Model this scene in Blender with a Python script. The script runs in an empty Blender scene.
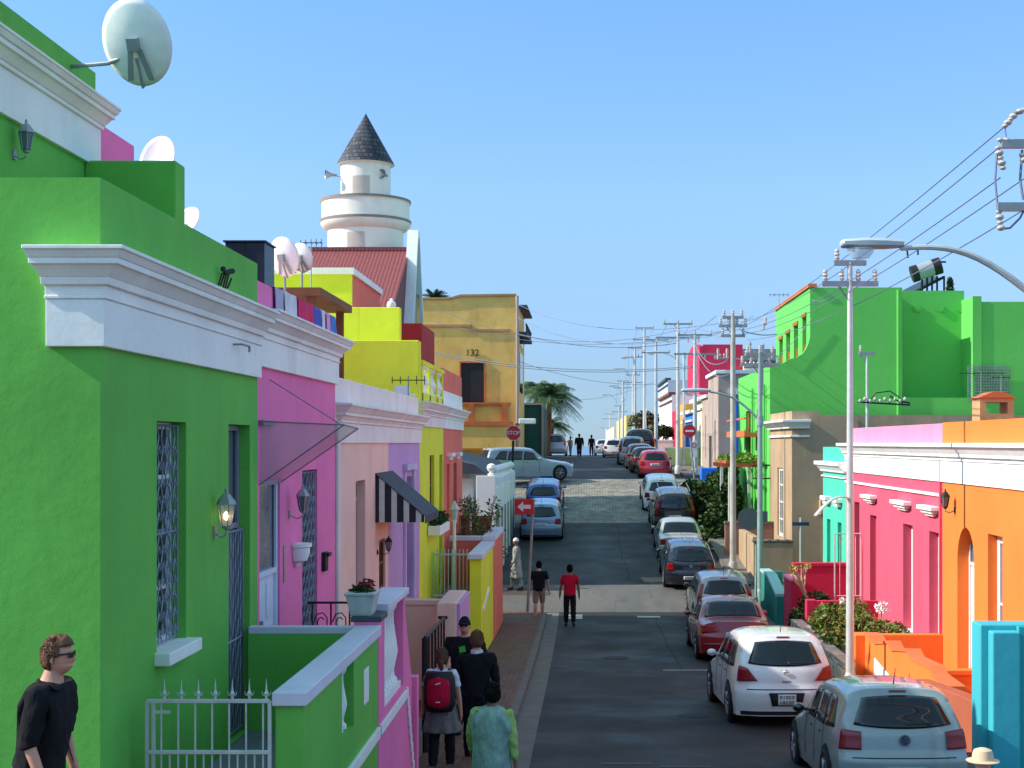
import bpy, bmesh, math, random
from mathutils import Vector, Matrix
R = math.radians
sc = bpy.context.scene
C = sc.collection; DESAT = .06
F = 1400.0          # focal length in pixels of the photograph
U0, V0 = 584.0, 443.0
def PX(u, v, y):
    """point on the sight line of a photograph position at depth y"""
    return ((u-U0)/F*y, y, (V0-v)/F*y)
rng = random.Random(7)

# ---------------------------------------------------------------- meshes
class MB:
    def __init__(s): s.v = []; s.f = []; s.m = []; s.cm = 0
    def add(s, vs, fs):
        b = len(s.v); s.v += [tuple(p) for p in vs]
        for f in fs: s.f.append(tuple(b+i for i in f)); s.m.append(s.cm)
        return s
    def box(s, x0, x1, y0, y1, z0, z1):
        return s.frus((x0, x1, y0, y1), z0, (x0, x1, y0, y1), z1)
    def frus(s, r0, z0, r1, z1):
        a = [(r0[0], r0[2], z0), (r0[1], r0[2], z0), (r0[1], r0[3], z0), (r0[0], r0[3], z0)]
        b = [(r1[0], r1[2], z1), (r1[1], r1[2], z1), (r1[1], r1[3], z1), (r1[0], r1[3], z1)]
        return s.add(a+b, [(3,2,1,0), (4,5,6,7), (0,1,5,4), (1,2,6,5), (2,3,7,6), (3,0,4,7)])
    def prism(s, pts, axis, lo, hi):
        """pts: polygon in the two other axes (in x,y,z order), extruded along axis"""
        def mk(p, h):
            if axis == 'x': return (h, p[0], p[1])
            if axis == 'y': return (p[0], h, p[1])
            return (p[0], p[1], h)
        n = len(pts)
        vs = [mk(p, lo) for p in pts] + [mk(p, hi) for p in pts]
        fs = [tuple(range(n)), tuple(range(2*n-1, n-1, -1))]
        for i in range(n):
            j = (i+1) % n; fs.append((i, j, n+j, n+i))
        return s.add(vs, fs)
    def tube(s, pts, r, n=8, r2=None, caps=True):
        pts = [Vector(p) for p in pts]; k = len(pts)
        r2 = r if r2 is None else r2
        vs = []; up = None
        for i, p in enumerate(pts):
            d = (pts[min(i+1, k-1)]-pts[max(i-1, 0)])
            d = d.normalized() if d.length > 1e-9 else Vector((0,0,1))
            if up is None:
                up = Vector((0,0,1)) if abs(d.z) < .9 else Vector((1,0,0))
            a = d.cross(up)
            if a.length < 1e-6: a = d.cross(Vector((0,1,0)))
            a.normalize(); b = a.cross(d).normalized(); up = b
            rr = r+(r2-r)*i/max(1, k-1)
            for j in range(n):
                t = 2*math.pi*j/n
                vs.append(p+a*math.cos(t)*rr+b*math.sin(t)*rr)
        fs = []
        for i in range(k-1):
            for j in range(n):
                q = (j+1) % n
                fs.append((i*n+j, i*n+q, (i+1)*n+q, (i+1)*n+j))
        if caps:
            fs.append(tuple(range(n-1, -1, -1))); fs.append(tuple((k-1)*n+j for j in range(n)))
        return s.add(vs, fs)
    def lathe(s, cx, cy, cz, prof, n=20, axis='z'):
        vs = []
        for (r, h) in prof:
            for j in range(n):
                t = 2*math.pi*j/n; a, b = r*math.cos(t), r*math.sin(t)
                if axis == 'z': vs.append((cx+a, cy+b, cz+h))
                elif axis == 'x': vs.append((cx+h, cy+a, cz+b))
                else: vs.append((cx+a, cy+h, cz+b))
        fs = []
        for i in range(len(prof)-1):
            for j in range(n):
                q = (j+1) % n
                fs.append((i*n+j, i*n+q, (i+1)*n+q, (i+1)*n+j))
        fs.append(tuple(range(n-1, -1, -1))); fs.append(tuple((len(prof)-1)*n+j for j in range(n)))
        return s.add(vs, fs)
    def ball(s, c, r, n=10, sz=1.0):
        pr = [(max(1e-4, r*math.sin(math.pi*i/n)), -r*sz*math.cos(math.pi*i/n)) for i in range(n+1)]
        return s.lathe(c[0], c[1], c[2], pr, n*2)
    def grid(s, fn, nu, nv):
        vs = [fn(i/nu, j/nv) for i in range(nu+1) for j in range(nv+1)]
        fs = [(i*(nv+1)+j, (i+1)*(nv+1)+j, (i+1)*(nv+1)+j+1, i*(nv+1)+j+1) for i in range(nu) for j in range(nv)]
        return s.add(vs, fs)
    def xf(s, M):
        s.v = [tuple(M @ Vector(p)) for p in s.v]; return s
    def build(s, name, mat, parent=None, smooth=False, bevel=0, local=False, normals=True, solid=0):
        me = bpy.data.meshes.new(name)
        me.from_pydata(s.v, [], s.f)
        mats = mat if isinstance(mat, (list, tuple)) else [mat]
        for m in mats: me.materials.append(m)
        if len(mats) > 1: me.polygons.foreach_set('material_index', s.m)
        if normals:
            bm = bmesh.new(); bm.from_mesh(me)
            bmesh.ops.recalc_face_normals(bm, faces=bm.faces); bm.to_mesh(me); bm.free()
        if smooth:
            me.shade_smooth(); me.set_sharp_from_angle(angle=R(38 if smooth is True else smooth))
        me.update()
        o = bpy.data.objects.new(name, me); C.objects.link(o)
        if parent is not None:
            o.parent = parent
            if parent.type == 'EMPTY' and not local: o.location = -parent.location
        if solid:
            md = o.modifiers.new('solid', 'SOLIDIFY'); md.thickness = solid; md.offset = 0
        if bevel:
            md = o.modifiers.new('bevel', 'BEVEL'); md.width = bevel; md.segments = 2; md.limit_method = 'ANGLE'; md.angle_limit = R(40)
        return o

def empty(name, loc=(0,0,0), rz=0, label=None, cat=None, group=None, rx=0):
    o = bpy.data.objects.new(name, None); C.objects.link(o)
    o.location = loc; o.rotation_euler = (rx, 0, rz); o.empty_display_size = .2
    if label: tag(o, label, cat, group)
    return o
def tag(o, label, cat, group=None, kind=None):
    if label: o['label'] = label
    if cat: o['category'] = cat
    if group: o['group'] = group
    if kind: o['kind'] = kind
    return o
def struct(o): o['kind'] = 'structure'; return o

def text_mesh(body, size, depth=.004, spacing=1.0):
    cu = bpy.data.curves.new('t', 'FONT'); cu.body = body; cu.size = size; cu.extrude = depth
    cu.align_x = 'CENTER'; cu.align_y = 'CENTER'; cu.space_character = spacing
    o = bpy.data.objects.new('t', cu); C.objects.link(o)
    bpy.context.view_layer.update()
    me = bpy.data.meshes.new_from_object(o.evaluated_get(bpy.context.evaluated_depsgraph_get()))
    bpy.data.objects.remove(o); bpy.data.curves.remove(cu)
    vs = [tuple(v.co) for v in me.vertices]; fs = [tuple(p.vertices) for p in me.polygons]
    bpy.data.meshes.remove(me)
    mb = MB(); mb.add(vs, fs); return mb
STAND = Matrix.Rotation(R(90), 4, 'X')   # text plane xy -> xz, facing -Y

# ---------------------------------------------------------------- materials
def lin(c):
    c /= 255.0
    return c/12.92 if c <= .04045 else ((c+.055)/1.055)**2.4
def rgb(*c): return (lin(c[0]), lin(c[1]), lin(c[2]), 1)
MATS = {}
def newmat(name):
    m = bpy.data.materials.new(name); m.use_nodes = True
    nt = m.node_tree; nt.nodes.clear()
    out = nt.nodes.new('ShaderNodeOutputMaterial'); b = nt.nodes.new('ShaderNodeBsdfPrincipled')
    nt.links.new(b.outputs[0], out.inputs[0])
    return m, nt, b
def N(nt, typ, **kw):
    n = nt.nodes.new(typ)
    for k, v in kw.items():
        if k in n.inputs: n.inputs[k].default_value = v
        else: setattr(n, k, v)
    return n
def coords(nt, scale=(1,1,1)):
    tc = nt.nodes.new('ShaderNodeTexCoord'); mp = nt.nodes.new('ShaderNodeMapping')
    mp.inputs['Scale'].default_value = scale
    nt.links.new(tc.outputs['Object'], mp.inputs[0]); return mp.outputs[0]
def noise(nt, scale, detail=4, vec=(1,1,1), rough=.55):
    n = nt.nodes.new('ShaderNodeTexNoise'); n.inputs['Scale'].default_value = scale
    n.inputs['Detail'].default_value = detail; n.inputs['Roughness'].default_value = rough
    nt.links.new(coords(nt, vec), n.inputs['Vector']); return n.outputs['Fac']
def rng_map(nt, src, a, b, lo, hi):
    n = nt.nodes.new('ShaderNodeMapRange'); n.inputs[1].default_value = a; n.inputs[2].default_value = b
    n.inputs[3].default_value = lo; n.inputs[4].default_value = hi
    nt.links.new(src, n.inputs[0]); return n.outputs[0]
def mulcol(nt, col, fac):
    """colour (socket or tuple) times scalar socket"""
    v = nt.nodes.new('ShaderNodeVectorMath'); v.operation = 'SCALE'
    if isinstance(col, tuple): v.inputs[0].default_value = col[:3]
    else: nt.links.new(col, v.inputs[0])
    nt.links.new(fac, v.inputs['Scale']); return v.outputs[0]
def mixcol(nt, a, b, fac):
    m = nt.nodes.new('ShaderNodeMix'); m.data_type = 'RGBA'
    for i, c in ((6, a), (7, b)):
        if isinstance(c, tuple): m.inputs[i].default_value = c
        else: nt.links.new(c, m.inputs[i])
    if isinstance(fac, float): m.inputs[0].default_value = fac
    else: nt.links.new(fac, m.inputs[0])
    return m.outputs[2]
def bump(nt, b, h, strength=.3, dist=.02):
    n = nt.nodes.new('ShaderNodeBump'); n.inputs['Strength'].default_value = strength
    n.inputs['Distance'].default_value = dist
    nt.links.new(h, n.inputs['Height']); nt.links.new(n.outputs[0], b.inputs['Normal'])

def plaster(name, c, rough=.8, var=.16, stain=.12, bmp=.18):
    if name in MATS: return MATS[name]
    m, nt, b = newmat(name); col = rgb(*c)
    lum = .25*col[0]+.65*col[1]+.10*col[2]; col = tuple(q*(1-DESAT)+lum*DESAT for q in col[:3])+(1,)
    n1 = rng_map(nt, noise(nt, .9, 5), .3, .7, 1-var, 1+var*.6)
    n2 = rng_map(nt, noise(nt, 1.3, 6, (1.5, 1.5, .33)), .52, .80, 1, 1-stain)
    n4 = rng_map(nt, noise(nt, .55, 3), .50, .53, 1, 1-stain*.35); n5 = rng_map(nt, noise(nt, 7, 5), .60, .72, 1, 1-stain*.5)
    n3 = rng_map(nt, noise(nt, 28, 3), .3, .7, .97, 1.03)
    x = mulcol(nt, mulcol(nt, mulcol(nt, mulcol(nt, mulcol(nt, col, n1), n2), n3), n4), n5)
    nt.links.new(x, b.inputs['Base Color']); b.inputs['Roughness'].default_value = rough
    b.inputs['Specular IOR Level'].default_value = .3
    h = nt.nodes.new('ShaderNodeMath'); h.operation = 'MULTIPLY_ADD'
    nt.links.new(noise(nt, 5, 4), h.inputs[0]); h.inputs[1].default_value = 1.0
    nt.links.new(rng_map(nt, noise(nt, 70, 2), 0, 1, 0, .12), h.inputs[2])
    bump(nt, b, h.outputs[0], bmp, .03)
    MATS[name] = m; return m
def flat(name, c, rough=.5, metal=0, var=.06, coat=0, scale=8, spec=.5):
    if name in MATS: return MATS[name]
    m, nt, b = newmat(name); col = rgb(*c)
    x = mulcol(nt, col, rng_map(nt, noise(nt, scale, 4), .3, .7, 1-var, 1+var))
    nt.links.new(x, b.inputs['Base Color']); b.inputs['Metallic'].default_value = metal
    nt.links.new(rng_map(nt, noise(nt, scale*2, 3), .3, .7, max(.02, rough*.85), min(1, rough*1.15)), b.inputs['Roughness'])
    b.inputs['Coat Weight'].default_value = coat; b.inputs['Coat Roughness'].default_value = .05
    b.inputs['Specular IOR Level'].default_value = spec
    MATS[name] = m; return m
def cloth(name, c, var=.2):
    if name in MATS: return MATS[name]
    m, nt, b = newmat(name); col = rgb(*c)
    nt.links.new(mulcol(nt, mulcol(nt, col, rng_map(nt, noise(nt, 7, 4, (1, 1, .5)), .3, .7, 1-var, 1+var)), rng_map(nt, noise(nt, 120, 2), .3, .7, .85, 1.15)), b.inputs['Base Color'])
    b.inputs['Roughness'].default_value = .92; b.inputs['Specular IOR Level'].default_value = .2
    bump(nt, b, noise(nt, 11, 3, (1, 1, .55), .4), .9, .05); MATS[name] = m; return m
def paint(name, c, metal=.0):
    if name in MATS: return MATS[name]
    m, nt, b = newmat(name); col = rgb(*c)
    x = mulcol(nt, col, rng_map(nt, noise(nt, 3, 4, (1,1,2)), .3, .75, 1.03, .86))
    nt.links.new(x, b.inputs['Base Color']); b.inputs['Metallic'].default_value = metal
    b.inputs['Roughness'].default_value = .32; b.inputs['Coat Weight'].default_value = 1; b.inputs['Coat Roughness'].default_value = .06
    MATS[name] = m; return m
def glass(name='glass', c=(18, 24, 28), rough=.06):
    if name in MATS: return MATS[name]
    m, nt, b = newmat(name)
    b.inputs['Base Color'].default_value = rgb(*c)
    nt.links.new(rng_map(nt, noise(nt, 4, 3), .3, .7, rough*.7, rough*1.6), b.inputs['Roughness'])
    b.inputs['Specular IOR Level'].default_value = .6
    MATS[name] = m; return m
def emis(name, c, s):
    if name in MATS: return MATS[name]
    m, nt, b = newmat(name); b.inputs['Base Color'].default_value = rgb(*c)
    b.inputs['Emission Color'].default_value = rgb(*c); b.inputs['Emission Strength'].default_value = s
    MATS[name] = m; return m
def foliage(name, c1, c2, scale=3):
    if name in MATS: return MATS[name]
    m, nt, b = newmat(name)
    f = rng_map(nt, noise(nt, scale, 3), .35, .65, 0, 1)
    f2 = rng_map(nt, noise(nt, scale*9, 2), .3, .7, .65, 1.3)
    nt.links.new(mulcol(nt, mixcol(nt, rgb(*c1), rgb(*c2), f), f2), b.inputs['Base Color'])
    b.inputs['Roughness'].default_value = .6; b.inputs['Specular IOR Level'].default_value = .3
    MATS[name] = m; return m
def bricks(name, c1, c2, mortar, bw=.22, bh=.11, msize=.008, offset=.5, rough=.8, bmp=.6, var=.25, swap=False):
    if name in MATS: return MATS[name]
    m, nt, b = newmat(name)
    t = nt.nodes.new('ShaderNodeTexBrick')
    mp = coords(nt, (1,1,1))
    if swap:
        s = nt.nodes.new('ShaderNodeSeparateXYZ'); c_ = nt.nodes.new('ShaderNodeCombineXYZ')
        nt.links.new(mp, s.inputs[0]); nt.links.new(s.outputs[1], c_.inputs[0]); nt.links.new(s.outputs[0], c_.inputs[1]); mp = c_.outputs[0]
    nt.links.new(mp, t.inputs['Vector'])
    t.offset = offset; t.inputs['Scale'].default_value = 1
    t.inputs['Brick Width'].default_value = bw; t.inputs['Row Height'].default_value = bh
    t.inputs['Mortar Size'].default_value = msize; t.inputs['Mortar Smooth'].default_value = .3
    t.inputs['Color1'].default_value = rgb(*c1); t.inputs['Color2'].default_value = rgb(*c2); t.inputs['Mortar'].default_value = rgb(*mortar)
    n = rng_map(nt, noise(nt, 1.1, 5), .3, .7, 1-var, 1+var)
    n2 = rng_map(nt, noise(nt, 14, 4), .3, .7, .8, 1.2)
    nt.links.new(mulcol(nt, mulcol(nt, t.outputs['Color'], n), n2), b.inputs['Base Color'])
    b.inputs['Roughness'].default_value = rough
    inv = rng_map(nt, t.outputs['Fac'], 0, 1, 1, 0)
    bump(nt, b, inv, bmp, .012)
    MATS[name] = m; return m
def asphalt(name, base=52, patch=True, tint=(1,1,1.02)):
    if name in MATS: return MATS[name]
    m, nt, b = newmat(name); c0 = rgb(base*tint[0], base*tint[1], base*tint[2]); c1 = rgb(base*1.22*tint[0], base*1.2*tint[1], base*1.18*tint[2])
    f = rng_map(nt, noise(nt, .35, 6, (1, .45, 1)), .35, .65, 0, 1)
    x = mixcol(nt, c0, c1, f)
    x = mulcol(nt, x, rng_map(nt, noise(nt, 1.6, 5, (1.6, .3, 1)), .45, .8, 1, .72))
    x = mulcol(nt, x, rng_map(nt, noise(nt, 90, 2), .3, .7, .72, 1.3))
    if patch:   # repaired patches: big rectangular cells of slightly other tone
        t = nt.nodes.new('ShaderNodeTexBrick'); nt.links.new(coords(nt, (1,1,1)), t.inputs['Vector'])
        t.inputs['Scale'].default_value = 1; t.inputs['Brick Width'].default_value = 2.7; t.inputs['Row Height'].default_value = 7.3
        t.inputs['Mortar Size'].default_value = .012; t.inputs['Color1'].default_value = (.80,.80,.82,1); t.inputs['Color2'].default_value = (1.16,1.15,1.13,1); t.inputs['Mortar'].default_value = (.72,.72,.72,1)
        mm = nt.nodes.new('ShaderNodeVectorMath'); mm.operation = 'MULTIPLY'
        nt.links.new(x, mm.inputs[0]); nt.links.new(t.outputs['Color'], mm.inputs[1]); x = mm.outputs[0]
    # fine cracks
    v = nt.nodes.new('ShaderNodeTexVoronoi'); v.feature = 'DISTANCE_TO_EDGE'; v.inputs['Scale'].default_value = .55
    nt.links.new(coords(nt), v.inputs['Vector'])
    x = mulcol(nt, x, rng_map(nt, v.outputs['Distance'], 0, .012, .6, 1))
    nt.links.new(x, b.inputs['Base Color'])
    nt.links.new(rng_map(nt, noise(nt, .7, 4), .3, .7, .62, .9), b.inputs['Roughness'])
    bump(nt, b, noise(nt, 60, 2), .35, .01)
    MATS[name] = m; return m
def stripes(name, c1, c2, axis, period, duty=.5, rough=.7):
    if name in MATS: return MATS[name]
    m, nt, b = newmat(name)
    s = nt.nodes.new('ShaderNodeSeparateXYZ'); nt.links.new(coords(nt), s.inputs[0])
    k = nt.nodes.new('ShaderNodeMath'); k.operation = 'PINGPONG'; nt.links.new(s.outputs[axis], k.inputs[0]); k.inputs[1].default_value = period/2
    g = nt.nodes.new('ShaderNodeMath'); g.operation = 'GREATER_THAN'; nt.links.new(k.outputs[0], g.inputs[0]); g.inputs[1].default_value = period/2*duty
    nt.links.new(mulcol(nt, mixcol(nt, rgb(*c1), rgb(*c2), g.outputs[0]), rng_map(nt, noise(nt, 6), .3, .7, .85, 1.1)), b.inputs['Base Color'])
    b.inputs['Roughness'].default_value = rough
    MATS[name] = m; return m
def seethru(name, c, opacity, rough=.15):
    if name in MATS: return MATS[name]
    m, nt, b = newmat(name); b.inputs['Base Color'].default_value = rgb(*c); b.inputs['Roughness'].default_value = rough
    b.inputs['Alpha'].default_value = opacity
    MATS[name] = m; return m

# ---------------------------------------------------------------- terrain profile
_D = [(-60,-8),(-20,-.9),(0,1.75),(5,2.45),(9,3.05),(12,3.6),(15,4.06),(18,4.42),(23.5,4.7),(28,4.92),(33,5.12),(38,5.26),(42,5.25),(45,5.05),(48,4.75),
      (52,4.38),(56,3.98),(61,3.4),(65,2.8),(69,2.15),(73,1.8),(78,1.66),(85,1.5),(100,1.28),(118,1.08),(128,1.15),(145,1.9),(170,3.5),(220,8),(300,16),(500,35),(1000,52),(1500,60)]
def gz(y):
    if y <= _D[0][0]: return -_D[0][1]
    if y >= _D[-1][0]: return -_D[-1][1]
    for i in range(len(_D)-1):
        if _D[i][0] <= y <= _D[i+1][0]: break
    x0, a = _D[i]; x1, b = _D[i+1]; h = x1-x0; t = (y-x0)/h
    ma = (b-_D[i-1][1])/(x1-_D[i-1][0]) if i > 0 else (b-a)/h
    mb_ = (_D[i+2][1]-a)/(_D[i+2][0]-x0) if i+2 < len(_D) else (b-a)/h
    d = (2*t**3-3*t*t+1)*a+(t**3-2*t*t+t)*h*ma+(-2*t**3+3*t*t)*b+(t**3-t*t)*h*mb_
    return -d
def slope(y): return (gz(y+.8)-gz(y-.8))/1.6
def yrange(y0, y1, st=.5):
    n = max(1, int(math.ceil((y1-y0)/st))); return [y0+(y1-y0)*i/n for i in range(n+1)]
def strip(x0, x1, y0, y1, dz, st=.5, thick=0, nx=1):
    """sheet (or slab) that follows the ground"""
    mb = MB(); ys = yrange(y0, y1, st)
    vs = [(x0+(x1-x0)*i/nx, y, gz(y)+dz) for y in ys for i in range(nx+1)]
    fs = [(j*(nx+1)+i, j*(nx+1)+i+1, (j+1)*(nx+1)+i+1, (j+1)*(nx+1)+i) for j in range(len(ys)-1) for i in range(nx)]
    mb.add(vs, fs)
    if thick:
        k = len(ys)
        for x in (x0, x1):
            vs = [(x, y, gz(y)+dz) for y in ys]+[(x, y, gz(y)+dz-thick) for y in ys]
            mb.add(vs, [(i, i+1, k+i+1, k+i) for i in range(k-1)])
        for y in (y0, y1):
            mb.add([(x0, y, gz(y)+dz), (x1, y, gz(y)+dz), (x1, y, gz(y)+dz-thick), (x0, y, gz(y)+dz-thick)], [(0,1,2,3)])
    return mb
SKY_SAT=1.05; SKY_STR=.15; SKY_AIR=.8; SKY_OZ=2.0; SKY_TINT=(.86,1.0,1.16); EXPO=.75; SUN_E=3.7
# ================================================================ camera, world, sun
cam = bpy.data.cameras.new('camera'); cam.lens = F/1024*36; cam.sensor_width = 36
cam.shift_x = -(U0-512)/1024; cam.shift_y = (V0-384)/1024
cam.clip_start = .1; cam.clip_end = 30000
co = bpy.data.objects.new('camera', cam); C.objects.link(co); co.rotation_euler = (R(90), 0, 0); sc.camera = co
SD = Vector((1, .10, -.70)).normalized()           # direction the sunlight travels
sun = bpy.data.lights.new('sun', 'SUN'); sun.energy = SUN_E; sun.angle = R(.53); sun.color = (1, .93, .82)
so = bpy.data.objects.new('sun', sun); C.objects.link(so); so.rotation_euler = SD.to_track_quat('-Z', 'Y').to_euler()
w = bpy.data.worlds.new('World'); sc.world = w; w.use_nodes = True
nt = w.node_tree; nt.nodes.clear()
wo = nt.nodes.new('ShaderNodeOutputWorld'); bg = nt.nodes.new('ShaderNodeBackground'); sky = nt.nodes.new('ShaderNodeTexSky')
sky.sky_type = 'NISHITA'; sky.sun_disc = False
el = math.asin(-SD.z); sky.sun_elevation = el
sky.sun_rotation = math.atan2(-SD.x, -SD.y)
sky.altitude = 0; sky.air_density = SKY_AIR; sky.dust_density = 0; sky.ozone_density = SKY_OZ
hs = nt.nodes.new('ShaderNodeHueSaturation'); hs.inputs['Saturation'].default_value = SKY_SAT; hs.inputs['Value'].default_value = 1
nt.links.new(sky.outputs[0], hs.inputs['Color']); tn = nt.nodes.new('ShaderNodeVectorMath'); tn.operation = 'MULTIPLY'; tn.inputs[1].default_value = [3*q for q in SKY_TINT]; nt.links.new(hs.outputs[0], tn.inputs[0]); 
# sky graded by height: dimmed at the horizon, boosted and warmed overhead for fill
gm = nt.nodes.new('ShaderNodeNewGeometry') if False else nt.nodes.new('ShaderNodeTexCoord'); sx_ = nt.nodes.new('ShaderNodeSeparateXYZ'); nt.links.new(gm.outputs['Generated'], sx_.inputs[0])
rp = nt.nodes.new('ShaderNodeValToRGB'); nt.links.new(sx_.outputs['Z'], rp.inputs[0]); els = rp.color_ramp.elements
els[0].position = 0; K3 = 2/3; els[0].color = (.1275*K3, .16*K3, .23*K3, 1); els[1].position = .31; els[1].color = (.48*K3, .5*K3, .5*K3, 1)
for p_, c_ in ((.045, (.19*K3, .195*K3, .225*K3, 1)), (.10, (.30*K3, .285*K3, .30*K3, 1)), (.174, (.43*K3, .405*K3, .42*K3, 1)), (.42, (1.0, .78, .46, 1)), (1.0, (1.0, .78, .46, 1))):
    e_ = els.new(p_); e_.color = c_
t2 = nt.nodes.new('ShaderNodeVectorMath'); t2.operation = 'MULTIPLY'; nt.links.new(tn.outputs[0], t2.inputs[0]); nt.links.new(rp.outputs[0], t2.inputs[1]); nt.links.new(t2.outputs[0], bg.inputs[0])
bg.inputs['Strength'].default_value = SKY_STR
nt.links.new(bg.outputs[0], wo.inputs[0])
sc.view_settings.view_transform = 'Standard'; sc.view_settings.look = 'None'; sc.view_settings.gamma = 1
sc.view_settings.exposure = EXPO
sc.view_settings.use_curve_mapping = False
sc.cycles.max_bounces = 6; sc.cycles.transparent_max_bounces = 8

# ================================================================ ground, roads, pavements
ys = yrange(-60, 60, 1)+yrange(61, 200, 1.5)+yrange(205, 1500, 25)
xs = [-900, -200, -60, -20, -8, 0, 8, 20, 60, 200, 900]
mb = MB(); mb.add([(x, y, gz(y)-.03) for y in ys for x in xs], [(j*len(xs)+i, j*len(xs)+i+1, (j+1)*len(xs)+i+1, (j+1)*len(xs)+i) for j in range(len(ys)-1) for i in range(len(xs)-1)])
M_earth = flat('dry_earth', (105, 100, 88), .95, var=.2, scale=1.5)
struct(mb.build('ground', M_earth, smooth=60))
M_sea, nt2, b2 = newmat('sea_water'); b2.inputs['Base Color'].default_value = rgb(90, 112, 124); b2.inputs['Roughness'].default_value = .25
bump(nt2, b2, noise(nt2, .05, 4), .3, 1)
mb = MB(); mb.box(-12000, 12000, 1450, 25000, -75, -61); struct(mb.build('sea', M_sea))
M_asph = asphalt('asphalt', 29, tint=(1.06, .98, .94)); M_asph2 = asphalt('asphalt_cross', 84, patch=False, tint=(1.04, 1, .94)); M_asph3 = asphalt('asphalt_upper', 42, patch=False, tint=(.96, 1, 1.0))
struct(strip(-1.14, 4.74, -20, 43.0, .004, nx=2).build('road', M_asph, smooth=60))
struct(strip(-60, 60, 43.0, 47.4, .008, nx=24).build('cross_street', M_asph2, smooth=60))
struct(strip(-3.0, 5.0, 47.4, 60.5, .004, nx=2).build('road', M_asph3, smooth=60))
M_setts = bricks('stone_setts', (156, 148, 130), (118, 114, 106), (80, 78, 74), .26, .17, .014, var=.35, bmp=1)
struct(strip(-60, 60, 60.5, 72.0, .008, nx=12).build('cobbled_crossing', M_setts, smooth=60))
struct(strip(-3.2, 5.2, 72.0, 260, .004, 1.5, nx=2).build('road', M_asph3, smooth=60))
M_brickpave = bricks('brick_pavement', (116, 78, 58), (94, 68, 52), (54, 46, 40), .21, .105, .006, bmp=.4, var=.2, swap=True)
M_conc = flat('kerb_concrete', (106, 100, 92), .9, var=.2, scale=3)
M_conc_dark = flat('worn_concrete', (112, 108, 102), .9, var=.2, scale=2)
struct(strip(-3.6, -1.27, 5.0, 42.6, .125, thick=.3).build('pavement', M_brickpave, smooth=60))
def kerb(x0, x1, y0, y1):
    mb = MB(); y = y0
    while y < y1-.2:
        e = min(y+.9, y1); m2 = strip(x0, x1, y+.006, e-.006, .13, .9, thick=.3); mb.add(m2.v, m2.f); y += .9
    return struct(mb.build('kerb', M_conc))
kerb(-1.27, -1.13, 5.0, 42.6)
struct(strip(-1.128, -.76, 5.0, 42.9, .012, nx=1).build('gutter', M_conc, smooth=60))
struct(strip(4.86, 7.4, 5.0, 43.0, .125, thick=.3).build('pavement', M_conc_dark, smooth=60)); kerb(4.74, 4.86, 5.0, 43.0)
struct(strip(5.12, 7.4, 47.4, 60.4, .125, thick=.3).build('pavement', M_conc_dark, smooth=60)); kerb(5.0, 5.12, 47.4, 60.4)
struct(strip(5.32, 7.2, 73, 200, .125, 1.5, thick=.3).build('pavement', M_conc, smooth=60)); kerb(5.2, 5.32, 73, 130)
struct(strip(-5.2, -3.35, 73, 160, .125, 1.5, thick=.3).build('pavement', M_conc, smooth=60)); kerb(-3.35, -3.2, 73, 130)
M_line = flat('road_paint', (175, 172, 160), .8, var=.3, scale=12)
# parking bay marks and worn lines on the road
for (x0, x1, y) in ((1.75, 2.75, 31.0),):
    struct(strip(x0, x1, y, y+.11, .012, .1).build('road_marking', M_line))
for (x0, x1, y0, y1) in ((-.5, -.05, 41.7, 42.5), (1.6, 2.3, 42.0, 42.3)):
    struct(strip(x0, x1, y0, y1, .016, .2).build('road_marking', M_line))
M_stain = flat('tar_patch', (44, 45, 48), .8, var=.2)
def patch(cx, cy, rx, ry, mat, dz):
    mb = MB(); n = 22; vs = [(cx, cy, gz(cy)+dz)]
    for i in range(n):
        t = 2*math.pi*i/n; k = 1+.28*math.sin(3*t+cx)+.12*math.sin(7*t+cy)
        y = cy+ry*k*math.sin(t); vs.append((cx+rx*k*math.cos(t), y, gz(y)+dz))
    mb.add(vs, [(0, 1+i, 1+(i+1) % n) for i in range(n)]); return struct(mb.build('road_patch', mat))

M_wornline = flat('worn_road_paint', (84, 84, 84), .85, var=.5, scale=14)
for (x0, x1, y) in ((.25, .95, 19.7), (1.05, 1.75, 19.45), (.1, .5, 25.0)): struct(strip(x0, x1, y, y+.1, .010, .1).build('road_marking', M_wornline))
M_seam = flat('tar_seam', (34, 34, 35), .97, var=.2, spec=.05)
def seam(pts, wd=.035):
    mb = MB(); vs = []
    for i, (x, y) in enumerate(pts):
        k_ = .6+.8*((i*37) % 11)/11; vs += [(x-wd*k_, y, gz(y)+.0085), (x+wd*k_, y, gz(y)+.0085)]
    mb.add(vs, [(2*i, 2*i+1, 2*i+3, 2*i+2) for i in range(len(pts)-1)]); return struct(mb.build('tar_seam', M_seam, normals=False))
rs_ = random.Random(9)
for (x0, y0, y1, am) in ((2.2, 31, 42.5, .05), (1.6, 48, 60, .1)):
    x = x0; P9 = []
    for i in range(int((y1-y0)/.3)): x += rs_.uniform(-am, am)*.35; P9.append((x, y0+.3*i))
    seam(P9, .007)
for (x, y, rr_) in ((.75, 33.4, .33), (1.9, 24.3, .27)):
    mb = MB(); n = 28; mb.add([(x+rr_*math.cos(math.tau*i/n), y+rr_*math.sin(math.tau*i/n), gz(y+rr_*math.sin(math.tau*i/n))+.011) for i in range(n)], [tuple(range(n))]); struct(mb.build('manhole_cover', bricks('cast_iron', (52, 50, 50), (44, 42, 44), (22, 22, 24), .06, .06, .01, bmp=1)))
patch(-2.2, 46.2, 1.2, .5, flat('dark_brown_patch', (70, 60, 50), .9), .013)  # irregular dark brown blot on the cross street
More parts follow.
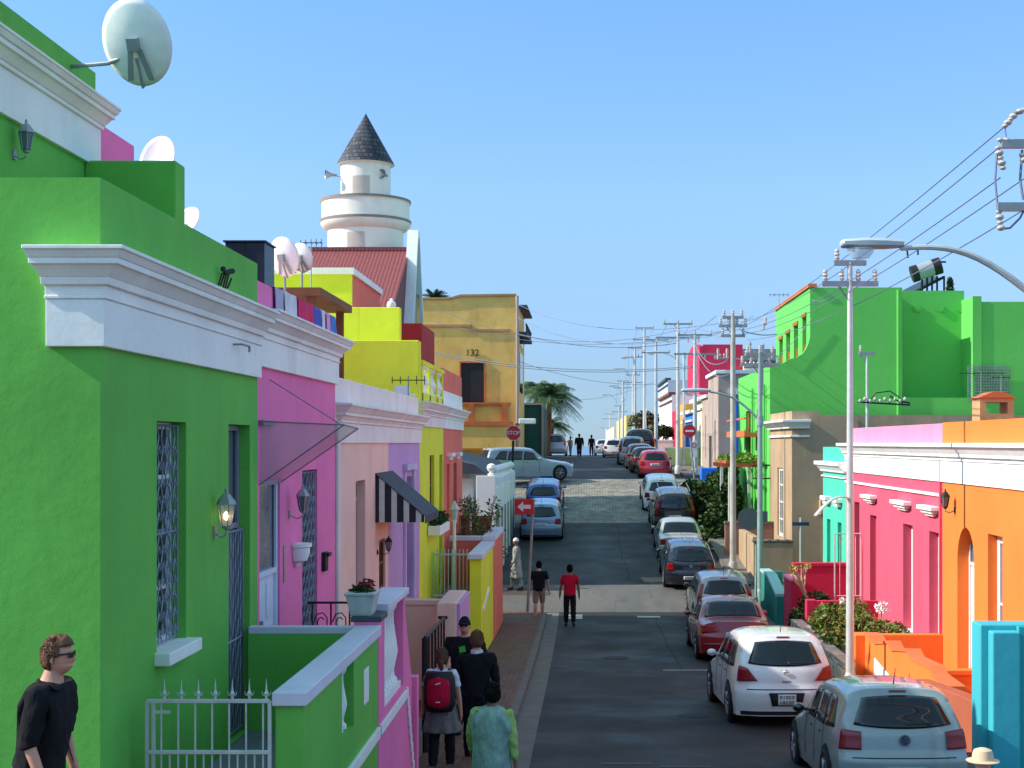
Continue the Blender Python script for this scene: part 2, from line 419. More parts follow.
# ================================================================ building helpers
# street frame: side -1 = houses left of the street (fronts face +x), side +1 = right (fronts face -x)
def fx(side, xw, d): return xw + d if side < 0 else xw - d     # d: metres out from the facade
def fbox(mb, side, xw, a0, a1, d0, d1, z0, z1):
    xa, xb = sorted((fx(side, xw, d0), fx(side, xw, d1))); return mb.box(xa, xb, a0, a1, z0, z1)
def facade(mb, side, xw, y0, y1, z0, z1, holes, reveal=.22):
    ya = sorted({y0, y1, *[h[0] for h in holes], *[h[1] for h in holes]})
    za = sorted({z0, z1, *[h[2] for h in holes], *[h[3] for h in holes]})
    for i in range(len(ya)-1):
        for j in range(len(za)-1):
            cy, cz = (ya[i]+ya[i+1])/2, (za[j]+za[j+1])/2
            if any(h[0] < cy < h[1] and h[2] < cz < h[3] for h in holes): continue
            mb.add([(xw, ya[i], za[j]), (xw, ya[i+1], za[j]), (xw, ya[i+1], za[j+1]), (xw, ya[i], za[j+1])], [(0,1,2,3)])
    for h in holes:
        xr = fx(side, xw, -(h[4] if len(h) > 4 else reveal)-.03); a, b, c, d = h[:4]
        for q in ([(a,c),(b,c)], [(b,c),(b,d)], [(b,d),(a,d)], [(a,d),(a,c)]):
            (p, r), (s_, t) = q
            mb.add([(xw, p, r), (xw, s_, t), (xr, s_, t), (xr, p, r)], [(0,1,2,3)])
        mb.add([(xr, a, c), (xr, b, c), (xr, b, d), (xr, a, d)], [(0,1,2,3)])
def shell(mb, side, xw, y0, y1, z0, z1, depth, holes=(), reveal=.22):
    """front with openings plus end walls, back and roof"""
    facade(mb, side, xw, y0, y1, z0, z1, list(holes), reveal)
    xb = fx(side, xw, -depth)
    mb.add([(xw,y0,z0),(xb,y0,z0),(xb,y0,z1),(xw,y0,z1)], [(0,1,2,3)])
    mb.add([(xw,y1,z0),(xb,y1,z0),(xb,y1,z1),(xw,y1,z1)], [(0,1,2,3)])
    mb.add([(xb,y0,z0),(xb,y1,z0),(xb,y1,z1),(xb,y0,z1)], [(0,1,2,3)])
    mb.add([(xw,y0,z1),(xb,y0,z1),(xb,y1,z1),(xw,y1,z1)], [(0,1,2,3)])
    return mb
def moulding(mb, side, xw, y0, y1, layers, back=.3, n=0, f=0, lfac=0):
    """stacked tapering courses (z0, z1, d0, d1); n/f: near/far end returns"""
    for (z0, z1, d0, d1) in layers:
        def rect(d):
            xo, xi = fx(side, xw, d), fx(side, xw, -back-d*lfac)
            return (min(xo, xi), max(xo, xi), y0-d*n, y1+d*f)
        mb.frus(rect(d0), z0, rect(d1), z1)
    return mb
def window(parent, side, xw, a0, a1, z0, z1, rec=.15, fm=None, gm=None, bars=(0, 1), fw=.06, grille=None, sill=None, grec=.05, name='window'):
    """recessed sash window: frame mesh with pane, grille and sill below it"""
    fm = fm or M_white; gm = gm or M_glass
    mb = MB(); e = .004
    A0, A1, Z0, Z1 = a0+e, a1-e, z0+e, z1-e
    for (p, q, r, s_) in ((A0, A0+fw, Z0, Z1), (A1-fw, A1, Z0, Z1), (A0+fw, A1-fw, Z0, Z0+fw), (A0+fw, A1-fw, Z1-fw, Z1)):
        fbox(mb, side, xw, p, q, -rec-.02, -rec+.03, r, s_)
    nv, nh = bars
    for i in range(nv):
        c = A0+(A1-A0)*(i+1)/(nv+1); fbox(mb, side, xw, c-.013, c+.013, -rec-.01, -rec+.02, Z0+fw, Z1-fw)
    for i in range(nh):
        c = Z0+(Z1-Z0)*(i+1)/(nh+1); fbox(mb, side, xw, A0+fw, A1-fw, -rec-.012, -rec+.024, c-.02, c+.02)
    o = mb.build(name, fm, parent, bevel=.004)
    fbox(MB(), side, xw, A0+fw*.5, A1-fw*.5, -rec-.016, -rec-.006, Z0+fw*.5, Z1-fw*.5)
    g = MB(); fbox(g, side, xw, A0+fw*.5, A1-fw*.5, -rec-.017, -rec-.005, Z0+fw*.5, Z1-fw*.5); g.build('pane', gm, o)
    if grille:
        gmat, pitch = grille; g = MB(); xg = fx(side, xw, -grec)
        k = max(2, int((A1-A0)/pitch)); 
        for i in range(k+1):
            y = A0+.02+(A1-A0-.04)*i/k; zz = []
            m = int((Z1-Z0)/.055)
            g.tube([(xg, y+.022*math.sin(j*math.pi/2+i*math.pi)*(0 < i < k), Z0+.02+(Z1-Z0-.04)*j/m) for j in range(m+1)], .008, 4)
        for z in (Z0+.03, (Z0+Z1)/2, Z1-.03): g.tube([(xg, A0, z), (xg, A1, z)], .01, 4)
        m = int((Z1-Z0)/.16)
        for i in range(k):
            for j in range(m):
                y = A0+.02+(A1-A0-.04)*(i+.5)/k; z = Z0+.1+(Z1-Z0-.2)*j/m
                g.tube([(xg, y-.03, z), (xg, y, z+.04), (xg, y+.03, z), (xg, y, z-.04), (xg, y-.03, z)], .006, 4)
        g.build('security_grille', gmat, o)
    if sill:
        g = MB(); fbox(g, side, xw, a0-.06, a1+.06, -rec, sill, z0-.11, z0+.001); g.build('sill', M_white, o, bevel=.01)
    return o
def door(parent, side, xw, a0, a1, z0, z1, rec=.2, mat=None, fan=.45, grille=None):
    mb = MB(); e = .004; mat = mat or M_white
    A0, A1 = a0+e, a1-e; zt = z1-fan
    fbox(mb, side, xw, A0, A1, -rec-.04, -rec, z0, zt-.04)
    for i in range(2):
        for j in range(3):
            p = A0+.1+(A1-A0-.1)*i/2; q = p+(A1-A0)/2-.2; r = z0+.15+(zt-z0-.2)*j/3
            fbox(mb, side, xw, p, q, -rec, -rec+.012, r, r+(zt-z0)/3-.15)
    for (p, q) in ((A0, A0+.06), (A1-.06, A1)): fbox(mb, side, xw, p, q, -rec, -rec+.035, z0, z1-e)
    fbox(mb, side, xw, A0+.06, A1-.06, -rec-.03, -rec+.035, zt-.04, zt+.02); fbox(mb, side, xw, A0+.06, A1-.06, -rec-.03, -rec+.035, z1-.06, z1-e)
    o = mb.build('door', mat, parent, bevel=.004)
    if fan > .1:
        g = MB(); fbox(g, side, xw, A0+.05, A1-.05, -rec-.02, -rec-.01, zt+.02, z1-.06); g.build('fanlight', M_glass_pale, o)
    g = MB(); fbox(g, side, xw, A0+.1, A0+.13, -rec+.03, -rec+.07, z0+.95, z0+1.12); g.build('handle', M_steel, o)
    if grille:
        g = MB(); xg = fx(side, xw, -rec+.08); k = int((A1-A0)/.1)
        for i in range(k+1):
            y = A0+.02+(A1-A0-.04)*i/k; m = int((zt-z0)/.07)
            g.tube([(xg, y+.02*math.sin(j*math.pi/2+i*math.pi)*(0 < i < k), z0+.05+(zt-z0-.1)*j/m) for j in range(m+1)], .008, 4)
        for z in (z0+.05, z0+1, zt-.06): g.tube([(xg, A0, z), (xg, A1, z)], .013, 4)
        g.build('security_gate', grille, o)
    return o
def lantern(side, xw, y, z, s, mat, gm, label, lit=False, arm=.12, group='wall lanterns'):
    r = empty('wall_lantern', (fx(side, xw, 0), y, z), label=label, cat='lantern', group=group)
    k = 1 if side < 0 else -1
    mb = MB(); c = k*arm
    mb.box(min(0, k*.02), max(0, k*.02), -.05*s, .05*s, -.14*s, .0)
    mb.tube([(k*.01, 0, -.08*s), (c*.6, 0, -.14*s), (c, 0, -.10*s), (c, 0, -.02*s)], .012*s, 6)
    mb.build('bracket', mat, r, local=True)
    mb = MB(); mb.lathe(c, 0, 0, [(.01*s, -.05*s), (.05*s, -.03*s), (.055*s, 0), (.07*s, .0)], 6); mb.lathe(c, 0, 0, [(.125*s, .26*s), (.11*s, .30*s), (.05*s, .38*s), (.018*s, .40*s), (.02*s, .44*s), (.003*s, .47*s)], 6)
    for i in range(6):
        t = math.pi/3*i; mb.tube([(c+.062*s*math.cos(t), .062*s*math.sin(t), 0), (c+.11*s*math.cos(t), .11*s*math.sin(t), .27*s)], .007*s, 4)
    mb.build('lantern_cage', mat, r, local=True)
    mb = MB(); mb.lathe(c, 0, 0, [(.058*s, .005*s), (.102*s, .262*s)], 6); mb.build('lantern_glass', gm, r, local=True)
    if lit:
        mb = MB(); mb.ball((c, 0, .12*s), .035*s, 6, 1.5); mb.build('bulb', M_bulb, r, local=True)
    return r
def cap_wall(name, label, cat, x0, x1, y0, y1, z0, z1, wall_m, cap_m, cap=.1, over=.03, group=None, holes=None):
    r = empty(name, ((x0+x1)/2, (y0+y1)/2, z0), label=label, cat=cat, group=group)
    mb = MB(); mb.box(x0, x1, y0, y1, z0, z1-cap); mb.build('wall_body', wall_m, r, bevel=.012)
    mb = MB(); mb.box(x0-over, x1+over, y0-over, y1+over, z1-cap+.001, z1); mb.build('coping', cap_m, r, bevel=.012)
    return r
def baluster_prof(h, r):
    return [(r*.9, 0), (r*.9, h*.06), (r*.5, h*.1), (r*.45, h*.16), (r, h*.38), (r*.8, h*.5), (r*.4, h*.72), (r*.38, h*.84), (r*.7, h*.88), (r*.9, h*.93), (r*.9, h)]
def dish(loc, diam, yaw, tilt, label, mast, ribs=False, arm_dir=None, mat=None):
    """offset dish: bowl, feed arm, bracket. mast: list of points from the bowl centre (world offsets)"""
    r = empty('satellite_dish', loc, label=label, cat='satellite dish', group='satellite dishes')
    Mx = Matrix.Rotation(yaw, 4, 'Z') @ Matrix.Rotation(tilt, 4, 'X')   # local -y is the boresight
    rr = diam/2; mb = MB(); n = 40; rings = 7; vs = []
    for i in range(rings+1):
        q = i/rings
        for j in range(n):
            t = 2*math.pi*j/n; vs.append((rr*q*math.cos(t)*.92, -.16*rr*q*q*1.4, rr*q*math.sin(t)*1.12))
    fs = [(i*n+j, i*n+(j+1) % n, (i+1)*n+(j+1) % n, (i+1)*n+j) for i in range(rings) for j in range(n)]
    mb.add(vs, fs)
    if ribs:
        for j in range(0, n, 4):
            t = 2*math.pi*j/n
            mb.tube([(.0, .012, 0), (rr*.5*math.cos(t)*.92, -.16*rr*.25*1.4-.012, rr*.5*math.sin(t)*1.12), (rr*math.cos(t)*.92, -.16*rr*1.4-.012, rr*math.sin(t)*1.12)], .008, 4)
    mb.xf(Mx); mb.build('bowl', mat or M_dish, r, smooth=60, local=True, solid=.012)
    mb = MB(); fp = (0, -rr*1.0, -rr*.95)
    mb.tube([(0, .02, -rr*.35), (0, -.05, -rr*1.14), fp], .016, 6)
    mb.tube([(.10*rr, -.02, -rr*.1), (fp[0]+.02, fp[1]+.05, fp[2]+.05)], .009, 5)
    mb.xf(Mx); mb.build('feed_arm', M_galv, r, local=True, smooth=True)
    mb = MB(); mb.lathe(fp[0], fp[1], fp[2]+.02, [(.03, -.05), (.035, .0), (.035, .05), (.02, .07)], 10); mb.xf(Mx); mb.build('receiver', M_darkmetal, r, local=True, smooth=True)
    mb = MB(); mb.box(-.055, .055, .0, .08, -.06, .06)
    for q_ in (-.12, .10): mb.add([(q_*.4-.03, .03, -.05), (q_*.4+.03, .03, -.05), (q_+.03, -.01, -rr*.95), (q_-.03, -.01, -rr*.95)], [(0,1,2,3)])
    mb.xf(Mx); mb.tube([(0, 0, 0)]+[tuple(p) for p in mast], .022, 8); mb.build('mounting_pole', M_galv, r, local=True, smooth=True)
    return r
def antenna(x, y, z0, z1, label, boom=.6, n=6, ang=0.0):
    r = empty('television_antenna', (x, y, z0), label=label, cat='antenna', group='television antennas')
    h = z1-z0; mb = MB(); mb.tube([(0, 0, 0), (0, 0, h)], .016, 6); mb.build('mast', M_galv, r, local=True)
    mb = MB(); ca, sa = math.cos(ang), math.sin(ang)
    mb.tube([(-boom/2*ca, -boom/2*sa, h-.06), (boom/2*ca, boom/2*sa, h-.06)], .012, 5)
    for i in range(n):
        t = -boom/2+boom*i/(n-1); l = .12+.05*i/n
        mb.tube([(t*ca-l*sa, t*sa+l*ca, h-.06), (t*ca+l*sa, t*sa-l*ca, h-.06)], .009, 4)
        mb.tube([(t*ca, t*sa, h-.06-l*.6), (t*ca, t*sa, h-.06+l*.6)], .009, 4)
    mb.build('boom', M_darkmetal, r, local=True)
    return r

# ---------------------------------------------------------------- shared materials
M_white = plaster('white_trim', (240, 241, 236), .6, var=.05, stain=.14, bmp=.15)
M_whitepink = plaster('pinkish_white_trim', (240, 230, 224), .7, var=.06, stain=.16)
M_glass = glass(); M_glass_pale = glass('pale_glass', (95, 105, 112), .2)
M_steel = flat('steel', (150, 152, 155), .35, .8); M_galv = flat('galvanised_steel', (150, 155, 158), .5, .5, var=.15, scale=5)
M_darkmetal = flat('dark_metal', (40, 42, 44), .5, .4); M_iron = flat('black_iron', (28, 26, 28), .6, .2)
M_greyiron = flat('grey_painted_iron', (128, 134, 146), .5, .2, var=.12); M_gatewhite = flat('gate_white', (190, 196, 192), .5, .1, var=.12)
M_dish = flat('dish_enamel', (244, 242, 236), .45, var=.06)
M_bulb = emis('bulb', (255, 205, 140), 6)
M_lav = plaster('lavender_white', (214, 212, 226), .7, var=.08)
M_green = plaster('green_plaster', (98, 186, 68), .85, var=.1, stain=.12)
M_greenin = M_green
M_magenta = plaster('magenta_plaster', (244, 120, 178), .85, var=.08)
M_salmon = plaster('salmon_plaster', (248, 200, 182), .85, var=.06); M_purple = plaster('lilac_plaster', (200, 158, 208), .85, var=.06)
M_lime = plaster('lime_plaster', (228, 236, 22), .85, var=.08, stain=.1); M_coral = plaster('coral_plaster', (238, 116, 96), .85, var=.1)
M_darkred = plaster('dark_red_plaster', (185, 48, 50), .85)
M_orange = plaster('orange_plaster', (250, 124, 36), .85, var=.06, stain=.06); M_pinkred = plaster('pink_red_plaster', (228, 82, 110), .85, var=.07)
M_palepink = plaster('pale_pink_plaster', (238, 136, 172), .85, var=.06); M_teal = plaster('teal_plaster', (60, 200, 164), .85, var=.06)
M_taupe = plaster('taupe_plaster', (178, 150, 118), .85, var=.1, stain=.2); M_bright = plaster('bright_green_plaster', (92, 196, 80), .85, var=.05, stain=.05)
M_turq = plaster('turquoise_plaster', (52, 176, 190), .85, var=.05, stain=.08)
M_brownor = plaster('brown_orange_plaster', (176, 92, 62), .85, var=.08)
M_crimson = plaster('crimson_plaster', (196, 34, 74), .85, var=.08); M_blue = plaster('blue_plaster', (30, 120, 226), .85)
M_yellow = plaster('ochre_yellow_plaster', (244, 194, 98), .85, var=.12, stain=.2); M_dkgreen = plaster('dark_green_plaster', (44, 92, 82), .85)
M_greytaupe = plaster('grey_taupe_plaster', (178, 158, 148), .85, var=.08); M_cream = plaster('cream_plaster', (226, 216, 186), .85)
M_limewall = plaster('pale_lime_plaster', (206, 226, 140), .85); M_mosque = plaster('mosque_cream', (248, 240, 222), .85, var=.05, stain=.10)
M_terracotta = plaster('terracotta_trim', (212, 112, 60), .85)
M_redroof = stripes('red_roof', (150, 76, 74), (118, 56, 58), 0, .16, .45); M_slate = flat('slate_grey', (70, 74, 82), .7, var=.18, scale=4)
M_wood = flat('brown_wood', (118, 74, 46), .8, var=.25, scale=3); M_navy = flat('navy_panel', (28, 40, 58), .4, var=.1)

# ================================================================ LEFT ROW
XL = -3.57
# ---- green house
g = empty('row_house', (XL, 12.8, -4), label='green plastered corner house with a white cornice and two tall barred openings', cat='house', group='row houses along the street')
H1 = [(11.70, 12.56, -1.75, .185, .2), (14.06, 14.96, -3.05, .19, .28)]
mb = MB(); shell(mb, -1, XL, 10.33, 15.3, -8, 1.96, 14, H1, .2); mb.build('wall', M_green, g)
mb = MB(); moulding(mb, -1, XL, 10.33, 15.295, [(.71, 1.06, .05, .05), (1.06, 1.085, .065, .065), (1.085, 1.16, .055, .06), (1.16, 1.215, .09, .10), (1.215, 1.30, .10, .17), (1.30, 1.345, .195, .195), (1.345, 1.40, .20, .235), (1.40, 1.43, .25, .25)], back=.36, n=1, lfac=.5); mb.build('cornice', M_white, g, bevel=.006)
mb = MB(); mb.box(-5.3, -4.33, 14.85, 15.2, 1.9, 3.0); mb.build('roof_stair_wall', M_green, g, bevel=.02)
mb = MB(); mb.box(-14, -5.3, 10.4, 15.2, 1.9, 4.02); mb.build('upper_storey', M_green, g, bevel=.01)
mb = MB(); moulding(mb, -1, -5.3, 10.5, 15.2, [(2.98, 3.40, .05, .05), (3.40, 3.44, .08, .08), (3.44, 3.52, .09, .16), (3.52, 3.57, .19, .19), (3.57, 3.62, .21, .24), (3.62, 3.65, .25, .25)], back=.2, f=.4); mb.build('upper_cornice', M_white, g, bevel=.006)
window(g, -1, XL, *H1[0][:4], rec=.16, grille=(M_greyiron, .11), sill=.13, grec=.07, bars=(1, 3))
door(g, -1, XL, *H1[1][:4], rec=.15, mat=M_greyiron, fan=1.05, grille=M_greyiron)
mb = MB(); mb.tube([(XL+.05, 14.05, .99), (XL+.14, 14.05, .99), (XL+.14, 14.35, .99), (XL+.14, 14.35, .93)], .012, 6); mb.build('overflow_pipe', M_galv, g)
mb = MB(); rr_ = random.Random(3)
for i in range(5): mb.tube([(XL+.01, 13.62+.09*i, 1.52+.03*rr_.random()), (XL+.05, 13.62+.09*i, 1.6+.1*rr_.random())], .01, 5); mb.ball((XL+.06, 13.62+.09*i, 1.66+.09*rr_.random()), .028, 5)
mb.build('wiring_spikes', M_darkmetal, g)
lantern(-1, XL, 13.5, -.80, .80, M_galv, seethru('lantern_glass', (190, 200, 200), .35), 'lit six-sided wall lantern between the barred window and door of the green house', lit=True)
lantern(-1, -5.3, 13.0, 2.72, .62, M_galv, M_glass_pale, 'unlit grey wall lantern high on the upper green storey')
# front porch walls of the green house
XP = -2.2
M_tile = flat('porch_floor_tile', (120, 128, 134), .6, var=.1)
r = empty('porch_wall', (XP-.11, 12.9, -4.2), label='low green porch wall with white coping beside the spiked gate', cat='porch wall', group='porch walls')
mb = MB(); x0, x1 = XP-.22, XP
hole = (12.73, 13.38, -2.70, -2.10)
mb.box(x0, x1, 10.98, hole[0], -5, -2.06); mb.box(x0, x1, hole[1], 14.93, -5, -2.06); mb.box(x0+.001, x1-.001, hole[0], hole[1], -5, hole[2])
mb.build('wall_body', M_green, r)
mb = MB(); mb.box(x0-.02, x1+.03, 10.94, 14.99, -2.059, -1.95); mb.box(XL+.005, x0-.021, 14.86, 14.99, -2.03, -1.95); mb.build('coping', M_lav, r, bevel=.01)
mb = MB(); mb.box(XL+.005, x0, 14.86, 14.97, -5, -2.031); mb.build('end_wall', M_green, r)
mb = MB()
for y in (12.86, 13.05, 13.24): mb.lathe(XP-.1, y, hole[2], baluster_prof(.6, .06), 14)
mb.build('balusters', M_white, r, smooth=True)
mb = MB(); mb.box(XP, XP+.035, 12.1, 14.9, -3.14, -3.02); mb.box(XP, XP+.012, 13.95, 14.25, -2.62, -2.27); mb.build('wall_trim', M_white, r, bevel=.008)
struct(MB().box(XL+.01, x0-.003, 10.98, 14.85, -5, -3.06).build('porch_floor', M_tile))
# spiked gate
r = empty('garden_gate', (-2.95, 10.96, -3.3), label='white metal gate with spear points in front of the green porch', cat='gate', group='metal gates')
mb = MB(); za, zb, zc = -2.02, -2.42, -3.2
for x in (-3.42, -3.37, -2.46): mb.box(x-.014, x+.014, 10.946, 10.974, zc, za)
for z in (za, zb, zc+.08): mb.box(-3.42, -2.46, 10.942, 10.978, z-.014, z+.014)
mb.box(-3.36, -3.24, 10.95, 10.97, za-.1, za-.075)
for i in range(14):
    x = -3.31+.0665*i
    if x < -2.5: 
        mb.tube([(x, 10.96, zc+.08), (x, 10.96, za if i % 2 == 0 else zb)], .009, 6)
mb.build('gate_frame', M_gatewhite, r, bevel=.003)
mb = MB()
for i in range(7):
    x = -3.285+.133*i
    if x > -2.44: break
    mb.lathe(x, 10.96, za+.014, [(.011, 0), (.011, .03), (.02, .045), (.008, .07), (.006, .1), (.001, .16)], 6)
    for s_ in (-1, 1): mb.tube([(x, 10.96, za+.04), (x+s_*.03, 10.96, za+.05), (x+s_*.036, 10.96, za+.075)], .006, 4, .002)
mb.build('spear_points', M_gatewhite, r)

# ---- magenta house
g = empty('row_house', (XL, 17.7, -4), label='magenta pink house with washing on its parapet and a clear canopy over the door', cat='house', group='row houses along the street')
XM = XL-.004
H2 = [(15.42, 16.45, -3.1, -.42, .3), (17.75, 18.75, -2.62, -.35, .2)]
mb = MB(); shell(mb, -1, XM, 15.303, 20.1, -8, 1.78, 12, H2, .2); mb.build('wall', M_magenta, g)
mb = MB(); moulding(mb, -1, XM, 15.31, 20.1, [(.84, 1.15, .05, .05), (1.15, 1.175, .065, .065), (1.175, 1.23, .055, .06), (1.23, 1.28, .09, .10), (1.28, 1.345, .10, .17), (1.345, 1.385, .195, .195), (1.385, 1.44, .20, .235), (1.44, 1.47, .25, .25)], back=.3, f=1); mb.build('cornice', M_white, g, bevel=.006)
mb = MB(); mb.box(-12, -5.3, 15.21, 16.5, 1.7, 3.5); mb.build('upper_storey', M_magenta, g, bevel=.01)
door(g, -1, XM, *H2[0][:4], rec=.06, mat=flat('pale_blue_door', (205, 218, 232), .5), fan=1.05)
window(g, -1, XM, *H2[1][:4], rec=.14, fm=M_greyiron, grille=(M_greyiron, .12), grec=.03, bars=(1, 3))
# canopy (clear sheet on a metal frame, rising outwards)
r = empty('door_canopy', (XL, 15.9, 0), label='translucent sheet canopy on thin metal rods over the magenta house door', cat='canopy')
A, B = (XL, 15.4, -.46), (XL, 16.5, -.46); Co, D_ = (-2.64, 15.4, .20), (-2.66, 16.5, .17)
mb = MB(); mb.add([A, B, D_, Co], [(0,1,2,3)]); mb.add([(XL, 15.4, -.46), (-2.64, 15.4, .2), (XL+.01, 15.4, .24)], [(0,1,2)])
mb.build('sheet', seethru('canopy_sheet', (176, 168, 176), .48, .3), r)
mb = MB()
for P_ in ((A, Co), (B, D_), (Co, D_), (A, B), ((XL, 15.38, .24), Co)): mb.tube(P_, .008, 6)
mb.tube([(XL, 15.9, .72), (-2.7, 15.5, .21)], .006, 6); mb.box(XL-.0, XL+.05, 15.36, 16.0, .2, .25)
mb.build('support_frame', flat('canopy_frame', (126, 116, 134), .5, .3), r)
lantern(-1, XM, 16.95, -.82, .68, M_galv, M_glass_pale, 'grey six-sided carriage lantern on the magenta wall beside its door', arm=.17)
# wall planter
r = empty('wall_planter', (XM, 17.3, -1.4), label='white scalloped half-round planter hung on the magenta wall', cat='planter')
mb = MB(); pr = [(.03, -.13), (.05, -.10), (.06, -.08), (.13, -.05), (.165, .04), (.165, .11), (.19, .12), (.19, .16)]
mb.lathe(.02, 0, 0, pr, 24); mb.v = [(max(p[0], .004), p[1], p[2]) for p in mb.v]; mb.build('bowl', M_white, r, local=True, smooth=True)
mb = MB(); mb.lathe(.02, 0, 0, [(.15, .1), (.15, .14)], 20); mb.v = [(max(p[0], .006), p[1], p[2]) for p in mb.v]; mb.build('soil', flat('soil', (60, 45, 34), .95), r, local=True)
tag(MB().box(XM, XM+.015, 16.62, 16.72, -1.66, -1.22).build('house_plaque', M_galv, bevel=.004), 'narrow grey metal name plaque on the magenta wall under its lantern', 'plaque')
r = empty('letter_box', (XM, 19.15, -1.75), label='small black letter box on the magenta wall right of the barred window', cat='letter box')
MB().box(0, .06, -.1, .1, 0, .26).build('box_body', M_iron, r, local=True, bevel=.01); MB().box(.05, .1, -.06, .14, .2, .25).build('lid', M_iron, r, local=True, bevel=.01)
# magenta porch wall with white baluster panel
r = empty('porch_wall', (XP-.11, 16.6, -4.3), label='magenta porch wall with a white baluster opening and sloping stepped end', cat='porch wall', group='porch walls')
mb = MB(); mb.box(XP-.26, XP-.001, 15.0, 15.45, -5.2, -1.92); mb.box(XP-.26, XP-.001, 17.05, 17.25, -5.2, -1.86); mb.box(XP-.26, XP-.001, 15.45, 17.05, -5.2, -2.95)
mb.prism([(17.25, -5.2), (17.25, -2.1), (17.9, -3.0), (17.9, -5.2)], 'x', XP-.24, XP-.002)
mb.build('wall_body', M_magenta, r, bevel=.006)
mb = MB(); mb.box(XP-.3, XP+.04, 15.5, 17.3, -1.859, -1.78); mb.build('coping', M_lav, r, bevel=.01)
mb = MB()
for i in range(7): mb.lathe(XP-.13, 15.6+.215*i, -2.9, baluster_prof(1.04, .085), 14)
mb.box(XP-.22, XP-.03, 15.46, 17.04, -2.96, -2.88)
mb.build('balusters', M_white, r, smooth=True)
mb = MB(); mb.box(XP-.001, XP+.03, 15.05, 17.2, -3.14, -3.03); mb.build('wall_trim', M_white, r, bevel=.006)
mb = MB(); mb.box(XP-.30, XP+.03, 14.995, 15.49, -1.919, -1.86); mb.build('pier_cap', M_slate, r, bevel=.01)
# stepped end block
r = empty('porch_wall', (XP-.1, 18.2, -4.3), label='short dark magenta step wall with a zigzag white-edged side at the porch steps', cat='porch wall', group='porch walls')
mb = MB(); mb.box(XP-.05, XP+.06, 17.95, 18.15, -5.2, -3.0)
mb.build('wall_body', M_magenta, r, bevel=.01)
mb = MB()
for i in range(9): mb.box(XP+.0, XP+.03, 17.28+.075*i, 17.34+.075*i, -3.02-.13*i-.13, -3.02-.13*i)
mb.build('zigzag_edge', M_white, r, bevel=.01)
struct(MB().box(XL+.01, XP-.31, 15.0, 17.9, -5, -3.12).build('porch_floor', M_tile))
# flower box on the pier
r = empty('flower_box', (XP-.20, 15.2, -1.86), label='tapered pale grey flower box of dark red flowers on the porch pier', cat='flower box')
mb = MB(); mb.frus((-.11, .11, -.16, .16), 0, (-.155, .155, -.21, .21), .22); mb.frus((-.165, .165, -.225, .225), .22, (-.17, .17, -.23, .23), .25); mb.build('box_body', M_gatewhite, r, local=True, bevel=.008)
def leafballs(mb, c, rad, n, size, rn, flat_=1.0, shell_=.55):
    for _ in range(n):
        while True:
            p = Vector((rn.uniform(-1,1), rn.uniform(-1,1), rn.uniform(-1,1)))
            if shell_ < p.length < 1: break
        q = Vector((c[0]+p.x*rad[0], c[1]+p.y*rad[1], c[2]+p.z*rad[2]))
        a = Vector((rn.gauss(0,1), rn.gauss(0,1), rn.gauss(0,.7))).normalized(); b = a.cross(Vector((rn.gauss(0,1), rn.gauss(0,1), rn.gauss(0,1)))).normalized()
        s_ = size*rn.uniform(.6, 1.3); a *= s_; b *= s_*.45
        mb.add([q-a, q-b, q+a, q+b], [(0,1,2,3)])
rn = random.Random(11)
M_leaf = foliage('leaf_green', (48, 84, 30), (92, 120, 44)); M_leafdk = foliage('leaf_dark', (26, 54, 24), (58, 84, 34), 2); M_bloom = foliage('dark_red_bloom', (120, 20, 40), (160, 50, 60), 20)
mb = MB(); leafballs(mb, (0, 0, .26), (.13, .18, .07), 160, .04, rn); mb.build('leaves', M_leafdk, r, local=True, normals=False)
mb = MB(); leafballs(mb, (.03, .05, .32), (.10, .13, .055), 110, .028, rn); mb.build('blossoms', M_bloom, r, local=True, normals=False)
# curly black iron railing behind the flower box
r = empty('porch_railing', (-3.2, 17.95, -3), label='black curly wrought-iron railing between the magenta and salmon porches', cat='railing')
mb = MB(); mb.tube([(XL+.02, 17.98, -2.05), (-2.5, 17.98, -2.05)], .016, 6); mb.tube([(XL+.02, 17.98, -3.0), (-2.5, 17.98, -3.0)], .012, 6)
for i in range(5):
    x = XL+.08+.24*i; mb.tube([(x, 17.98, -3.05), (x, 17.98, -2.05)], .012, 6)
    for q in (0, 1):
        cx, cz, s_ = x+.12, -2.3-.42*q, 1 if q else -1
        mb.tube([(cx+s_*.1*math.cos(t/10*math.tau*1.4)*(1-t/16), 17.98, cz+.14*math.sin(t/10*math.tau*1.4)*(1-t/16)) for t in range(11)], .008, 4)
mb.build('railing_bars', M_iron, r)
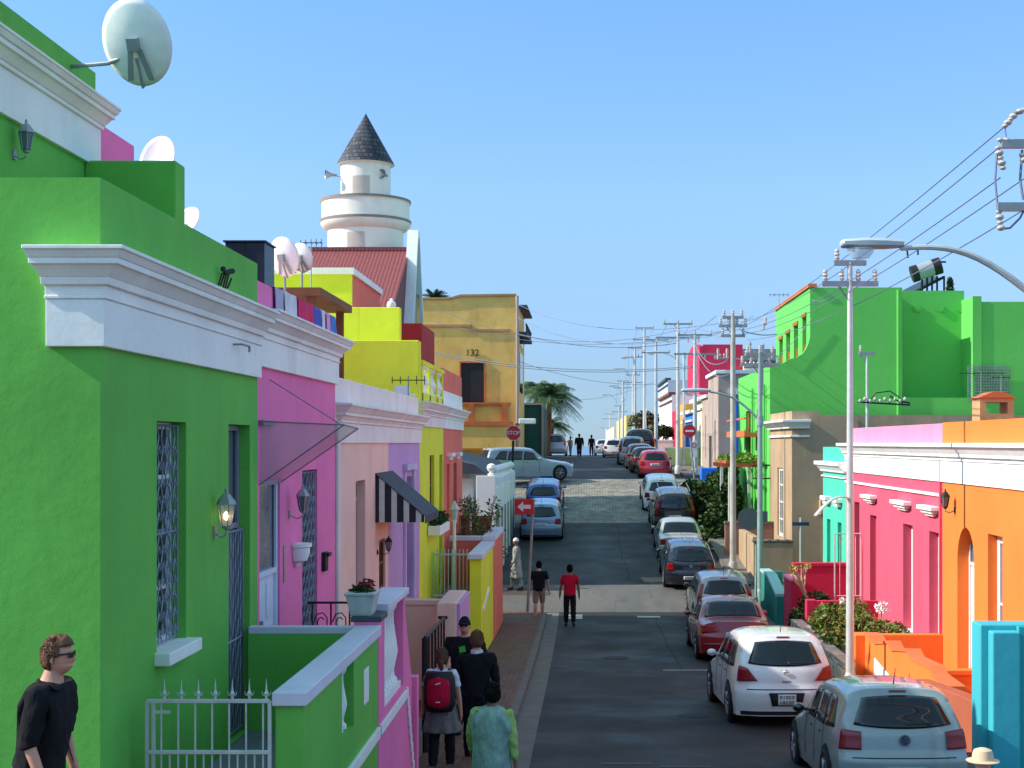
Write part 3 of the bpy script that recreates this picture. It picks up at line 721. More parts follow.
# washing over the parapet
W_ = [(16.05, 16.5, .32, (176, 170, 196), 'small lavender cloth, nearest of the washing on the magenta parapet'),
      (16.55, 17.25, .50, (206, 206, 214), 'pale grey towel hung on the magenta parapet beside the crimson cloth'),
      (17.35, 18.3, .50, (206, 26, 92), 'crimson pink cloth hung over the magenta parapet'),
      (18.35, 18.85, .36, (70, 84, 178), 'blue patterned cloth between crimson and white washing'),
      (18.9, 19.15, .5, (216, 216, 224), 'narrow white shirt on the magenta parapet'),
      (19.25, 19.5, .40, (226, 150, 196), 'pale pink cloth on the magenta parapet between shirt and jeans'),
      (19.55, 19.95, .34, (70, 120, 196), 'light blue jeans hung at the far end of the parapet')]
for i, (a, b, l, c, lab) in enumerate(W_):
    mb = MB(); ph = i*1.7
    def fn(u, v, a=a, b=b, l=l, ph=ph):
        y = a+(b-a)*u; dr = v*(l+.1)
        if dr < .1: return (XM-.05+dr*.75, y, 1.80+.004*math.sin(9*u))
        q = (dr-.1)/l; return (XM+.03+.02*math.sin(u*11+ph)*q+.01*q, y+.03*math.sin(3*v+ph)*q, 1.795-(dr-.1)*(1+.15*math.sin(u*7+ph)*q))
    tag(mb.grid(fn, 14, 12).build('laundry_cloth', flat('cloth%d' % i, c, .9, var=.18, scale=6), smooth=60, solid=.008), lab, 'cloth', 'washing hung on the parapet')

# ---- salmon and lilac houses
XS = XL-.008
g = empty('row_house', (XS, 22.9, -4.2), label='salmon pink house with a black and white striped awning', cat='house', group='row houses along the street')
H3 = [(21.95, 22.9, -3.2, -.6, .2), (24.45, 25.2, -3.0, -1.7, .1)]
mb = MB(); shell(mb, -1, XS, 20.104, 25.6, -8, .6, 12, H3, .2); mb.build('wall', M_salmon, g)
LAY = [(0, .30, .04, .04), (.30, .33, .07, .07), (.33, .40, .06, .10), (.40, .45, .14, .14), (.45, .54, .15, .22), (.54, .58, .24, .24)]
mb = MB(); moulding(mb, -1, XS, 20.3, 25.598, LAY, n=.5); mb.box(XS-.3, XS-.01, 20.11, 25.6, .58, .96); mb.build('cornice', M_whitepink, g, bevel=.006)
door(g, -1, XS, *H3[0][:4], rec=.16, mat=flat('greyish_door', (186, 150, 150), .6), fan=.3)
window(g, -1, XS, *H3[1][:4], rec=.06, fm=M_wood, bars=(2, 2), gm=M_glass)
tag(MB().tube([(XS+.035, 20.17, .3), (XS+.035, 20.17, -4.2)], .032, 10).build('drainpipe', M_white, smooth=True), 'white drainpipe where the magenta and salmon houses meet', 'drainpipe')
r = empty('awning', (XS, 24.7, -1), label='black and white striped wedge awning on the salmon house', cat='awning')
mb = MB(); mb.prism([(XS, -1.36), (XS, -.53), (-2.74, -1.26), (-2.74, -1.36)], 'y', 24.0, 24.02); mb.prism([(XS, -1.36), (XS, -.53), (-2.74, -1.26), (-2.74, -1.36)], 'y', 26.1, 26.12)
mb.build('side_cloth', stripes('awning_stripes', (30, 30, 38), (205, 200, 196), 0, .21, .55), r)
mb = MB(); mb.add([(XS, 23.98, -.52), (XS, 26.14, -.52), (-2.72, 26.14, -1.255), (-2.72, 23.98, -1.255)], [(0,1,2,3)]); mb.add([(-2.72, 23.98, -1.255), (-2.72, 26.14, -1.255), (-2.72, 26.14, -1.38), (-2.72, 23.98, -1.38)], [(0,1,2,3)])
mb.build('top_cloth', flat('awning_top', (58, 62, 74), .8, var=.15), r, solid=.012)
lantern(-1, XS, 24.2, -1.85, .55, M_iron, M_glass_pale, 'black iron wall lantern under the striped awning', arm=.2)
g = empty('row_house', (XS, 28, -4.2), label='lilac house between the salmon house and the lime house', cat='house', group='row houses along the street')
XV = XS-.004
H4 = [(27.85, 29.1, -3.2, -.68, .2)]
mb = MB(); shell(mb, -1, XV, 25.604, 30.5, -8, .6, 12, H4, .2); mb.build('wall', M_purple, g)
mb = MB(); moulding(mb, -1, XV, 25.606, 30.5, LAY, f=.6); mb.box(XV-.3, XV-.01, 25.61, 30.4, .58, .97); mb.build('cornice', M_whitepink, g, bevel=.006)
door(g, -1, XV, *H4[0][:4], rec=.16, mat=flat('violet_door', (120, 84, 140), .6), fan=.4)
mb = MB()
for y in (27.7, 29.12): fbox(mb, -1, XV, y, y+.13, .0, .06, -4.0, -.55)
fbox(mb, -1, XV, 27.66, 29.3, .0, .1, -.55, -.42); mb.build('door_surround', plaster('pale_lilac', (206, 186, 220), .8), g, bevel=.01)
# salmon porch walls, steps and handrail
cap_wall('porch_wall', 'salmon pink cross wall of the salmon porch with a lilac coping', 'porch wall', XL+.01, -2.56, 25.45, 25.65, -5, -2.85, M_salmon, M_salmon, group='porch walls')
r = empty('porch_wall', (-2.4, 22.6, -4.8), label='salmon pink pier wall with a dark letter slot beside the iron handrail', cat='porch wall', group='porch walls')
MB().box(-2.55, -2.2, 24.2, 26.3, -5.6, -2.76).build('wall_body', M_salmon, r, bevel=.03)
MB().box(-2.52, -2.36, 24.185, 24.201, -3.04, -2.99).build('letter_slot', M_iron, r)
MB().box(-2.199, -2.14, 24.22, 26.3, -5.6, -2.78).build('lilac_face', M_purple, r, bevel=.01)
r = empty('handrail', (-2.5, 19.5, -4.6), label='black iron stair handrail with thin uprights leading to the salmon pier', cat='handrail')
mb = MB(); mb.tube([PX(425, 638, 20.0), PX(444, 618, 24.1)], .03, 8)
A_, B_ = Vector(PX(425, 638, 20.0)), Vector(PX(444, 618, 24.1))
for i in range(7): p = A_.lerp(B_, i/6); mb.tube([p, (p.x, p.y, -4.9)], .02 if i else .05, 6)
mb.build('rail_bars', M_iron, r, smooth=True)
mb = MB()
for i in range(4): mb.box(XL+.01, -2.3+.0*i, 18.2+.0*i, 20.9, -5, -4.1+.0*i) if i == 0 else None
for i in range(5): mb.box(-3.3, -2.6, 18.25+.5*i, 20.9, -4.1, -4.1+.16*(i+1))
struct(mb.build('porch_step', M_conc_dark, bevel=.01))

# ---- lime and coral houses
XC = XL-.016
g = empty('row_house', (XC, 33, -4.5), label='lime yellow house with a balustraded roof terrace', cat='house', group='row houses along the street')
H5 = [(32.55, 33.5, -1.75, -.29, .15), (34.75, 35.5, -3.6, -.29, .2)]
mb = MB(); shell(mb, -1, XC, 30.504, 35.7, -9, .9, 12, H5, .2); mb.build('wall', M_lime, g)
LAY2 = [(.37, .62, .04, .04), (.62, .65, .07, .07), (.65, .72, .06, .10), (.72, .77, .14, .14), (.77, .88, .15, .23), (.88, .92, .25, .25)]
mb = MB(); moulding(mb, -1, XC, 30.75, 35.698, LAY2, n=.6); mb.build('cornice', M_whitepink, g, bevel=.006)
MB().box(-9, XC-.02, 30.51, 31.0, .9, 2.24).build('terrace_wall', M_lime, g, bevel=.015)
MB().box(-9, -5.3, 33.0, 35.6, .9, 3.2).build('upper_storey', M_lime, g, bevel=.015)
MB().box(-5.3, -4.34, 33.0, 33.3, .9, 3.2).build('upper_wall', M_lime, g, bevel=.015)
mb = MB()
for y in (31.02, 32.55, 34.1, 35.45): mb.box(XC-.2, XC-.0, y, y+.22, .92, 1.74)
mb.box(XC-.24, XC+.04, 31.0, 35.7, 1.74, 1.84); mb.box(XC-.22, XC-.0, 31.0, 35.7, .92, 1.12); mb.build('parapet', M_lime, g, bevel=.01)
mb = MB()
for a in (31.3, 31.75, 32.2, 32.85, 33.3, 33.75, 34.4, 34.8, 35.2): mb.lathe(XC-.1, a, 1.12, baluster_prof(.62, .13), 14)
mb.build('balusters', M_white, g, smooth=True)
window(g, -1, XC, *H5[0][:4], rec=.1, fm=M_wood, bars=(1, 1)); door(g, -1, XC, *H5[1][:4], rec=.1, mat=M_wood, fan=.3)
r = empty('veranda_roof', (-6, 28, 2.8), label='brown timber veranda roof on a post in front of the lime wall', cat='veranda')
MB().box(-9.5, -5.0, 26.6, 30.2, 2.80, 2.96).build('roof_slab', M_wood, r, bevel=.01)
MB().box(-5.3, -5.15, 26.7, 26.85, .5, 2.80).build('post', M_wood, r); MB().box(-5.3, -5.15, 29.9, 30.05, .5, 2.80).build('post', M_wood, r)
g = empty('row_house', (XC, 38.5, -4.5), label='coral red house at the end of the terrace beside the cross street', cat='house', group='row houses along the street')
XO = XC-.004
H6 = [(36.6, 37.35, -1.9, -.55, .15), (38.6, 39.5, -3.9, -.55, .2)]
mb = MB(); shell(mb, -1, XO, 35.704, 41.3, -9, .9, 12, H6, .2)
mb.box(XO-.3, XO-.01, 35.8, 41.2, 1.35, 1.92); mb.build('wall', M_coral, g)
mb = MB(); moulding(mb, -1, XO, 35.706, 41.3, LAY2, f=.7, n=0); mb.box(XO-.3, XO-.0, 35.71, 41.28, .92, 1.35); mb.build('cornice', M_white, g, bevel=.006)
MB().box(-5.9, -4.4, 38.0, 41.2, .9, 3.25).build('upper_storey', M_darkred, g, bevel=.015)
window(g, -1, XO, *H6[0][:4], rec=.1, fm=M_coral, bars=(1, 1)); door(g, -1, XO, *H6[1][:4], rec=.1, mat=flat('red_brown_door', (120, 52, 44), .6), fan=.3)
mb = MB()
for y in (36.55, 38.75):
    fbox(mb, -1, XO, y, y+.85, 0, .16, -.36, -.26); fbox(mb, -1, XO, y+.1, y+.75, 0, .1, -.44, -.36)
mb.build('window_hoods', M_white, g, bevel=.01)
# big rear block (lime front, coral side, white coping)
g = empty('rear_house', (-10, 38.5, 0), label='tall lime house block with a coral side and white coping behind the terrace', cat='house')
mb = MB(); mb.box(-14, -5.975, 36.1, 41.0, .93, 4.33); mb.build('side_wall', M_coral, g)
mb = MB(); mb.box(-14, -5.97, 36.0, 36.1, .93, 4.33); mb.build('wall', M_lime, g)
mb = MB(); mb.box(-14, -5.9, 35.93, 41.05, 4.331, 4.5); mb.build('coping', M_white, g, bevel=.01)
# finial
r = empty('roof_finial', (-4.95, 36, 3.2), label='white urn finial on the corner of the lime roof', cat='finial', group='white ball finials')
mb = MB(); mb.box(-.11, .11, -.11, .11, -2.0, .12); mb.lathe(0, 0, .12, [(.13, 0), (.12, .03), (.05, .07), (.05, .11), (.10, .15), (.125, .22), (.10, .30), (.04, .34), (.05, .37), (.01, .40)], 16); mb.build('urn', M_white, r, local=True, smooth=True)
# lime porch: gate, posts, walls
r = empty('garden_gate', (-3.1, 32.9, -4), label='tall white barred gate between the lime wall and the lime porch wall', cat='gate', group='metal gates')
mb = MB()
for z in (-2.62, -3.58): mb.box(-3.54, -2.66, 32.88, 32.92, z-.02, z+.02)
for i in range(11): x = -3.54+.088*i; mb.tube([(x, 32.9, -3.62), (x, 32.9, -2.5 if 0 < i < 10 else -2.55)], .014, 5)
mb.build('gate_bars', M_gatewhite, r)
r = empty('porch_wall', (-2.45, 34.5, -5), label='lime porch wall with lavender coping and a white diagonal band', cat='porch wall', group='porch walls')
mb = MB(); mb.box(-2.63, -2.36, 32.2, 36.4, -5.6, -2.67); mb.build('wall_body', M_lime, r, bevel=.01)
mb = MB(); mb.box(-2.67, -2.32, 32.1, 36.45, -2.669, -2.55); mb.build('coping', M_lav, r, bevel=.01)
mb = MB(); mb.prism([(32.6, -3.95), (32.6, -3.85), (34.6, -3.55), (34.6, -3.65)], 'x', -2.36, -2.33); mb.build('band', M_white, r)
r = empty('porch_wall', (-2.45, 38.4, -5), label='coral porch wall with lavender coping beside the brick pavement', cat='porch wall', group='porch walls')
mb = MB(); mb.box(-2.62, -2.35, 36.5, 40.5, -5.6, -2.55); mb.box(-3.4, -2.63, 36.5, 36.7, -5.6, -2.55); mb.build('wall_body', M_coral, r, bevel=.01)
mb = MB(); mb.box(-2.66, -2.31, 36.47, 40.55, -2.549, -2.43); mb.box(-3.5, -2.67, 36.47, 36.75, -2.549, -2.43); mb.build('coping', M_lav, r, bevel=.01)
cap_wall('porch_wall', 'dark brown cross wall inside the coral porch under the plants', 'porch wall', XL+.02, -2.7, 40.3, 40.5, -5.4, -2.1, M_wood, M_wood, group='porch walls')
struct(MB().box(XL+.01, -2.64, 32.95, 40.28, -5.4, -3.75).build('porch_floor', M_tile))
r = empty('balcony_planter', (-3.2, 31.9, -2), label='white planter box of green plants fixed to the lime facade', cat='planter')
mb = MB(); mb.box(XL+.0, -3.29, 32.0, 34.3, -2.12, -1.90); mb.build('planter_box', M_white, r, bevel=.01)
mb = MB(); 
for y in (32.3, 32.9, 33.5, 34.0): leafballs(mb, (-3.42, y, -1.80), (.14, .3, .16), 150, .06, rn)
mb.build('plants', M_leafdk, r, normals=False)
for (y, lab) in ((34.55, 'white post lantern at the lime porch corner'), (39.3, 'white post lantern in front of the coral house')):
    r = empty('post_lantern', (-3.2, y, -3.9), label=lab, cat='lantern', group='post lanterns')
    MB().lathe(0, 0, 0, [(.07, 0), (.05, .3), (.04, 1.9), (.07, 2.0)], 10).build('post', M_white, r, local=True, smooth=True)
    mb = MB(); mb.lathe(0, 0, 2.0, [(.06, 0), (.1, .25), (.14, .26), (.05, .42), (.01, .48)], 6); mb.build('lantern_head', M_gatewhite, r, local=True)
# wispy plants in the coral porch
r = empty('porch_shrub', (-3, 38.5, -3.7), label='thin straggly shrub with bare stems in the coral porch', cat='shrub')
mb = MB(); mb2 = MB()
for i in range(12):
    x, y = -3.3+rn.random()*.75, 37+rn.random()*3; h = 1.2+rn.random()*1.3; dx = rn.uniform(-.25, .25)
    mb.tube([(x, y, -3.75), (x+dx*.4, y, -3.75+h*.5), (x+dx, y+.1, -3.75+h)], .022, 4, .008)
    leafballs(mb2, (x+dx, y+.1, -3.75+h*.85), (.22, .3, .35), 60, .06, rn)
mb.build('stem', M_wood, r); mb2.build('leaves', M_leaf, r, normals=False)
# ================================================================ rooftop things, left row
dish((-4.56, 14.2, 4.05), .78, R(176), R(-24), 'large round white satellite dish above the uppermost green roof, standing clear against the sky', [(-.02, .05, 0), (-.18, .12, -.12), (-.32, .15, -.16), (-.85, .3, -.16)])
dish((-5.45, 18.0, 3.62), .58, R(-20), R(-15), 'half hidden cream satellite dish behind the dark green roof wall', [(0, .1, 0), (0, .2, -.3), (0, .2, -1.85)])
dish((-5.35, 18.9, 2.95), .46, R(-25), R(-30), 'satellite dish showing only its pale rim above the green parapet', [(0, .1, 0), (0, .2, -.3), (0, .2, -1.2)])
dish((-5.17, 24.0, 3.18), .62, R(160), R(-16), 'cream satellite dish with dark radial ribs beside the navy roof cabinet', [(0, .1, 0), (0, .2, -.4), (0, .2, -2.6)], ribs=True)
dish((-5.55, 27.4, 3.62), .52, R(160), R(-16), 'smaller ribbed satellite dish just behind another above the veranda roof', [(0, .1, 0), (0, .15, -.3), (0, .15, -.68)], ribs=True)
r = empty('roof_cabinet', (-4.1, 17.3, 1.7), label='dark navy panelled rooftop cabinet above the green parapet', cat='cabinet')
mb = MB(); mb.box(-4.36, -3.88, 17.0, 17.55, 1.4, 2.44); mb.build('cabinet_body', M_navy, r, bevel=.01)
mb = MB(); mb.box(-4.135, -4.12, 16.985, 17.0, 1.4, 2.42); mb.box(-4.38, -3.86, 16.98, 17.56, 2.441, 2.46); mb.build('edge_trim', M_darkmetal, r)
antenna(-6.53, 33.5, 3.0, 4.85, 'television antenna with a short dark boom in front of the red mosque roof', .5, 5)
antenna(-3.8, 30.3, .9, 1.42, 'television antenna low in front of the lime terrace wall', .7, 5)
tag(MB().box(-4.1, -3.78, 30.3, 30.42, .97, 1.25).build('roof_vent_box', M_white, bevel=.01), 'small white box on the white parapet before the lime wall', 'vent box')
r = empty('coiled_cable', (-3.7, 30.35, .98), label='tangle of white cable on the parapet corner before the lime balustrade', cat='cable')
mb = MB(); mb.tube([(-3.72+.07*math.cos(t*1.1)*(1+.1*math.sin(t*3)), 30.3+.05*math.sin(t*1.7), .55+.045*t*.3+.05*math.sin(t)) for t in range(40)], .012, 4); mb.build('cable', M_white, r)

# ================================================================ grey roofed house and white finial wall
g = empty('cottage', (-8, 51, -4), label='low white house with a dark slate roof beyond the cross street', cat='house')
mb = MB(); mb.box(-14, -3.9, 47.6, 60.0, -8, -1.06); mb.build('wall', M_white, g)
mb = MB(); mb.prism([(-14.2, -1.05), (-3.25, -1.05), (-3.7, -.72), (-8.2, .35), (-14.2, .35)], 'y', 47.1, 60.0); mb.build('roof', M_slate, g)
mb = MB(); mb.box(-14.2, -3.75, 47.5, 47.6, -2.1, -1.2); mb.build('fascia', M_white, g); 
mb = MB(); mb.box(-14.1, -3.85, 47.55, 47.59, -5.5, -2.1); mb.build('lower_wall', plaster('shade_grey_wall', (120, 116, 112), .9), g)  # white wall's lower part coloured grey for the shade on it
mb = MB(); mb.tube([(-4.25, 47.4, -3.8), (-4.0, 47.35, -2.9), (-3.72, 47.3, -1.5)], .03, 5)
r = empty('boundary_wall', (-3, 54, -4.4), label='white boundary wall with a row of ball finials running up the street', cat='wall')
W0, W1 = 47.0, 60.0
mb = MB(); mb.box(-3.62, -2.98, W0, W0+.42, -6, -1.1); mb.box(-3.15, -2.98, W0+.42, W1, -6, -1.5)
for i in range(1, 7): y = W0+W0*0+2.05*i; mb.box(-3.2, -2.93, y, y+.38, -6, -1.2)
mb.build('wall_body', M_white, r, bevel=.015)
mb = MB()
for i in range(7):
    y = W0+.2+2.05*i; s_ = 1.0
    mb.lathe(-3.12, y, -1.1 if i == 0 else -1.2, [(.15, 0), (.15, .05), (.07, .08), (.07, .12), (.13, .17), (.165, .26), (.13, .36), (.04, .41)], 14)
mb.build('ball_finials', M_white, r, smooth=True)
MB().box(-3.17, -2.96, W0+.43, W1, -6, -2.3).build('lower_wall', plaster('shade_grey_green_wall', (128, 140, 132), .9), r)  # shade along the wall's foot is put into this greyer colour
r = empty('street_shrub', (-3.5, 46.6, -4.8), label='bare thorny shrub against the grey lower wall beyond the coral porch', cat='shrub')
mb = MB(); mb2 = MB()
for i in range(16):
    x, y = -4.6+rn.random()*1.7, 46.4+rn.random()*.6; h = 1.2+rn.random()*1.7; dx = rn.uniform(-.3, .3)
    mb.tube([(x, y, gz(y)), (x+dx*.4, y, gz(y)+h*.5), (x+dx, y, gz(y)+h)], .03, 4, .008); leafballs(mb2, (x+dx, y, gz(y)+h*.6), (.3, .3, .5), 50, .07, rn)
mb.build('stem', M_wood, r); mb2.build('leaves', M_leafdk, r, normals=False)

# ================================================================ mosque
g = empty('mosque', (-10, 62, -3), label='cream mosque with a red corrugated roof and a pointed white gable', cat='mosque')
mb = MB(); mb.box(-18, -7.75, 55.5, 64.4, -6, 4.7); mb.box(-16, -9, 47.6, 55.4, .36, 5.1); mb.build('wall', M_mosque, g)  # second box: unseen annex added to throw shade over the road
mb = MB(); mb.prism([(55.0, 4.55), (62, 8.55), (64.8, 7.0), (64.8, 4.55)], 'x', -18, -7.72); mb.build('roof', M_redroof, g)
mb = MB(); mb.box(-18, -7.71, 61.85, 62.15, 8.5, 8.66); mb.build('ridge', M_redroof, g)
mb = MB(); mb.prism([(60.0, -6), (60.0, 5.1), (61.75, 9.2), (62.25, 9.2), (64.7, 3.0), (64.7, -6)], 'x', -7.7, -7.37); mb.build('gable_wall', plaster('gable_shade_grey_green', (150, 172, 165), .85), g)  # white gable; the shade on its street face is put into this colour
mb = MB()
for (a, b) in (((60.0-.1, 5.0), (61.8, 9.4)), ((61.8, 9.4), (62.2, 9.4)), ((62.2, 9.4), (64.8, 3.0))):
    mb.prism([a, b, (b[0], b[1]-.35), (a[0]+.0, a[1]-.35)], 'x', -7.78, -7.3)
mb.build('gable_coping', M_white, g, bevel=.01)
MB().box(-7.45, -7.36, 61.6, 62.8, 2.2, 6.6).build('window', M_glass, g)
g = empty('minaret', (-9.9, 63.8, 8), label='round cream minaret with a balcony and a pointed dark slate cone', cat='minaret')
cx, cy = -218.2/F*63.8, 63.8; k = 63.8/F
def vz(v): return (V0-v)*k
mb = MB(); mb.lathe(cx, cy, 0, [(37.5*k, -3), (37.5*k, vz(229))], 48); mb.build('lower_drum', M_mosque, g, smooth=True)
mb = MB(); mb.lathe(cx, cy, 0, [(38*k, vz(232)), (41*k, vz(230)), (44.5*k, vz(226)), (44.8*k, vz(222)), (43.4*k, vz(221.5)), (43.4*k, vz(204)), (44.8*k, vz(203.5)), (44.8*k, vz(201.5)), (40*k, vz(201.5)), (40*k, vz(212)), (20*k, vz(212))], 48); mb.build('balcony', M_mosque, g, smooth=True)
mb = MB(); mb.lathe(cx, cy, 0, [(45.2*k, vz(223.6)), (45.3*k, vz(221.2))], 48); mb.lathe(cx, cy, 0, [(45.0*k, vz(203.4)), (45.0*k, vz(201.0)), (39.6*k, vz(201.0))], 48); mb.build('grey_band', flat('grey_band', (140, 130, 120), .8), g, smooth=True)
mb = MB(); mb.lathe(cx, cy, 0, [(24.7*k, vz(213)), (24.7*k, vz(161))], 48); mb.build('upper_drum', M_mosque, g, smooth=True)
M_tiles = bricks('slate_tiles', (92, 96, 104), (50, 52, 58), (30, 30, 34), .34, .2, .02, var=.3, bmp=1)
nt_ = M_tiles.node_tree     # wrap the courses round the cone
for n_ in nt_.nodes:
    if n_.type == 'TEX_BRICK':
        s_ = nt_.nodes.new('ShaderNodeSeparateXYZ'); tc_ = nt_.nodes.new('ShaderNodeTexCoord'); nt_.links.new(tc_.outputs['Object'], s_.inputs[0])
        sx = nt_.nodes.new('ShaderNodeMath'); sx.operation = 'SUBTRACT'; sx.inputs[1].default_value = cx; nt_.links.new(s_.outputs[0], sx.inputs[0])
        sy = nt_.nodes.new('ShaderNodeMath'); sy.operation = 'SUBTRACT'; sy.inputs[1].default_value = cy; nt_.links.new(s_.outputs[1], sy.inputs[0])
        at = nt_.nodes.new('ShaderNodeMath'); at.operation = 'ARCTAN2'; nt_.links.new(sy.outputs[0], at.inputs[0]); nt_.links.new(sx.outputs[0], at.inputs[1])
        cb = nt_.nodes.new('ShaderNodeCombineXYZ'); nt_.links.new(at.outputs[0], cb.inputs[0]); nt_.links.new(s_.outputs[2], cb.inputs[1]); nt_.links.new(cb.outputs[0], n_.inputs['Vector'])
        n_.inputs['Brick Width'].default_value = .2
mb = MB(); nc = 14; prof = []
for i in range(nc):
    t0, t1 = i/nc, (i+1)/nc; prof += [(28.2*k*(1-t0)+.02, vz(165)+(vz(114.5)-vz(165))*t0), (28.2*k*(1-t1)+.035, vz(165)+(vz(114.5)-vz(165))*t1)]
mb.lathe(cx, cy, 0, prof, 40); mb.lathe(cx, cy, vz(116), [(.05, 0), (.03, .06), (.005, .12)], 8); mb.build('cone_roof', M_tiles, g, smooth=20)
mb = MB(); mb.lathe(cx, cy, 0, [(24*k, vz(166.5)), (28.4*k, vz(165.2))], 40); mb.build('eave', M_mosque, g, smooth=True)
M_niche = plaster('niche_shade', (206, 192, 176), .85)
mb = MB()
for (du, r_, v0_, v1_) in ((-1, 24.9, 202, 180), (-4, 37.7, 252, 237)):
    w_ = 8.5*k; mb.grid(lambda u, v, du=du, r_=r_, v0_=v0_, v1_=v1_, w_=w_: (cx+du*k+(u-.5)*2*w_, cy-math.sqrt(max(0, (r_*k)**2-(du*k+(u-.5)*2*w_)**2))-.01, vz(v0_)+(vz(v1_)-vz(v0_))*v), 8, 2)
mb.build('niche', M_niche, g)
for (du, dv, s_) in ((-31, 177.5, -1), (21, 177.5, 1)):
    r = empty('loudspeaker', (cx+du*k, cy-.6, vz(dv)), label='grey horn loudspeaker on the %s of the minaret drum' % ('side sticking out' if s_ < 0 else 'sunlit face'), cat='loudspeaker', group='minaret loudspeakers')
    a = R(200 if s_ < 0 else 250); mb = MB(); mb.lathe(0, 0, 0, [(.06, -.2), (.07, 0), (.1, .1), (.2, .3), (.22, .32), (.05, .1)], 14, 'x'); mb.xf(Matrix.Rotation(a, 4, 'Z')); mb.build('horn', M_galv, r, local=True, smooth=True)
    MB().tube([(0, 0, 0), (.3*-s_, .45, 0)], .03, 6).build('bracket', M_galv, r, local=True)

# ================================================================ yellow corner building
def quad_u(u, y): return (u-U0)/F*y
Yy = 84.0
g = empty('corner_building', (-8, 90, -1.5), label='ochre yellow two-storey corner building with a dark window and the number 132', cat='building')
xr = quad_u(515, Yy); z_ = lambda v, y=Yy: (V0-v)/F*y
mb = MB(); mb.box(-26, xr, Yy, 97, -5, z_(299)); mb.prism([(-8.0, z_(299)), (-7.6, z_(296)), (xr, z_(295)), (xr, z_(300)), (-8.0, z_(301))], 'y', Yy+.001, Yy+.4); mb.build('wall', M_yellow, g)
mb = MB()
mb.box(-26, -8.0, Yy-.1, Yy+.5, z_(299.5), z_(297.5)); mb.prism([(-8.05, z_(299.5)), (-8.05, z_(297.5)), (-7.4, z_(294.5)), (xr+.06, z_(293.8)), (xr+.06, z_(295.8)), (-7.4, z_(296.5))], 'y', Yy-.1, Yy+.45)
mb.box(-26, -6.75, Yy-.09, Yy, z_(327), z_(324.5)); mb.box(-6.85, -6.75, Yy-.088, Yy, z_(331), z_(324.5)); mb.box(-6.75, xr-.3, Yy-.09, Yy, z_(331.5), z_(329))
mb.build('coping', plaster('brown_coping', (190, 142, 96), .85), g)
window(g, -1, 0, 0, 1, 0, 1, name='window') if False else None
a, b = quad_u(461, Yy), quad_u(484, Yy)
mb = MB(); mb.box(a, b, Yy-.03, Yy-.01, z_(403.5), z_(363)); mb.build('shutter', stripes('dark_louvre', (38, 38, 40), (22, 22, 24), 2, .12), g)
mb = MB(); mb.box(a-.08, b+.08, Yy-.10, Yy-.03, z_(363), z_(361.4)); mb.box(b, b+.1, Yy-.09, Yy-.03, z_(404), z_(363)); mb.box(a-.08, a, Yy-.09, Yy-.03, z_(404), z_(363)); mb.build('window_frame', M_terracotta, g)
# balcony box
mb = MB(); mb.box(-26, xr-.15, Yy-1.3, Yy-.2, z_(448), z_(426)); mb.build('lower_wall', M_yellow, g)
mb = MB(); mb.box(-26, xr-.1, Yy-1.4, Yy-.25, z_(426)+.002, z_(422)); mb.box(-26, xr-.2, Yy-1.25, Yy-.4, z_(405), z_(403))
for u in (440, 474, 507): x = quad_u(u, Yy); mb.box(x-.22, x+.1, Yy-1.28, Yy-.4, z_(422)+.002, z_(405)-.002)
mb.build('balcony_frame', M_terracotta, g)
mb = MB(); mb.box(-26, xr-.2, Yy-1.0, Yy-.9, z_(422), z_(405)); mb.build('balcony_panel', M_yellow, g)
mb = text_mesh('132', .55, .02); mb.xf(Matrix.Translation((quad_u(472.5, Yy), Yy-.06, z_(353))) @ STAND); mb.build('house_number', M_iron, g)
mb = MB()
for (y0_, y1_, v0_, v1_) in ((85.5, 88, 344, 331), (90, 95, 344, 331), (85.5, 88, 392, 352), (90, 94, 392, 352)): mb.box(xr+.002, xr+.03, y0_, y1_, z_(v0_, 90), z_(v1_, 90))
mb.build('side_windows', M_glass, g)
mb = MB(); mb.box(xr, xr+.55, 88.5, 97, z_(339, 92), z_(336, 92)); mb.box(xr, xr+.55, 88.5, 97, z_(312, 92), z_(310, 92))
for i in range(14): mb.box(xr+.45, xr+.5, 88.6+.6*i, 88.68+.6*i, z_(336, 92), z_(329, 92))
mb.box(xr+.43, xr+.53, 88.5, 97, z_(329, 92), z_(328, 92)); mb.build('side_balcony', M_slate, g)
tag(MB().tube([(xr+.14, Yy-.1, z_(296)), (xr+.14, Yy-.1, z_(450))], .09, 8).build('drainpipe', M_greytaupe, smooth=True), 'beige drainpipe down the corner of the yellow building', 'drainpipe')
r = empty('security_camera', (xr+.55, Yy-1.5, z_(421)), label='white floodlight on a bracket at the corner of the yellow building', cat='floodlight')
MB().box(-.25, .75, -.2, .2, -.2, .12).build('lamp_head', M_white, r, local=True, bevel=.05); MB().tube([(0, 0, 0), (-.3, .6, -.2), (-.5, 1.4, -.2)], .07, 6).build('bracket', M_galv, r, local=True)
# dark green block
g = empty('shop_building', (-4, 99, -1), label='plain dark green block wall between the yellow building and the palm', cat='building')
mb = MB(); mb.box(-9, quad_u(541.5, 98), 98, 112, -4, (V0-405)/F*98); mb.build('wall', M_dkgreen, g)
mb = MB(); mb.box(-9, quad_u(543, 98), 97.85, 98.2, (V0-405)/F*98+.002, (V0-403)/F*98); mb.box(quad_u(541.5, 98)+.002, quad_u(543.2, 98), 97.85, 98.3, -3, (V0-405)/F*98); mb.build('edge_trim', M_greytaupe, g)

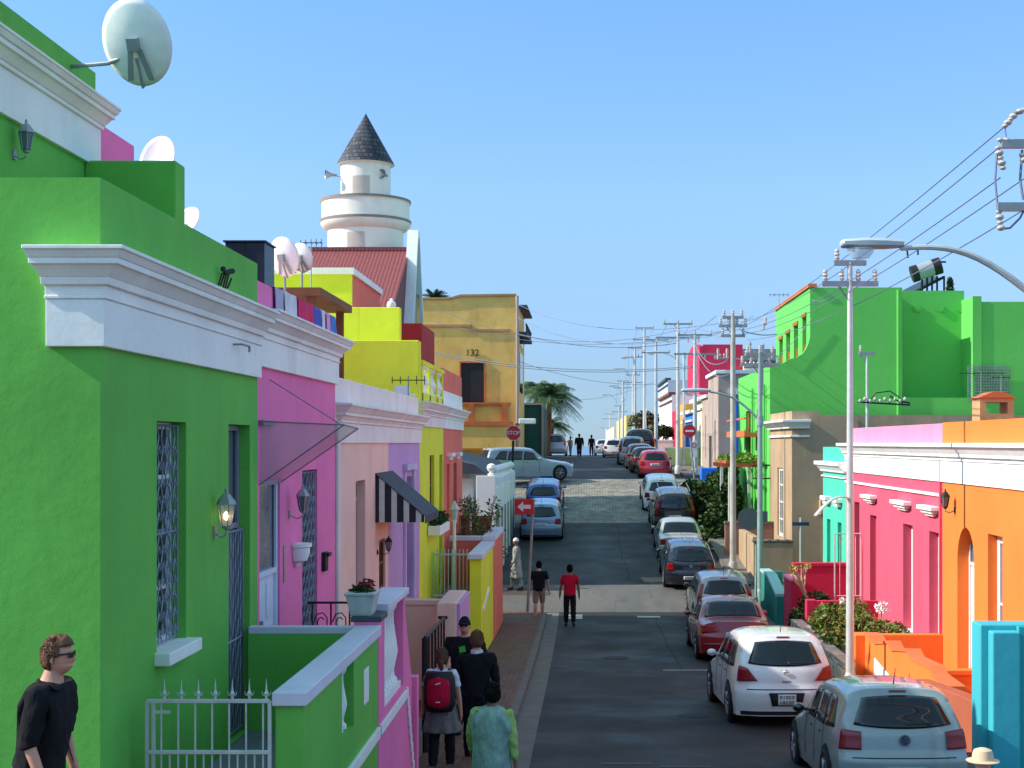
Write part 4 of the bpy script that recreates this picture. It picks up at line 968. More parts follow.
# ================================================================ RIGHT ROW
XR = 7.4
g = empty('row_house', (XR, 25, -4.5), label='orange house with an arched white doorway and a chimney on its roof', cat='house', group='row houses along the street')
K1 = [(26.55, 27.75, -4.75, -1.62, .3), (24.75, 25.65, -4.2, -1.66, .3), (21.6, 22.5, -4.2, -1.66, .3)]
mb = MB(); shell(mb, 1, XR, 19.6, 28.9, -8, .42, 13, K1, .3); mb.build('wall', M_orange, g, bevel=0)
RL = [(-.80, -.36, .04, .04), (-.36, -.33, .065, .065), (-.33, -.28, .05, .06), (-.28, -.22, .11, .12), (-.22, -.08, .12, .22), (-.08, -.001, .26, .26)]
mb = MB(); moulding(mb, 1, XR, 19.6, 28.898, RL); mb.build('cornice', M_white, g, bevel=.006)
# arched spandrel over the doorway
mb = MB(); n_ = 12; yc, rad = 27.15, .6; zt = -1.62
for s_ in (-1, 1):
    pts = [(yc+s_*.601, zt+.001), (yc, zt+.001)]+[(yc+s_*rad*math.sin(i/n_*math.pi/2), zt-.02-rad*1.1+rad*1.1*math.cos(i/n_*math.pi/2)) for i in range(n_+1)]
    mb.prism(pts, 'x', XR+.003, XR+.28)
mb.build('door_arch', M_orange, g)
M_whitedoor = flat('white_door', (226, 224, 220), .5)
door(g, 1, XR, 26.55, 27.75, -4.75, -1.62, rec=.26, mat=M_whitedoor, fan=.75)
for h in K1[1:]: window(g, 1, XR, *h[:4], rec=.2, fm=M_whitedoor, bars=(0, 1), fw=.16, gm=M_glass_pale)
r = lantern(1, XR, 27.9, -1.28, .8, M_iron, M_glass_pale, 'black iron wall lantern on the orange house beside its arched door', arm=.2)
r = empty('roof_chimney', (8.6, 28, .4), label='small tan chimney with a tiled cap on the orange roof', cat='chimney')
x0_, x1_ = quad_u(980, 29.5), quad_u(1014, 29.5)
mb = MB(); mb.box(x0_, x1_, 29.5, 30.1, .3, .62); mb.box(x0_, x0_+.13, 29.5, 30.1, .62, .86); mb.box(x1_-.13, x1_, 29.5, 30.1, .62, .86); mb.box(x0_, x1_, 29.5, 30.1, .86, .95); mb.build('stack', plaster('tan_plaster', (206, 160, 106), .85), r)
mb = MB(); mb.prism([(x0_-.05, .951), (x1_+.05, .951), ((x0_+x1_)/2+.1, 1.08), ((x0_+x1_)/2-.1, 1.08)], 'y', 29.45, 30.15); mb.build('cap', M_terracotta, r)
g = empty('row_house', (XR, 34, -4.5), label='pink red house with pale pink parapet and white hoods over three tall openings', cat='house', group='row houses along the street')
XQ = XR-.003
K2 = [(29.15, 30.0, -4.3, -1.88, .3), (31.5, 32.45, -4.3, -1.86, .3), (35.4, 36.2, -4.6, -1.85, .25), (37.6, 38.3, -4.5, -1.6, .2)]
mb = MB(); shell(mb, 1, XQ, 28.904, 39.5, -8, -.3, 13, K2, .3); mb.build('wall', M_pinkred, g)
MB().box(XQ+.01, XQ+.4, 28.91, 39.49, -.299, .405).build('parapet', M_palepink, g, bevel=.01)
mb = MB(); moulding(mb, 1, XQ, 28.906, 39.5, RL, f=.7); mb.box(XQ-.05, XQ+.01, 29.0, 39.5, -1.11, -1.05); mb.build('cornice', M_white, g, bevel=.006)
mb = MB()
for (a, b) in ((29.1, 30.35), (31.6, 33.0), (35.3, 36.55)):
    fbox(mb, 1, XQ, a, b, 0, .2, -1.42, -1.33); fbox(mb, 1, XQ, a+.15, b-.15, 0, .14, -1.49, -1.42); fbox(mb, 1, XQ, a+.3, b-.3, 0, .08, -1.55, -1.49)
mb.build('window_hoods', M_white, g, bevel=.012)
for h in K2[:2]: window(g, 1, XQ, *h[:4], rec=.22, fm=M_whitedoor, fw=.12, gm=M_glass_pale, sill=.12)
window(g, 1, XQ, *K2[2][:4], rec=.18, fm=M_pinkred, gm=M_glass, bars=(0, 2)); door(g, 1, XQ, *K2[3][:4], rec=.15, mat=flat('dark_red_door', (110, 24, 44), .5), fan=.3)
mb = MB(); mb.tube([(XQ-.03, 28.98, -.35), (XQ-.03, 28.98, -4.6)], .025, 6); tag(mb.build('drainpipe', M_pinkred), 'thin pink pipe at the joint of the pink red and orange houses', 'drainpipe')
g = empty('row_house', (XR, 41, -4.5), label='teal green house with white cornice next to the taupe corner building', cat='house', group='row houses along the street')
XT = XR-.006
K3 = [(40.2, 40.8, -4.2, -2.3, .2), (42.0, 42.6, -4.2, -2.3, .2)]
mb = MB(); shell(mb, 1, XT, 39.504, 43.3, -8, -.12, 13, K3, .2); mb.build('wall', M_teal, g)
mb = MB(); moulding(mb, 1, XT, 39.51, 43.3, [(-1.02, -.98, .06, .06), (-.86, -.80, .08, .1), (-.80, -.66, .1, .22), (-.66, -.55, .25, .25)], f=1); mb.build('cornice', M_white, g, bevel=.008)
mb = MB()
for a in (40.05, 41.85): fbox(mb, 1, XT, a, a+.9, 0, .2, -1.72, -1.6); fbox(mb, 1, XT, a+.15, a+.75, 0, .14, -1.84, -1.72)
mb.build('window_hoods', M_white, g, bevel=.012)
for h in K3: window(g, 1, XT, *h[:4], rec=.15, fm=M_teal, gm=M_glass)

# turquoise wall at the corner
r = empty('porch_wall', (6.2, 18.9, -4.2), label='tall turquoise porch wall at the corner catching the sun', cat='porch wall', group='porch walls')
mb = MB(); mb.box(5.3, 9, 18.72, 19.15, -5.6, -2.43); mb.box(5.40, 5.77, 18.5, 18.72, -5.6, -2.50); mb.build('wall_body', M_turq, r, bevel=.02)
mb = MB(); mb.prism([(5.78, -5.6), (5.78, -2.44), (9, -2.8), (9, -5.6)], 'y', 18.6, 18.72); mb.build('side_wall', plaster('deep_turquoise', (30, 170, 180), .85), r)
# orange porch: stepped outer wall, inner cross wall, brown end wall
r = empty('porch_wall', (5.9, 26, -4.7), label='orange stepped porch wall with white openings and a terracotta top', cat='porch wall', group='porch walls')
XA = 5.82; OP = [(22.2, -3.86), (23.3, -3.84), (23.5, -3.74), (24.9, -3.80), (25.2, -3.70), (26.5, -3.88), (26.8, -3.78), (28.0, -3.97), (28.3, -3.90), (29.0, -3.92)]
mb = MB(); mb.prism([(22.2, -5.7)]+[(a_, b_-.06) for a_, b_ in OP]+[(29.0, -5.7)], 'x', XA, XA+.22)
mb.box(XA+.22, XR, 28.86, 29.08, -5.7, -3.95); mb.box(XA-.2, XA+.1, 29.0, 29.5, -5.7, -3.98); mb.build('wall_body', M_orange, r, bevel=.015)
mb = MB(); mb.prism([(a_, b_-.058) for a_, b_ in OP]+[(a_, b_) for a_, b_ in OP[::-1]], 'x', XA-.02, XA+.24); mb.build('coping', M_terracotta, r)
mb = MB(); mb.prism([(28.0, -4.3), (28.0, -4.85), (26.7, -4.85), (26.7, -4.42)], 'x', XA-.02, XA+.0); mb.prism([(25.9, -4.33), (25.9, -4.8), (25.0, -4.8), (25.0, -4.47)], 'x', XA-.02, XA+.0); mb.build('white_panel', M_white, r)
cap_wall('porch_wall', 'lower orange cross wall below the arched doorway', 'porch wall', XA+.25, XR-.01, 26.2, 26.4, -5.6, -4.25, M_orange, M_orange, group='porch walls')
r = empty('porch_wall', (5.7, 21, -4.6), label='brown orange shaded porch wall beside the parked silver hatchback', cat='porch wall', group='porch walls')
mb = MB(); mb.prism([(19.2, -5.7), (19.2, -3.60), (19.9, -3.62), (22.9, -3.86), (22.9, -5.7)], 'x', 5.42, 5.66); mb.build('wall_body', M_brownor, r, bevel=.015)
struct(MB().box(XA+.23, XR-.01, 19.2, 28.85, -5.6, -4.72).build('porch_floor', M_conc_dark))
# stone planter with flowering shrub
r = empty('stone_planter', (5.5, 32, -4.9), label='rough stone planter wall along the pavement under the flowering shrub', cat='planter')
M_stone = bricks('rubble_stone', (196, 184, 160), (150, 138, 118), (100, 92, 80), .55, .28, .03, var=.3, bmp=1.2, swap=False)
def stonewall(x0, x1, y0, y1, z0, z1):
    mb = MB(); rq = random.Random(5); y = y0
    while y < y1-.05:
        l = min(rq.uniform(.28, .6), y1-y); z = z0
        while z < z1-.02:
            h = min(rq.uniform(.16, .3), z1-z); j = rq.uniform(-.03, .03); mb.box(x0+j, x1, y+.012, y+l-.012, z+.01, z+h-.01); z += h
        y += l
    return mb
stonewall(5.2, 5.48, 28.2, 35.2, -5.4, -4.42).build('stone_wall', flat('pale_stone', (186, 174, 150), .9, var=.3, scale=4), r, bevel=.03)
MB().box(5.24, 5.47, 28.22, 35.18, -5.5, -4.45).build('mortar', M_conc_dark, r); MB().box(5.48, 7.0, 29.6, 35.18, -5.5, -4.5).build('soil', flat('soil', (60, 45, 34), .95), r)
r = empty('flowering_shrub', (6.2, 32.8, -4.2), label='flowering shrub with small red flowers in the stone planter', cat='shrub')
mb = MB(); mf = MB(); ms = MB()
for (c, rad, n) in (((5.75, 32.6, -4.15), (.5, .8, .42), 1500), ((6.1, 31.6, -4.1), (.5, .8, .40), 1300), ((6.6, 30.6, -4.15), (.5, .7, .30), 700), ((5.6, 31.4, -4.45), (.3, .9, .3), 900), ((6.3, 32.8, -4.0), (.4, .5, .38), 500)):
    leafballs(mb, c, rad, n, .07, rn, shell_=.35)
    leafballs(mf, c, (rad[0]*1.06, rad[1]*1.06, rad[2]*1.06), 60, .04, rn, shell_=.8)
for i in range(14): x, y = rn.uniform(5.7, 6.5), rn.uniform(30.4, 33); ms.tube([(x, y, -4.7), (x+rn.uniform(-.3,.3), y+rn.uniform(-.3,.3), -3.85)], .02, 4, .008)
mb.build('leaves', foliage('shrub_leaves', (62, 84, 34), (128, 136, 58), 2.5), r, normals=False); mf.build('blossoms', foliage('red_flowers', (190, 50, 50), (210, 110, 90), 12), r, normals=False); ms.build('stem', M_wood, r)
for i, (x, y, z) in enumerate(((5.95, 32.3, -3.63), (6.72, 31.6, -3.72))):
    r = empty('white_flower_cluster', (x, y, z), label=('small white bloom above the left of the flowering shrub', 'larger bunch of white blooms against the pink red wall')[i], cat='flowers', group='white blooms')
    mb = MB(); leafballs(mb, (0, 0, 0), (.07+.09*i, .07+.09*i, .08+.08*i), 40+50*i, .05, rn); mb.build('petals', foliage('white_petals', (230, 228, 224), (250, 248, 244), 9), r, local=True, normals=False)
    MB().tube([(0, 0, 0), (-.02, 0, -.4)], .01, 4).build('stem', M_leafdk, r, local=True)
# magenta red porch walls
cap_wall('porch_wall', 'tall crimson cross wall behind the bare frangipani', 'porch wall', 5.86, XR-.01, 39.1, 39.35, -6, -3.35, M_crimson, M_crimson, group='porch walls')
r = empty('porch_wall', (5.8, 37, -5), label='lower crimson porch wall with a pale cap beside the dark green bush', cat='porch wall', group='porch walls')
mb = MB(); mb.box(5.62, 5.86, 38.0, 39.34, -6, -3.75); mb.box(5.6, 5.84, 35.2, 35.5, -6, -3.95); mb.box(5.84, 7.39, 35.2, 35.4, -6, -3.97); mb.build('wall_body', M_crimson, r, bevel=.015)
mb = MB(); mb.box(5.58, 5.9, 37.97, 39.3, -3.749, -3.68); mb.build('coping', M_palepink, r, bevel=.01)
# bare frangipani
r = empty('frangipani', (6.05, 37.2, -4.9), label='bare pale-branched frangipani in front of the crimson wall', cat='small tree')
mb = MB(); tips = []
def branch(p, d, l, rad, dep):
    q = p+d*l; mb.tube([p, (p+q)/2+Vector((rn.uniform(-.02,.02), 0, 0)), q], rad, 6, rad*.75)
    if dep == 0: tips.append(q); return
    for k_ in range(3 if dep > 1 else 2):
        a = rn.uniform(0, math.tau); nd = (d+Vector((math.cos(a)*.75, math.sin(a)*.5, .25))).normalized(); branch(q, nd, l*.72, rad*.72, dep-1)
branch(Vector((6.05, 37.2, -5.1)), Vector((0, 0, 1)), .75, .05, 3)
mb.build('branches', flat('pale_bark', (190, 176, 140), .8), r)
mb = MB()
for t_ in tips: leafballs(mb, t_, (.06, .06, .06), 8, .05, rn)
mb.build('foliage', foliage('bud_yellow', (150, 130, 50), (180, 150, 70), 6), r, normals=False)  # small yellow buds at the branch tips
for (c, rad, n, lab) in (((6.15, 37.3, -4.25), (.45, .4, .3), 500, 'low green plant at the foot of the frangipani'), ((5.55, 36.3, -4.75), (.25, .7, .5), 800, 'dark green bush hugging the pavement side of the pink red wall')):
    o = MB(); leafballs(o, c, rad, n, .07, rn, shell_=.3); tag(o.build('garden_bush', M_leafdk, normals=False), lab, 'bush', 'bushes in the porches')
r = empty('teal_stair_wall', (5.5, 41.5, -5), label='teal sloping stair wall with pale top in front of the teal house', cat='porch wall')
mb = MB(); mb.prism([(39.6, -6), (39.6, -4.35), (41.6, -3.95), (43.2, -3.95), (43.2, -6)], 'x', 5.45, 5.68); mb.box(5.68, 6.1, 43.0, 43.2, -6, -3.95); mb.build('wall_body', plaster('deep_teal', (34, 130, 118), .85), r)
mb = MB(); mb.prism([(39.6, -4.349), (41.6, -3.949), (43.2, -3.949), (43.2, -3.87), (41.55, -3.87), (39.6, -4.27)], 'x', 5.42, 5.72); mb.build('coping', flat('pale_teal', (150, 190, 186), .8), r)
r = empty('security_screen', (XQ-.6, 36.8, -3), label='white metal security screen door beside the pink red house', cat='screen door')
mb = MB()
for (x, y) in ((XQ-.75, 37.1), (XQ-.05, 37.1)): mb.tube([(x, y, -4.9), (x, y, -2.4)], .02, 5)
for z in (-4.6, -4.05, -2.4): mb.tube([(XQ-.75, 37.1, z), (XQ-.05, 37.1, z)], .018, 5)
for x in (XQ-.62, XQ-.4, XQ-.2): mb.tube([(x, 37.1, -4.05), (x, 37.1, -2.4)], .01, 4)
mb.tube([(XQ-.6+.08*math.cos(t*.8), 37.1, -2.6+.08*math.sin(t*.8)) for t in range(9)], .008, 4); mb.build('screen_bars', M_gatewhite, r)

# ---- taupe corner building beyond the cross street
g = empty('corner_building', (7.8, 50, -4), label='taupe corner building with white cornice and long rear wall', cat='building')
mb = MB(); shell(mb, 1, 7.13, 48.0, 53.6, -8, 1.1, .93, [(50.2, 51.6, -3.4, -.9, .2)], .2); mb.build('tower_wall', M_taupe, g)
mb = MB(); mb.box(8.05, 20, 49.0, 53.6, -8, .98); mb.box(8.055, 20, 48.7, 49.0, -8, -1.9+1.0) if False else None; mb.build('wall', M_taupe, g)
mb = MB(); moulding(mb, 1, 7.13, 48.0, 53.6, [(.20, .27, .08, .08), (.50, .58, .12, .14), (.58, .72, .16, .34), (.72, .80, .38, .38)], back=.6, n=1); mb.build('cornice', M_white, g, bevel=.01)
window(g, 1, 7.13, 50.2, 51.6, -3.4, -.9, rec=.1, fm=M_white, bars=(2, 3), fw=.1)
tag(MB().box(8.05, 8.45, 47.7, 48.0, -2.45, -1.95).build('meter_box', M_taupe, bevel=.02), 'taupe electricity meter box on the shaded taupe wall', 'meter box')
tag(MB().tube([(8.25, 47.9, -2.45), (8.2, 47.9, -5.2)], .05, 6).build('conduit', M_greytaupe), 'pale conduit pipe running down from the meter box', 'pipe')
mb = MB(); mb.box(8.054, 9.4, 48.0, 49.0, -8, -.95+1.9); mb.build('wall_return', M_taupe, g)
r = empty('garden_wall', (6.4, 48, -4), label='rough-topped taupe garden wall in front of the corner building', cat='wall', group='garden walls')
mb = MB(); mb.box(5.75, 7.12, 47.55, 47.8, -6, -3.38); mb.box(5.75, 5.98, 47.8, 52.0, -6, -3.2); mb.build('wall_body', M_taupe, r, bevel=.02)
stonewall(0, 1, 0, 1, 0, .1) if False else None
mb = MB(); 
for i in range(9): mb.box(5.73+.155*i, 5.73+.155*i+.145, 47.52, 47.83, -3.379, -3.30+.02*(i % 2))
mb.build('coping', M_conc, r, bevel=.02)
cap_wall('garden_wall', 'brown red garden wall under the dark green hedge', 'wall', 5.3, 7.1, 52.6, 52.8, -6, -2.95, M_brownor if False else plaster('brown_plaster', (150, 112, 96), .9), M_conc, group='garden walls')

# ---- bright green building
g = empty('apartment_building', (10, 58, -4), label='tall bright green building with an orange-trimmed arcade balcony', cat='building')
gx = 8.72; zt = 6.0
mb = MB(); mb.box(gx+.001, 12.28, 54.0, 54.6, -8, zt); mb.box(gx+.6, 12.28, 54.6, 60, -8, zt-.002); mb.box(12.28, 15.1, 55.6, 60, 1.75, 6.05); mb.box(12.28, 30, 54.01, 60, -8, 1.75); mb.box(15.1, 30, 54.0, 60, 1.75, 5.45)
mb.box(14.98, 15.32, 53.95, 55.59, 1.76, 5.66)
pts = [(7.17, -8), (7.17, 2.95), (7.4, 2.95)]+[(7.4+1.3*t, 2.95+1.15*(t*t*(3-2*t))) for t in (.2, .4, .6, .8, 1.0)]+[(gx, 5.99), (gx, -8)]
pts = [(7.17, -8), (7.17, 2.98), (7.5, 3.0), (7.75, 3.12), (7.95, 3.24), (8.2, 3.30), (8.4, 3.42), (8.55, 3.6), (8.66, 3.85), (gx, 4.1), (gx, -8)]
mb.prism(pts, 'y', 54.003, 54.3); mb.build('wall', M_bright, g)
# street fronts with openings
mb = MB(); A_ = [(54.9, 55.9, 3.1, 5.0), (57.0, 58.2, 3.1, 4.85), (59.2, 60.4, 3.1, 4.7), (61.4, 62.5, 3.1, 4.6)]
facade(mb, 1, gx, 54.0, 63.6, -8, 6.0, A_, .35); mb.add([(gx, 63.6, -8), (14, 63.6, -8), (14, 63.6, 6), (gx, 63.6, 6)], [(0,1,2,3)]); mb.add([(gx, 60, 6.0), (14, 60, 6.0), (14, 63.6, 6.0), (gx, 63.6, 6.0)], [(0,1,2,3)]); mb.build('upper_storey', M_bright, g)
mb = MB()
for a in A_:
    fbox(mb, 1, gx, a[0]+.01, a[1]-.01, -.33, -.3, a[2], a[3]); fbox(mb, 1, gx, a[0]-.06, a[1]+.06, -.01, .05, a[3]-.02, a[3]+.12); fbox(mb, 1, gx, a[0]+.01, a[0]+.12, -.3, -.02, a[2], a[3]-.02)
    for i in range(5): mb.tube([(gx+.1, a[0]+.15+.2*i, a[2]), (gx+.1, a[0]+.15+.2*i, a[2]+.8)], .05, 6)
mb.build('arcade_trim', plaster('orange_wood', (176, 96, 34), .7), g)
mb = MB(); mb.box(gx-.08, gx+.25, 53.9, 63.7, 6.001, 6.14); mb.build('coping', M_terracotta, g)
gl = 7.17; B_ = [(56.2, 58.0, -.6, 1.4), (60.2, 62.0, -.6, 1.4), (56.2, 57.4, -4.0, -1.7), (60.5, 61.6, -4.0, -1.7)]
mb = MB(); facade(mb, 1, gl, 54.3, 65.0, -8, 2.98, B_, .3); mb.add([(gl, 54.3, 2.98), (gx, 54.3, 2.98), (gx, 65, 2.98), (gl, 65, 2.98)], [(0,1,2,3)]); mb.add([(gl, 65, -8), (14, 65, -8), (14, 65, 2.98), (gl, 65, 2.98)], [(0,1,2,3)]); mb.build('lower_storey', M_bright, g)
for b_ in B_[:2]: window(g, 1, gl, *b_, rec=.15, fm=M_terracotta, bars=(1, 1))
for b_ in B_[2:]: door(g, 1, gl, *b_, rec=.15, mat=M_wood, fan=.3)
mb = MB()
for (y0_, y1_) in ((55.6, 58.5), (59.8, 62.6)):
    mb.box(gl-.8, gl, y0_, y1_, .25, .42); mb.box(gl-.8, gl-.7, y0_, y1_, .42, .5)
    mb.box(gl-.8, gl-.72, y0_, y1_, .95, 1.02)
mb.build('balcony', M_terracotta, g)
for y in (55.0, 58.9): tag(MB().tube([(gl-.1, y, 2.3), (gl-.1, y, -3.6)], .06, 6).build('drainpipe', M_bright), 'bright green drainpipe on the lower green front %s the pergola' % ('near' if y > 57 else 'in front of'), 'drainpipe')
r = empty('pergola', (6.6, 57, -3), label='timber pergola with white posts and creeper in front of the bright green building', cat='pergola')
mb = MB()
for (x, y) in ((5.75, 55.2), (5.75, 58.5), (6.9, 55.2), (6.9, 58.5)): mb.box(x-.06, x+.06, y-.06, y+.06, -4.2, -.95)
mb.build('posts', M_white, r)
mb = MB()
for y in (55.2, 56.3, 57.4, 58.5): mb.box(5.4, 7.15, y-.05, y+.05, -.95, -.8)
for x in (5.6, 6.9): mb.box(x-.05, x+.05, 54.7, 59, -.8, -.68)
mb.build('beams', M_brownor, r)
mb = MB(); leafballs(mb, (6.3, 56.8, -.65), (.9, 2.0, .22), 900, .1, rn, shell_=.2); mb.build('creeper', foliage('creeper', (84, 120, 36), (120, 150, 50)), r, normals=False)
# black-framed box sign
r = empty('hanging_sign', (6.9, 49.0, -1.0), label='thin black empty bracket frame on the taupe tower corner', cat='bracket')
mb = MB(); mb.tube([(7.1, 53.4, -.85), (6.45, 53.4, -.85), (6.45, 53.4, -1.35), (7.1, 53.4, -1.35)], .03, 5); mb.tube([(6.75, 53.4, -.85), (6.75, 53.4, -1.35)], .02, 5); mb.build('bracket_frame', M_iron, r)
# solar water heater
r = empty('solar_water_heater', (12.9, 57, 6.05), label='solar water heater with a black and white tank on the green roof', cat='water heater')
Yh = 57.0; P_ = lambda u, v, dy=0: PX(u, v, Yh+dy)
mb = MB(); c = Vector(P_(926, 270)); d = Vector((.93, -.1, .30)).normalized()
def cyl(m_, a, b, r_, mat, nm): a, b, r_ = a*.8, b*.8, r_*.78; MB().tube([c+d*a, c+d*b], r_, 24).build(nm, mat, r, smooth=True)
cyl(0, -.75, .75, .42, flat('tank_grey', (150, 156, 160), .5), 'tank'); cyl(0, -.76, -.42, .44, M_iron, 'tank_end'); cyl(0, .36, .77, .44, M_iron, 'tank_end')
mb = MB()
for q in ((918, 255, 918, 246), (908, 258, 907, 248), (940, 262, 946, 262)): mb.tube([P_(q[0], q[1]), P_(q[2], q[3])], .04, 5)
for u in (922, 927, 932, 937, 944): mb.tube([P_(u, 276), P_(u, 302)], .045, 5)
mb.tube([P_(900, 300), P_(944, 277)], .06, 5); mb.build('stand', M_iron, r)
mb = MB(); a, b = Vector(P_(899, 300)), Vector(P_(940, 279)); mb.add([a, b, b+Vector((0, 1.2, .25)), a+Vector((0, 1.2, .25))], [(0,1,2,3)]); mb.build('collector_panel', M_navy, r, solid=.1)
# conifer on roof edge, roof antennas
r = empty('conifer', (15.0, 66, 4.0), label='small dark conifer tip poking over the green roof', cat='tree')
mb = MB(); cx_, cz_ = PX(950, 296, 66)[0], PX(950, 303, 66)[2]
MB().tube([(cx_, 66, gz(66)), (cx_, 66, cz_+.9)], .2, 6, .05).build('trunk', M_wood, r)
for i in range(9): leafballs(mb, (cx_, 66, cz_-.4+.18*i), (.42*(1-i/11), .42*(1-i/11), .2), 130, .09, rn, shell_=.1)
mb.build('crown', M_leafdk, r, normals=False)
antenna(PX(779, 0, 62)[0], 62, 6.0, 6.62, 'tiny television antenna above the orange coping of the green building', .8, 5)
antenna(PX(981, 0, 50)[0], 50.0, .98, 2.55, 'television antenna above the tan chimney beside the taller aerial', 1.5, 7)
antenna(PX(1001, 0, 51)[0], 51.0, .98, 2.45, 'television antenna to the east of the tan chimney', .6, 4)

# ---- far right row
g = empty('row_house', (8, 66.5, -2), label='narrow bright blue house between the green and grey taupe buildings', cat='house', group='row houses along the street')
MB().box(7.14, 14, 65.1, 68, -5, 2.1).build('wall', M_blue, g)
MB().box(7.05, 7.14, 65.9, 67.0, -3.2, -.9).build('door', M_wood, g)
g = empty('row_house', (8, 79, -2), label='grey taupe building with slit windows and a stepped white coping', cat='house', group='row houses along the street')
K4 = [(75.4, 76.2, -1.6, 1.2, .15), (77.8, 79.6, -1.9, .4, .2), (81.5, 82.0, -.9, 1.6, .1)]
mb = MB(); shell(mb, 1, 7.1, 74.0, 84, -5, 2.6, 7, K4, .2); mb.box(7.101, 14, 74.01, 80, 2.6, 3.66); mb.build('wall', M_greytaupe, g)
mb = MB(); mb.box(6.95, 14, 73.85, 80.1, 3.661, 3.85); mb.box(6.95, 7.3, 80.1, 84.1, 2.601, 2.78); mb.box(7.6, 14, 73.82, 73.99, 2.55, 2.85); mb.build('coping', M_white, g, bevel=.02)
mb = MB(); mb.box(7.75, 14, 73.9, 73.99, 1.15, 2.3) ; mb.build('rear_panel', M_slate, g)
window(g, 1, 7.1, *K4[0][:4], rec=.1, bars=(0, 2)); door(g, 1, 7.1, *K4[1][:4], rec=.12, mat=M_slate, fan=.3); window(g, 1, 7.1, *K4[2][:4], rec=.08, bars=(0, 1))
def simple(y0, y1, x, zt, mat, lab, cop=None, nwin=2, depth=8, zb=-4, wz=(-.9, 1.0), nm='row_house'):
    g = empty(nm, (x+1, (y0+y1)/2, -2), label=lab, cat='house', group='row houses along the street')
    hs_ = []; L_ = (y1-y0)/(nwin+.0) if nwin else 1
    for i in range(nwin): c_ = y0+L_*(i+.5); hs_.append((c_-.5, c_+.5, wz[0], min(wz[1], zt-.8), .15))
    mb = MB(); shell(mb, 1, x, y0, y1, zb, zt, depth, hs_, .15); mb.build('wall', mat, g)
    for h in hs_: window(g, 1, x, *h[:4], rec=.1, bars=(0, 1))
    if cop: mb = MB(); mb.box(x-.25, x+.3, y0+.02, y1-.02, zt+.002, zt+.22); mb.box(x-.12, x+.001, y0+.02, y1-.02, zt-.55, zt-.42); mb.build('cornice', cop, g)
    return g
simple(84.1, 91, 7.1, 2.55, M_cream, 'cream house with slit windows just past the grey taupe building', M_white)
simple(91.1, 101, 7.1, 1.95, M_blue, 'sky blue house with white cornice behind the no entry sign', M_white, 3)
simple(101.1, 106, 7.1, 2.8, plaster('amber_plaster', (250, 170, 20), .85), 'amber house squeezed between the blue and crimson fronts', None, 1)
simple(106.1, 113, 7.1, 2.5, M_crimson, 'small crimson house beside the amber house', None, 2)
simple(113.1, 131, 7.1, 3.9, M_white, 'long white house with a brown roof edge past the crimson house', M_wood, 4)
g = simple(120, 134, 9.9, 7.4, M_crimson, 'tall crimson building with a rounded gable above the rooftops', None, 0, zb=-3, nm='apartment_building', depth=3.7)
mb = MB(); pts = [(120, 7.401), (120, 8.3)]+[(120+14*t, 8.3+.55*math.sin(math.pi*t)) for t in (.1, .3, .5, .7, .9)]+[(134, 8.2), (134, 7.401)]
mb.prism(pts, 'x', 9.9, 10.2); mb.box(10.2, 13.6, 120.02, 120.3, 7.401, 8.45); mb.build('gable', M_crimson, g)
mb = MB()
for i in range(4): mb.box(9.88, 9.92, 121.5+3*i, 122.3+3*i, 2, 5.2)
mb.build('slit_windows', plaster('pale_crimson', (226, 90, 120), .8), g)
simple(140, 158, 8.4, 6.3, plaster('pale_blue_white', (200, 214, 226), .85), 'pale blue white upper storey behind the utility poles', M_slate, 3, zb=-6)
simple(160, 182, 7.3, 3.0, M_greytaupe, 'tan house with a ragged tree in front far up the street', M_white, 3, zb=-8)
simple(186, 225, 7.3, 3.6, plaster('far_green', (70, 104, 66), .85), 'dark green house near the end of the street', None, 2, zb=-12, wz=(-2, 1))
simple(232, 300, 7.0, 4.6, plaster('far_yellow', (232, 200, 120), .85), 'pale yellow house at the far end of the street', None, 3, zb=-18, wz=(-2, 1))
simple(310, 420, 6.6, 3.6, M_mosque, 'whitish far house beyond the crest of the road', None, 3, zb=-26, wz=(-2, 1))
cap_wall('garden_wall', 'pale lime garden wall behind the no entry sign', 'wall', 5.0, 7.09, 86.0, 86.3, -4, -.25, M_limewall, M_white, group='garden walls')
cap_wall('garden_wall', 'short white garden wall left of the pale lime wall', 'wall', 5.35, 6.9, 108, 108.3, -3, .25, M_white, M_white, group='garden walls')
tag(MB().box(5.77, 6.65, 69.0, 69.6, -2.4, -1.22).build('skip_bin', M_blue, bevel=.05), 'bright blue bin behind the dark hedge', 'bin')
g = empty('added_shade_block', (-14, 78, -2), label='unseen block added behind the mosque to shade the road past the cobbles', cat='building')  # unseen block, added so its shadow falls past the lit cobbles
MB().box(-16.3, -12, 70.6, 79.3, -5, 9.0).build('wall', M_mosque, g); MB().box(-16.4, -11.9, 70.5, 79.4, 9.001, 9.15).build('roof', M_slate, g)

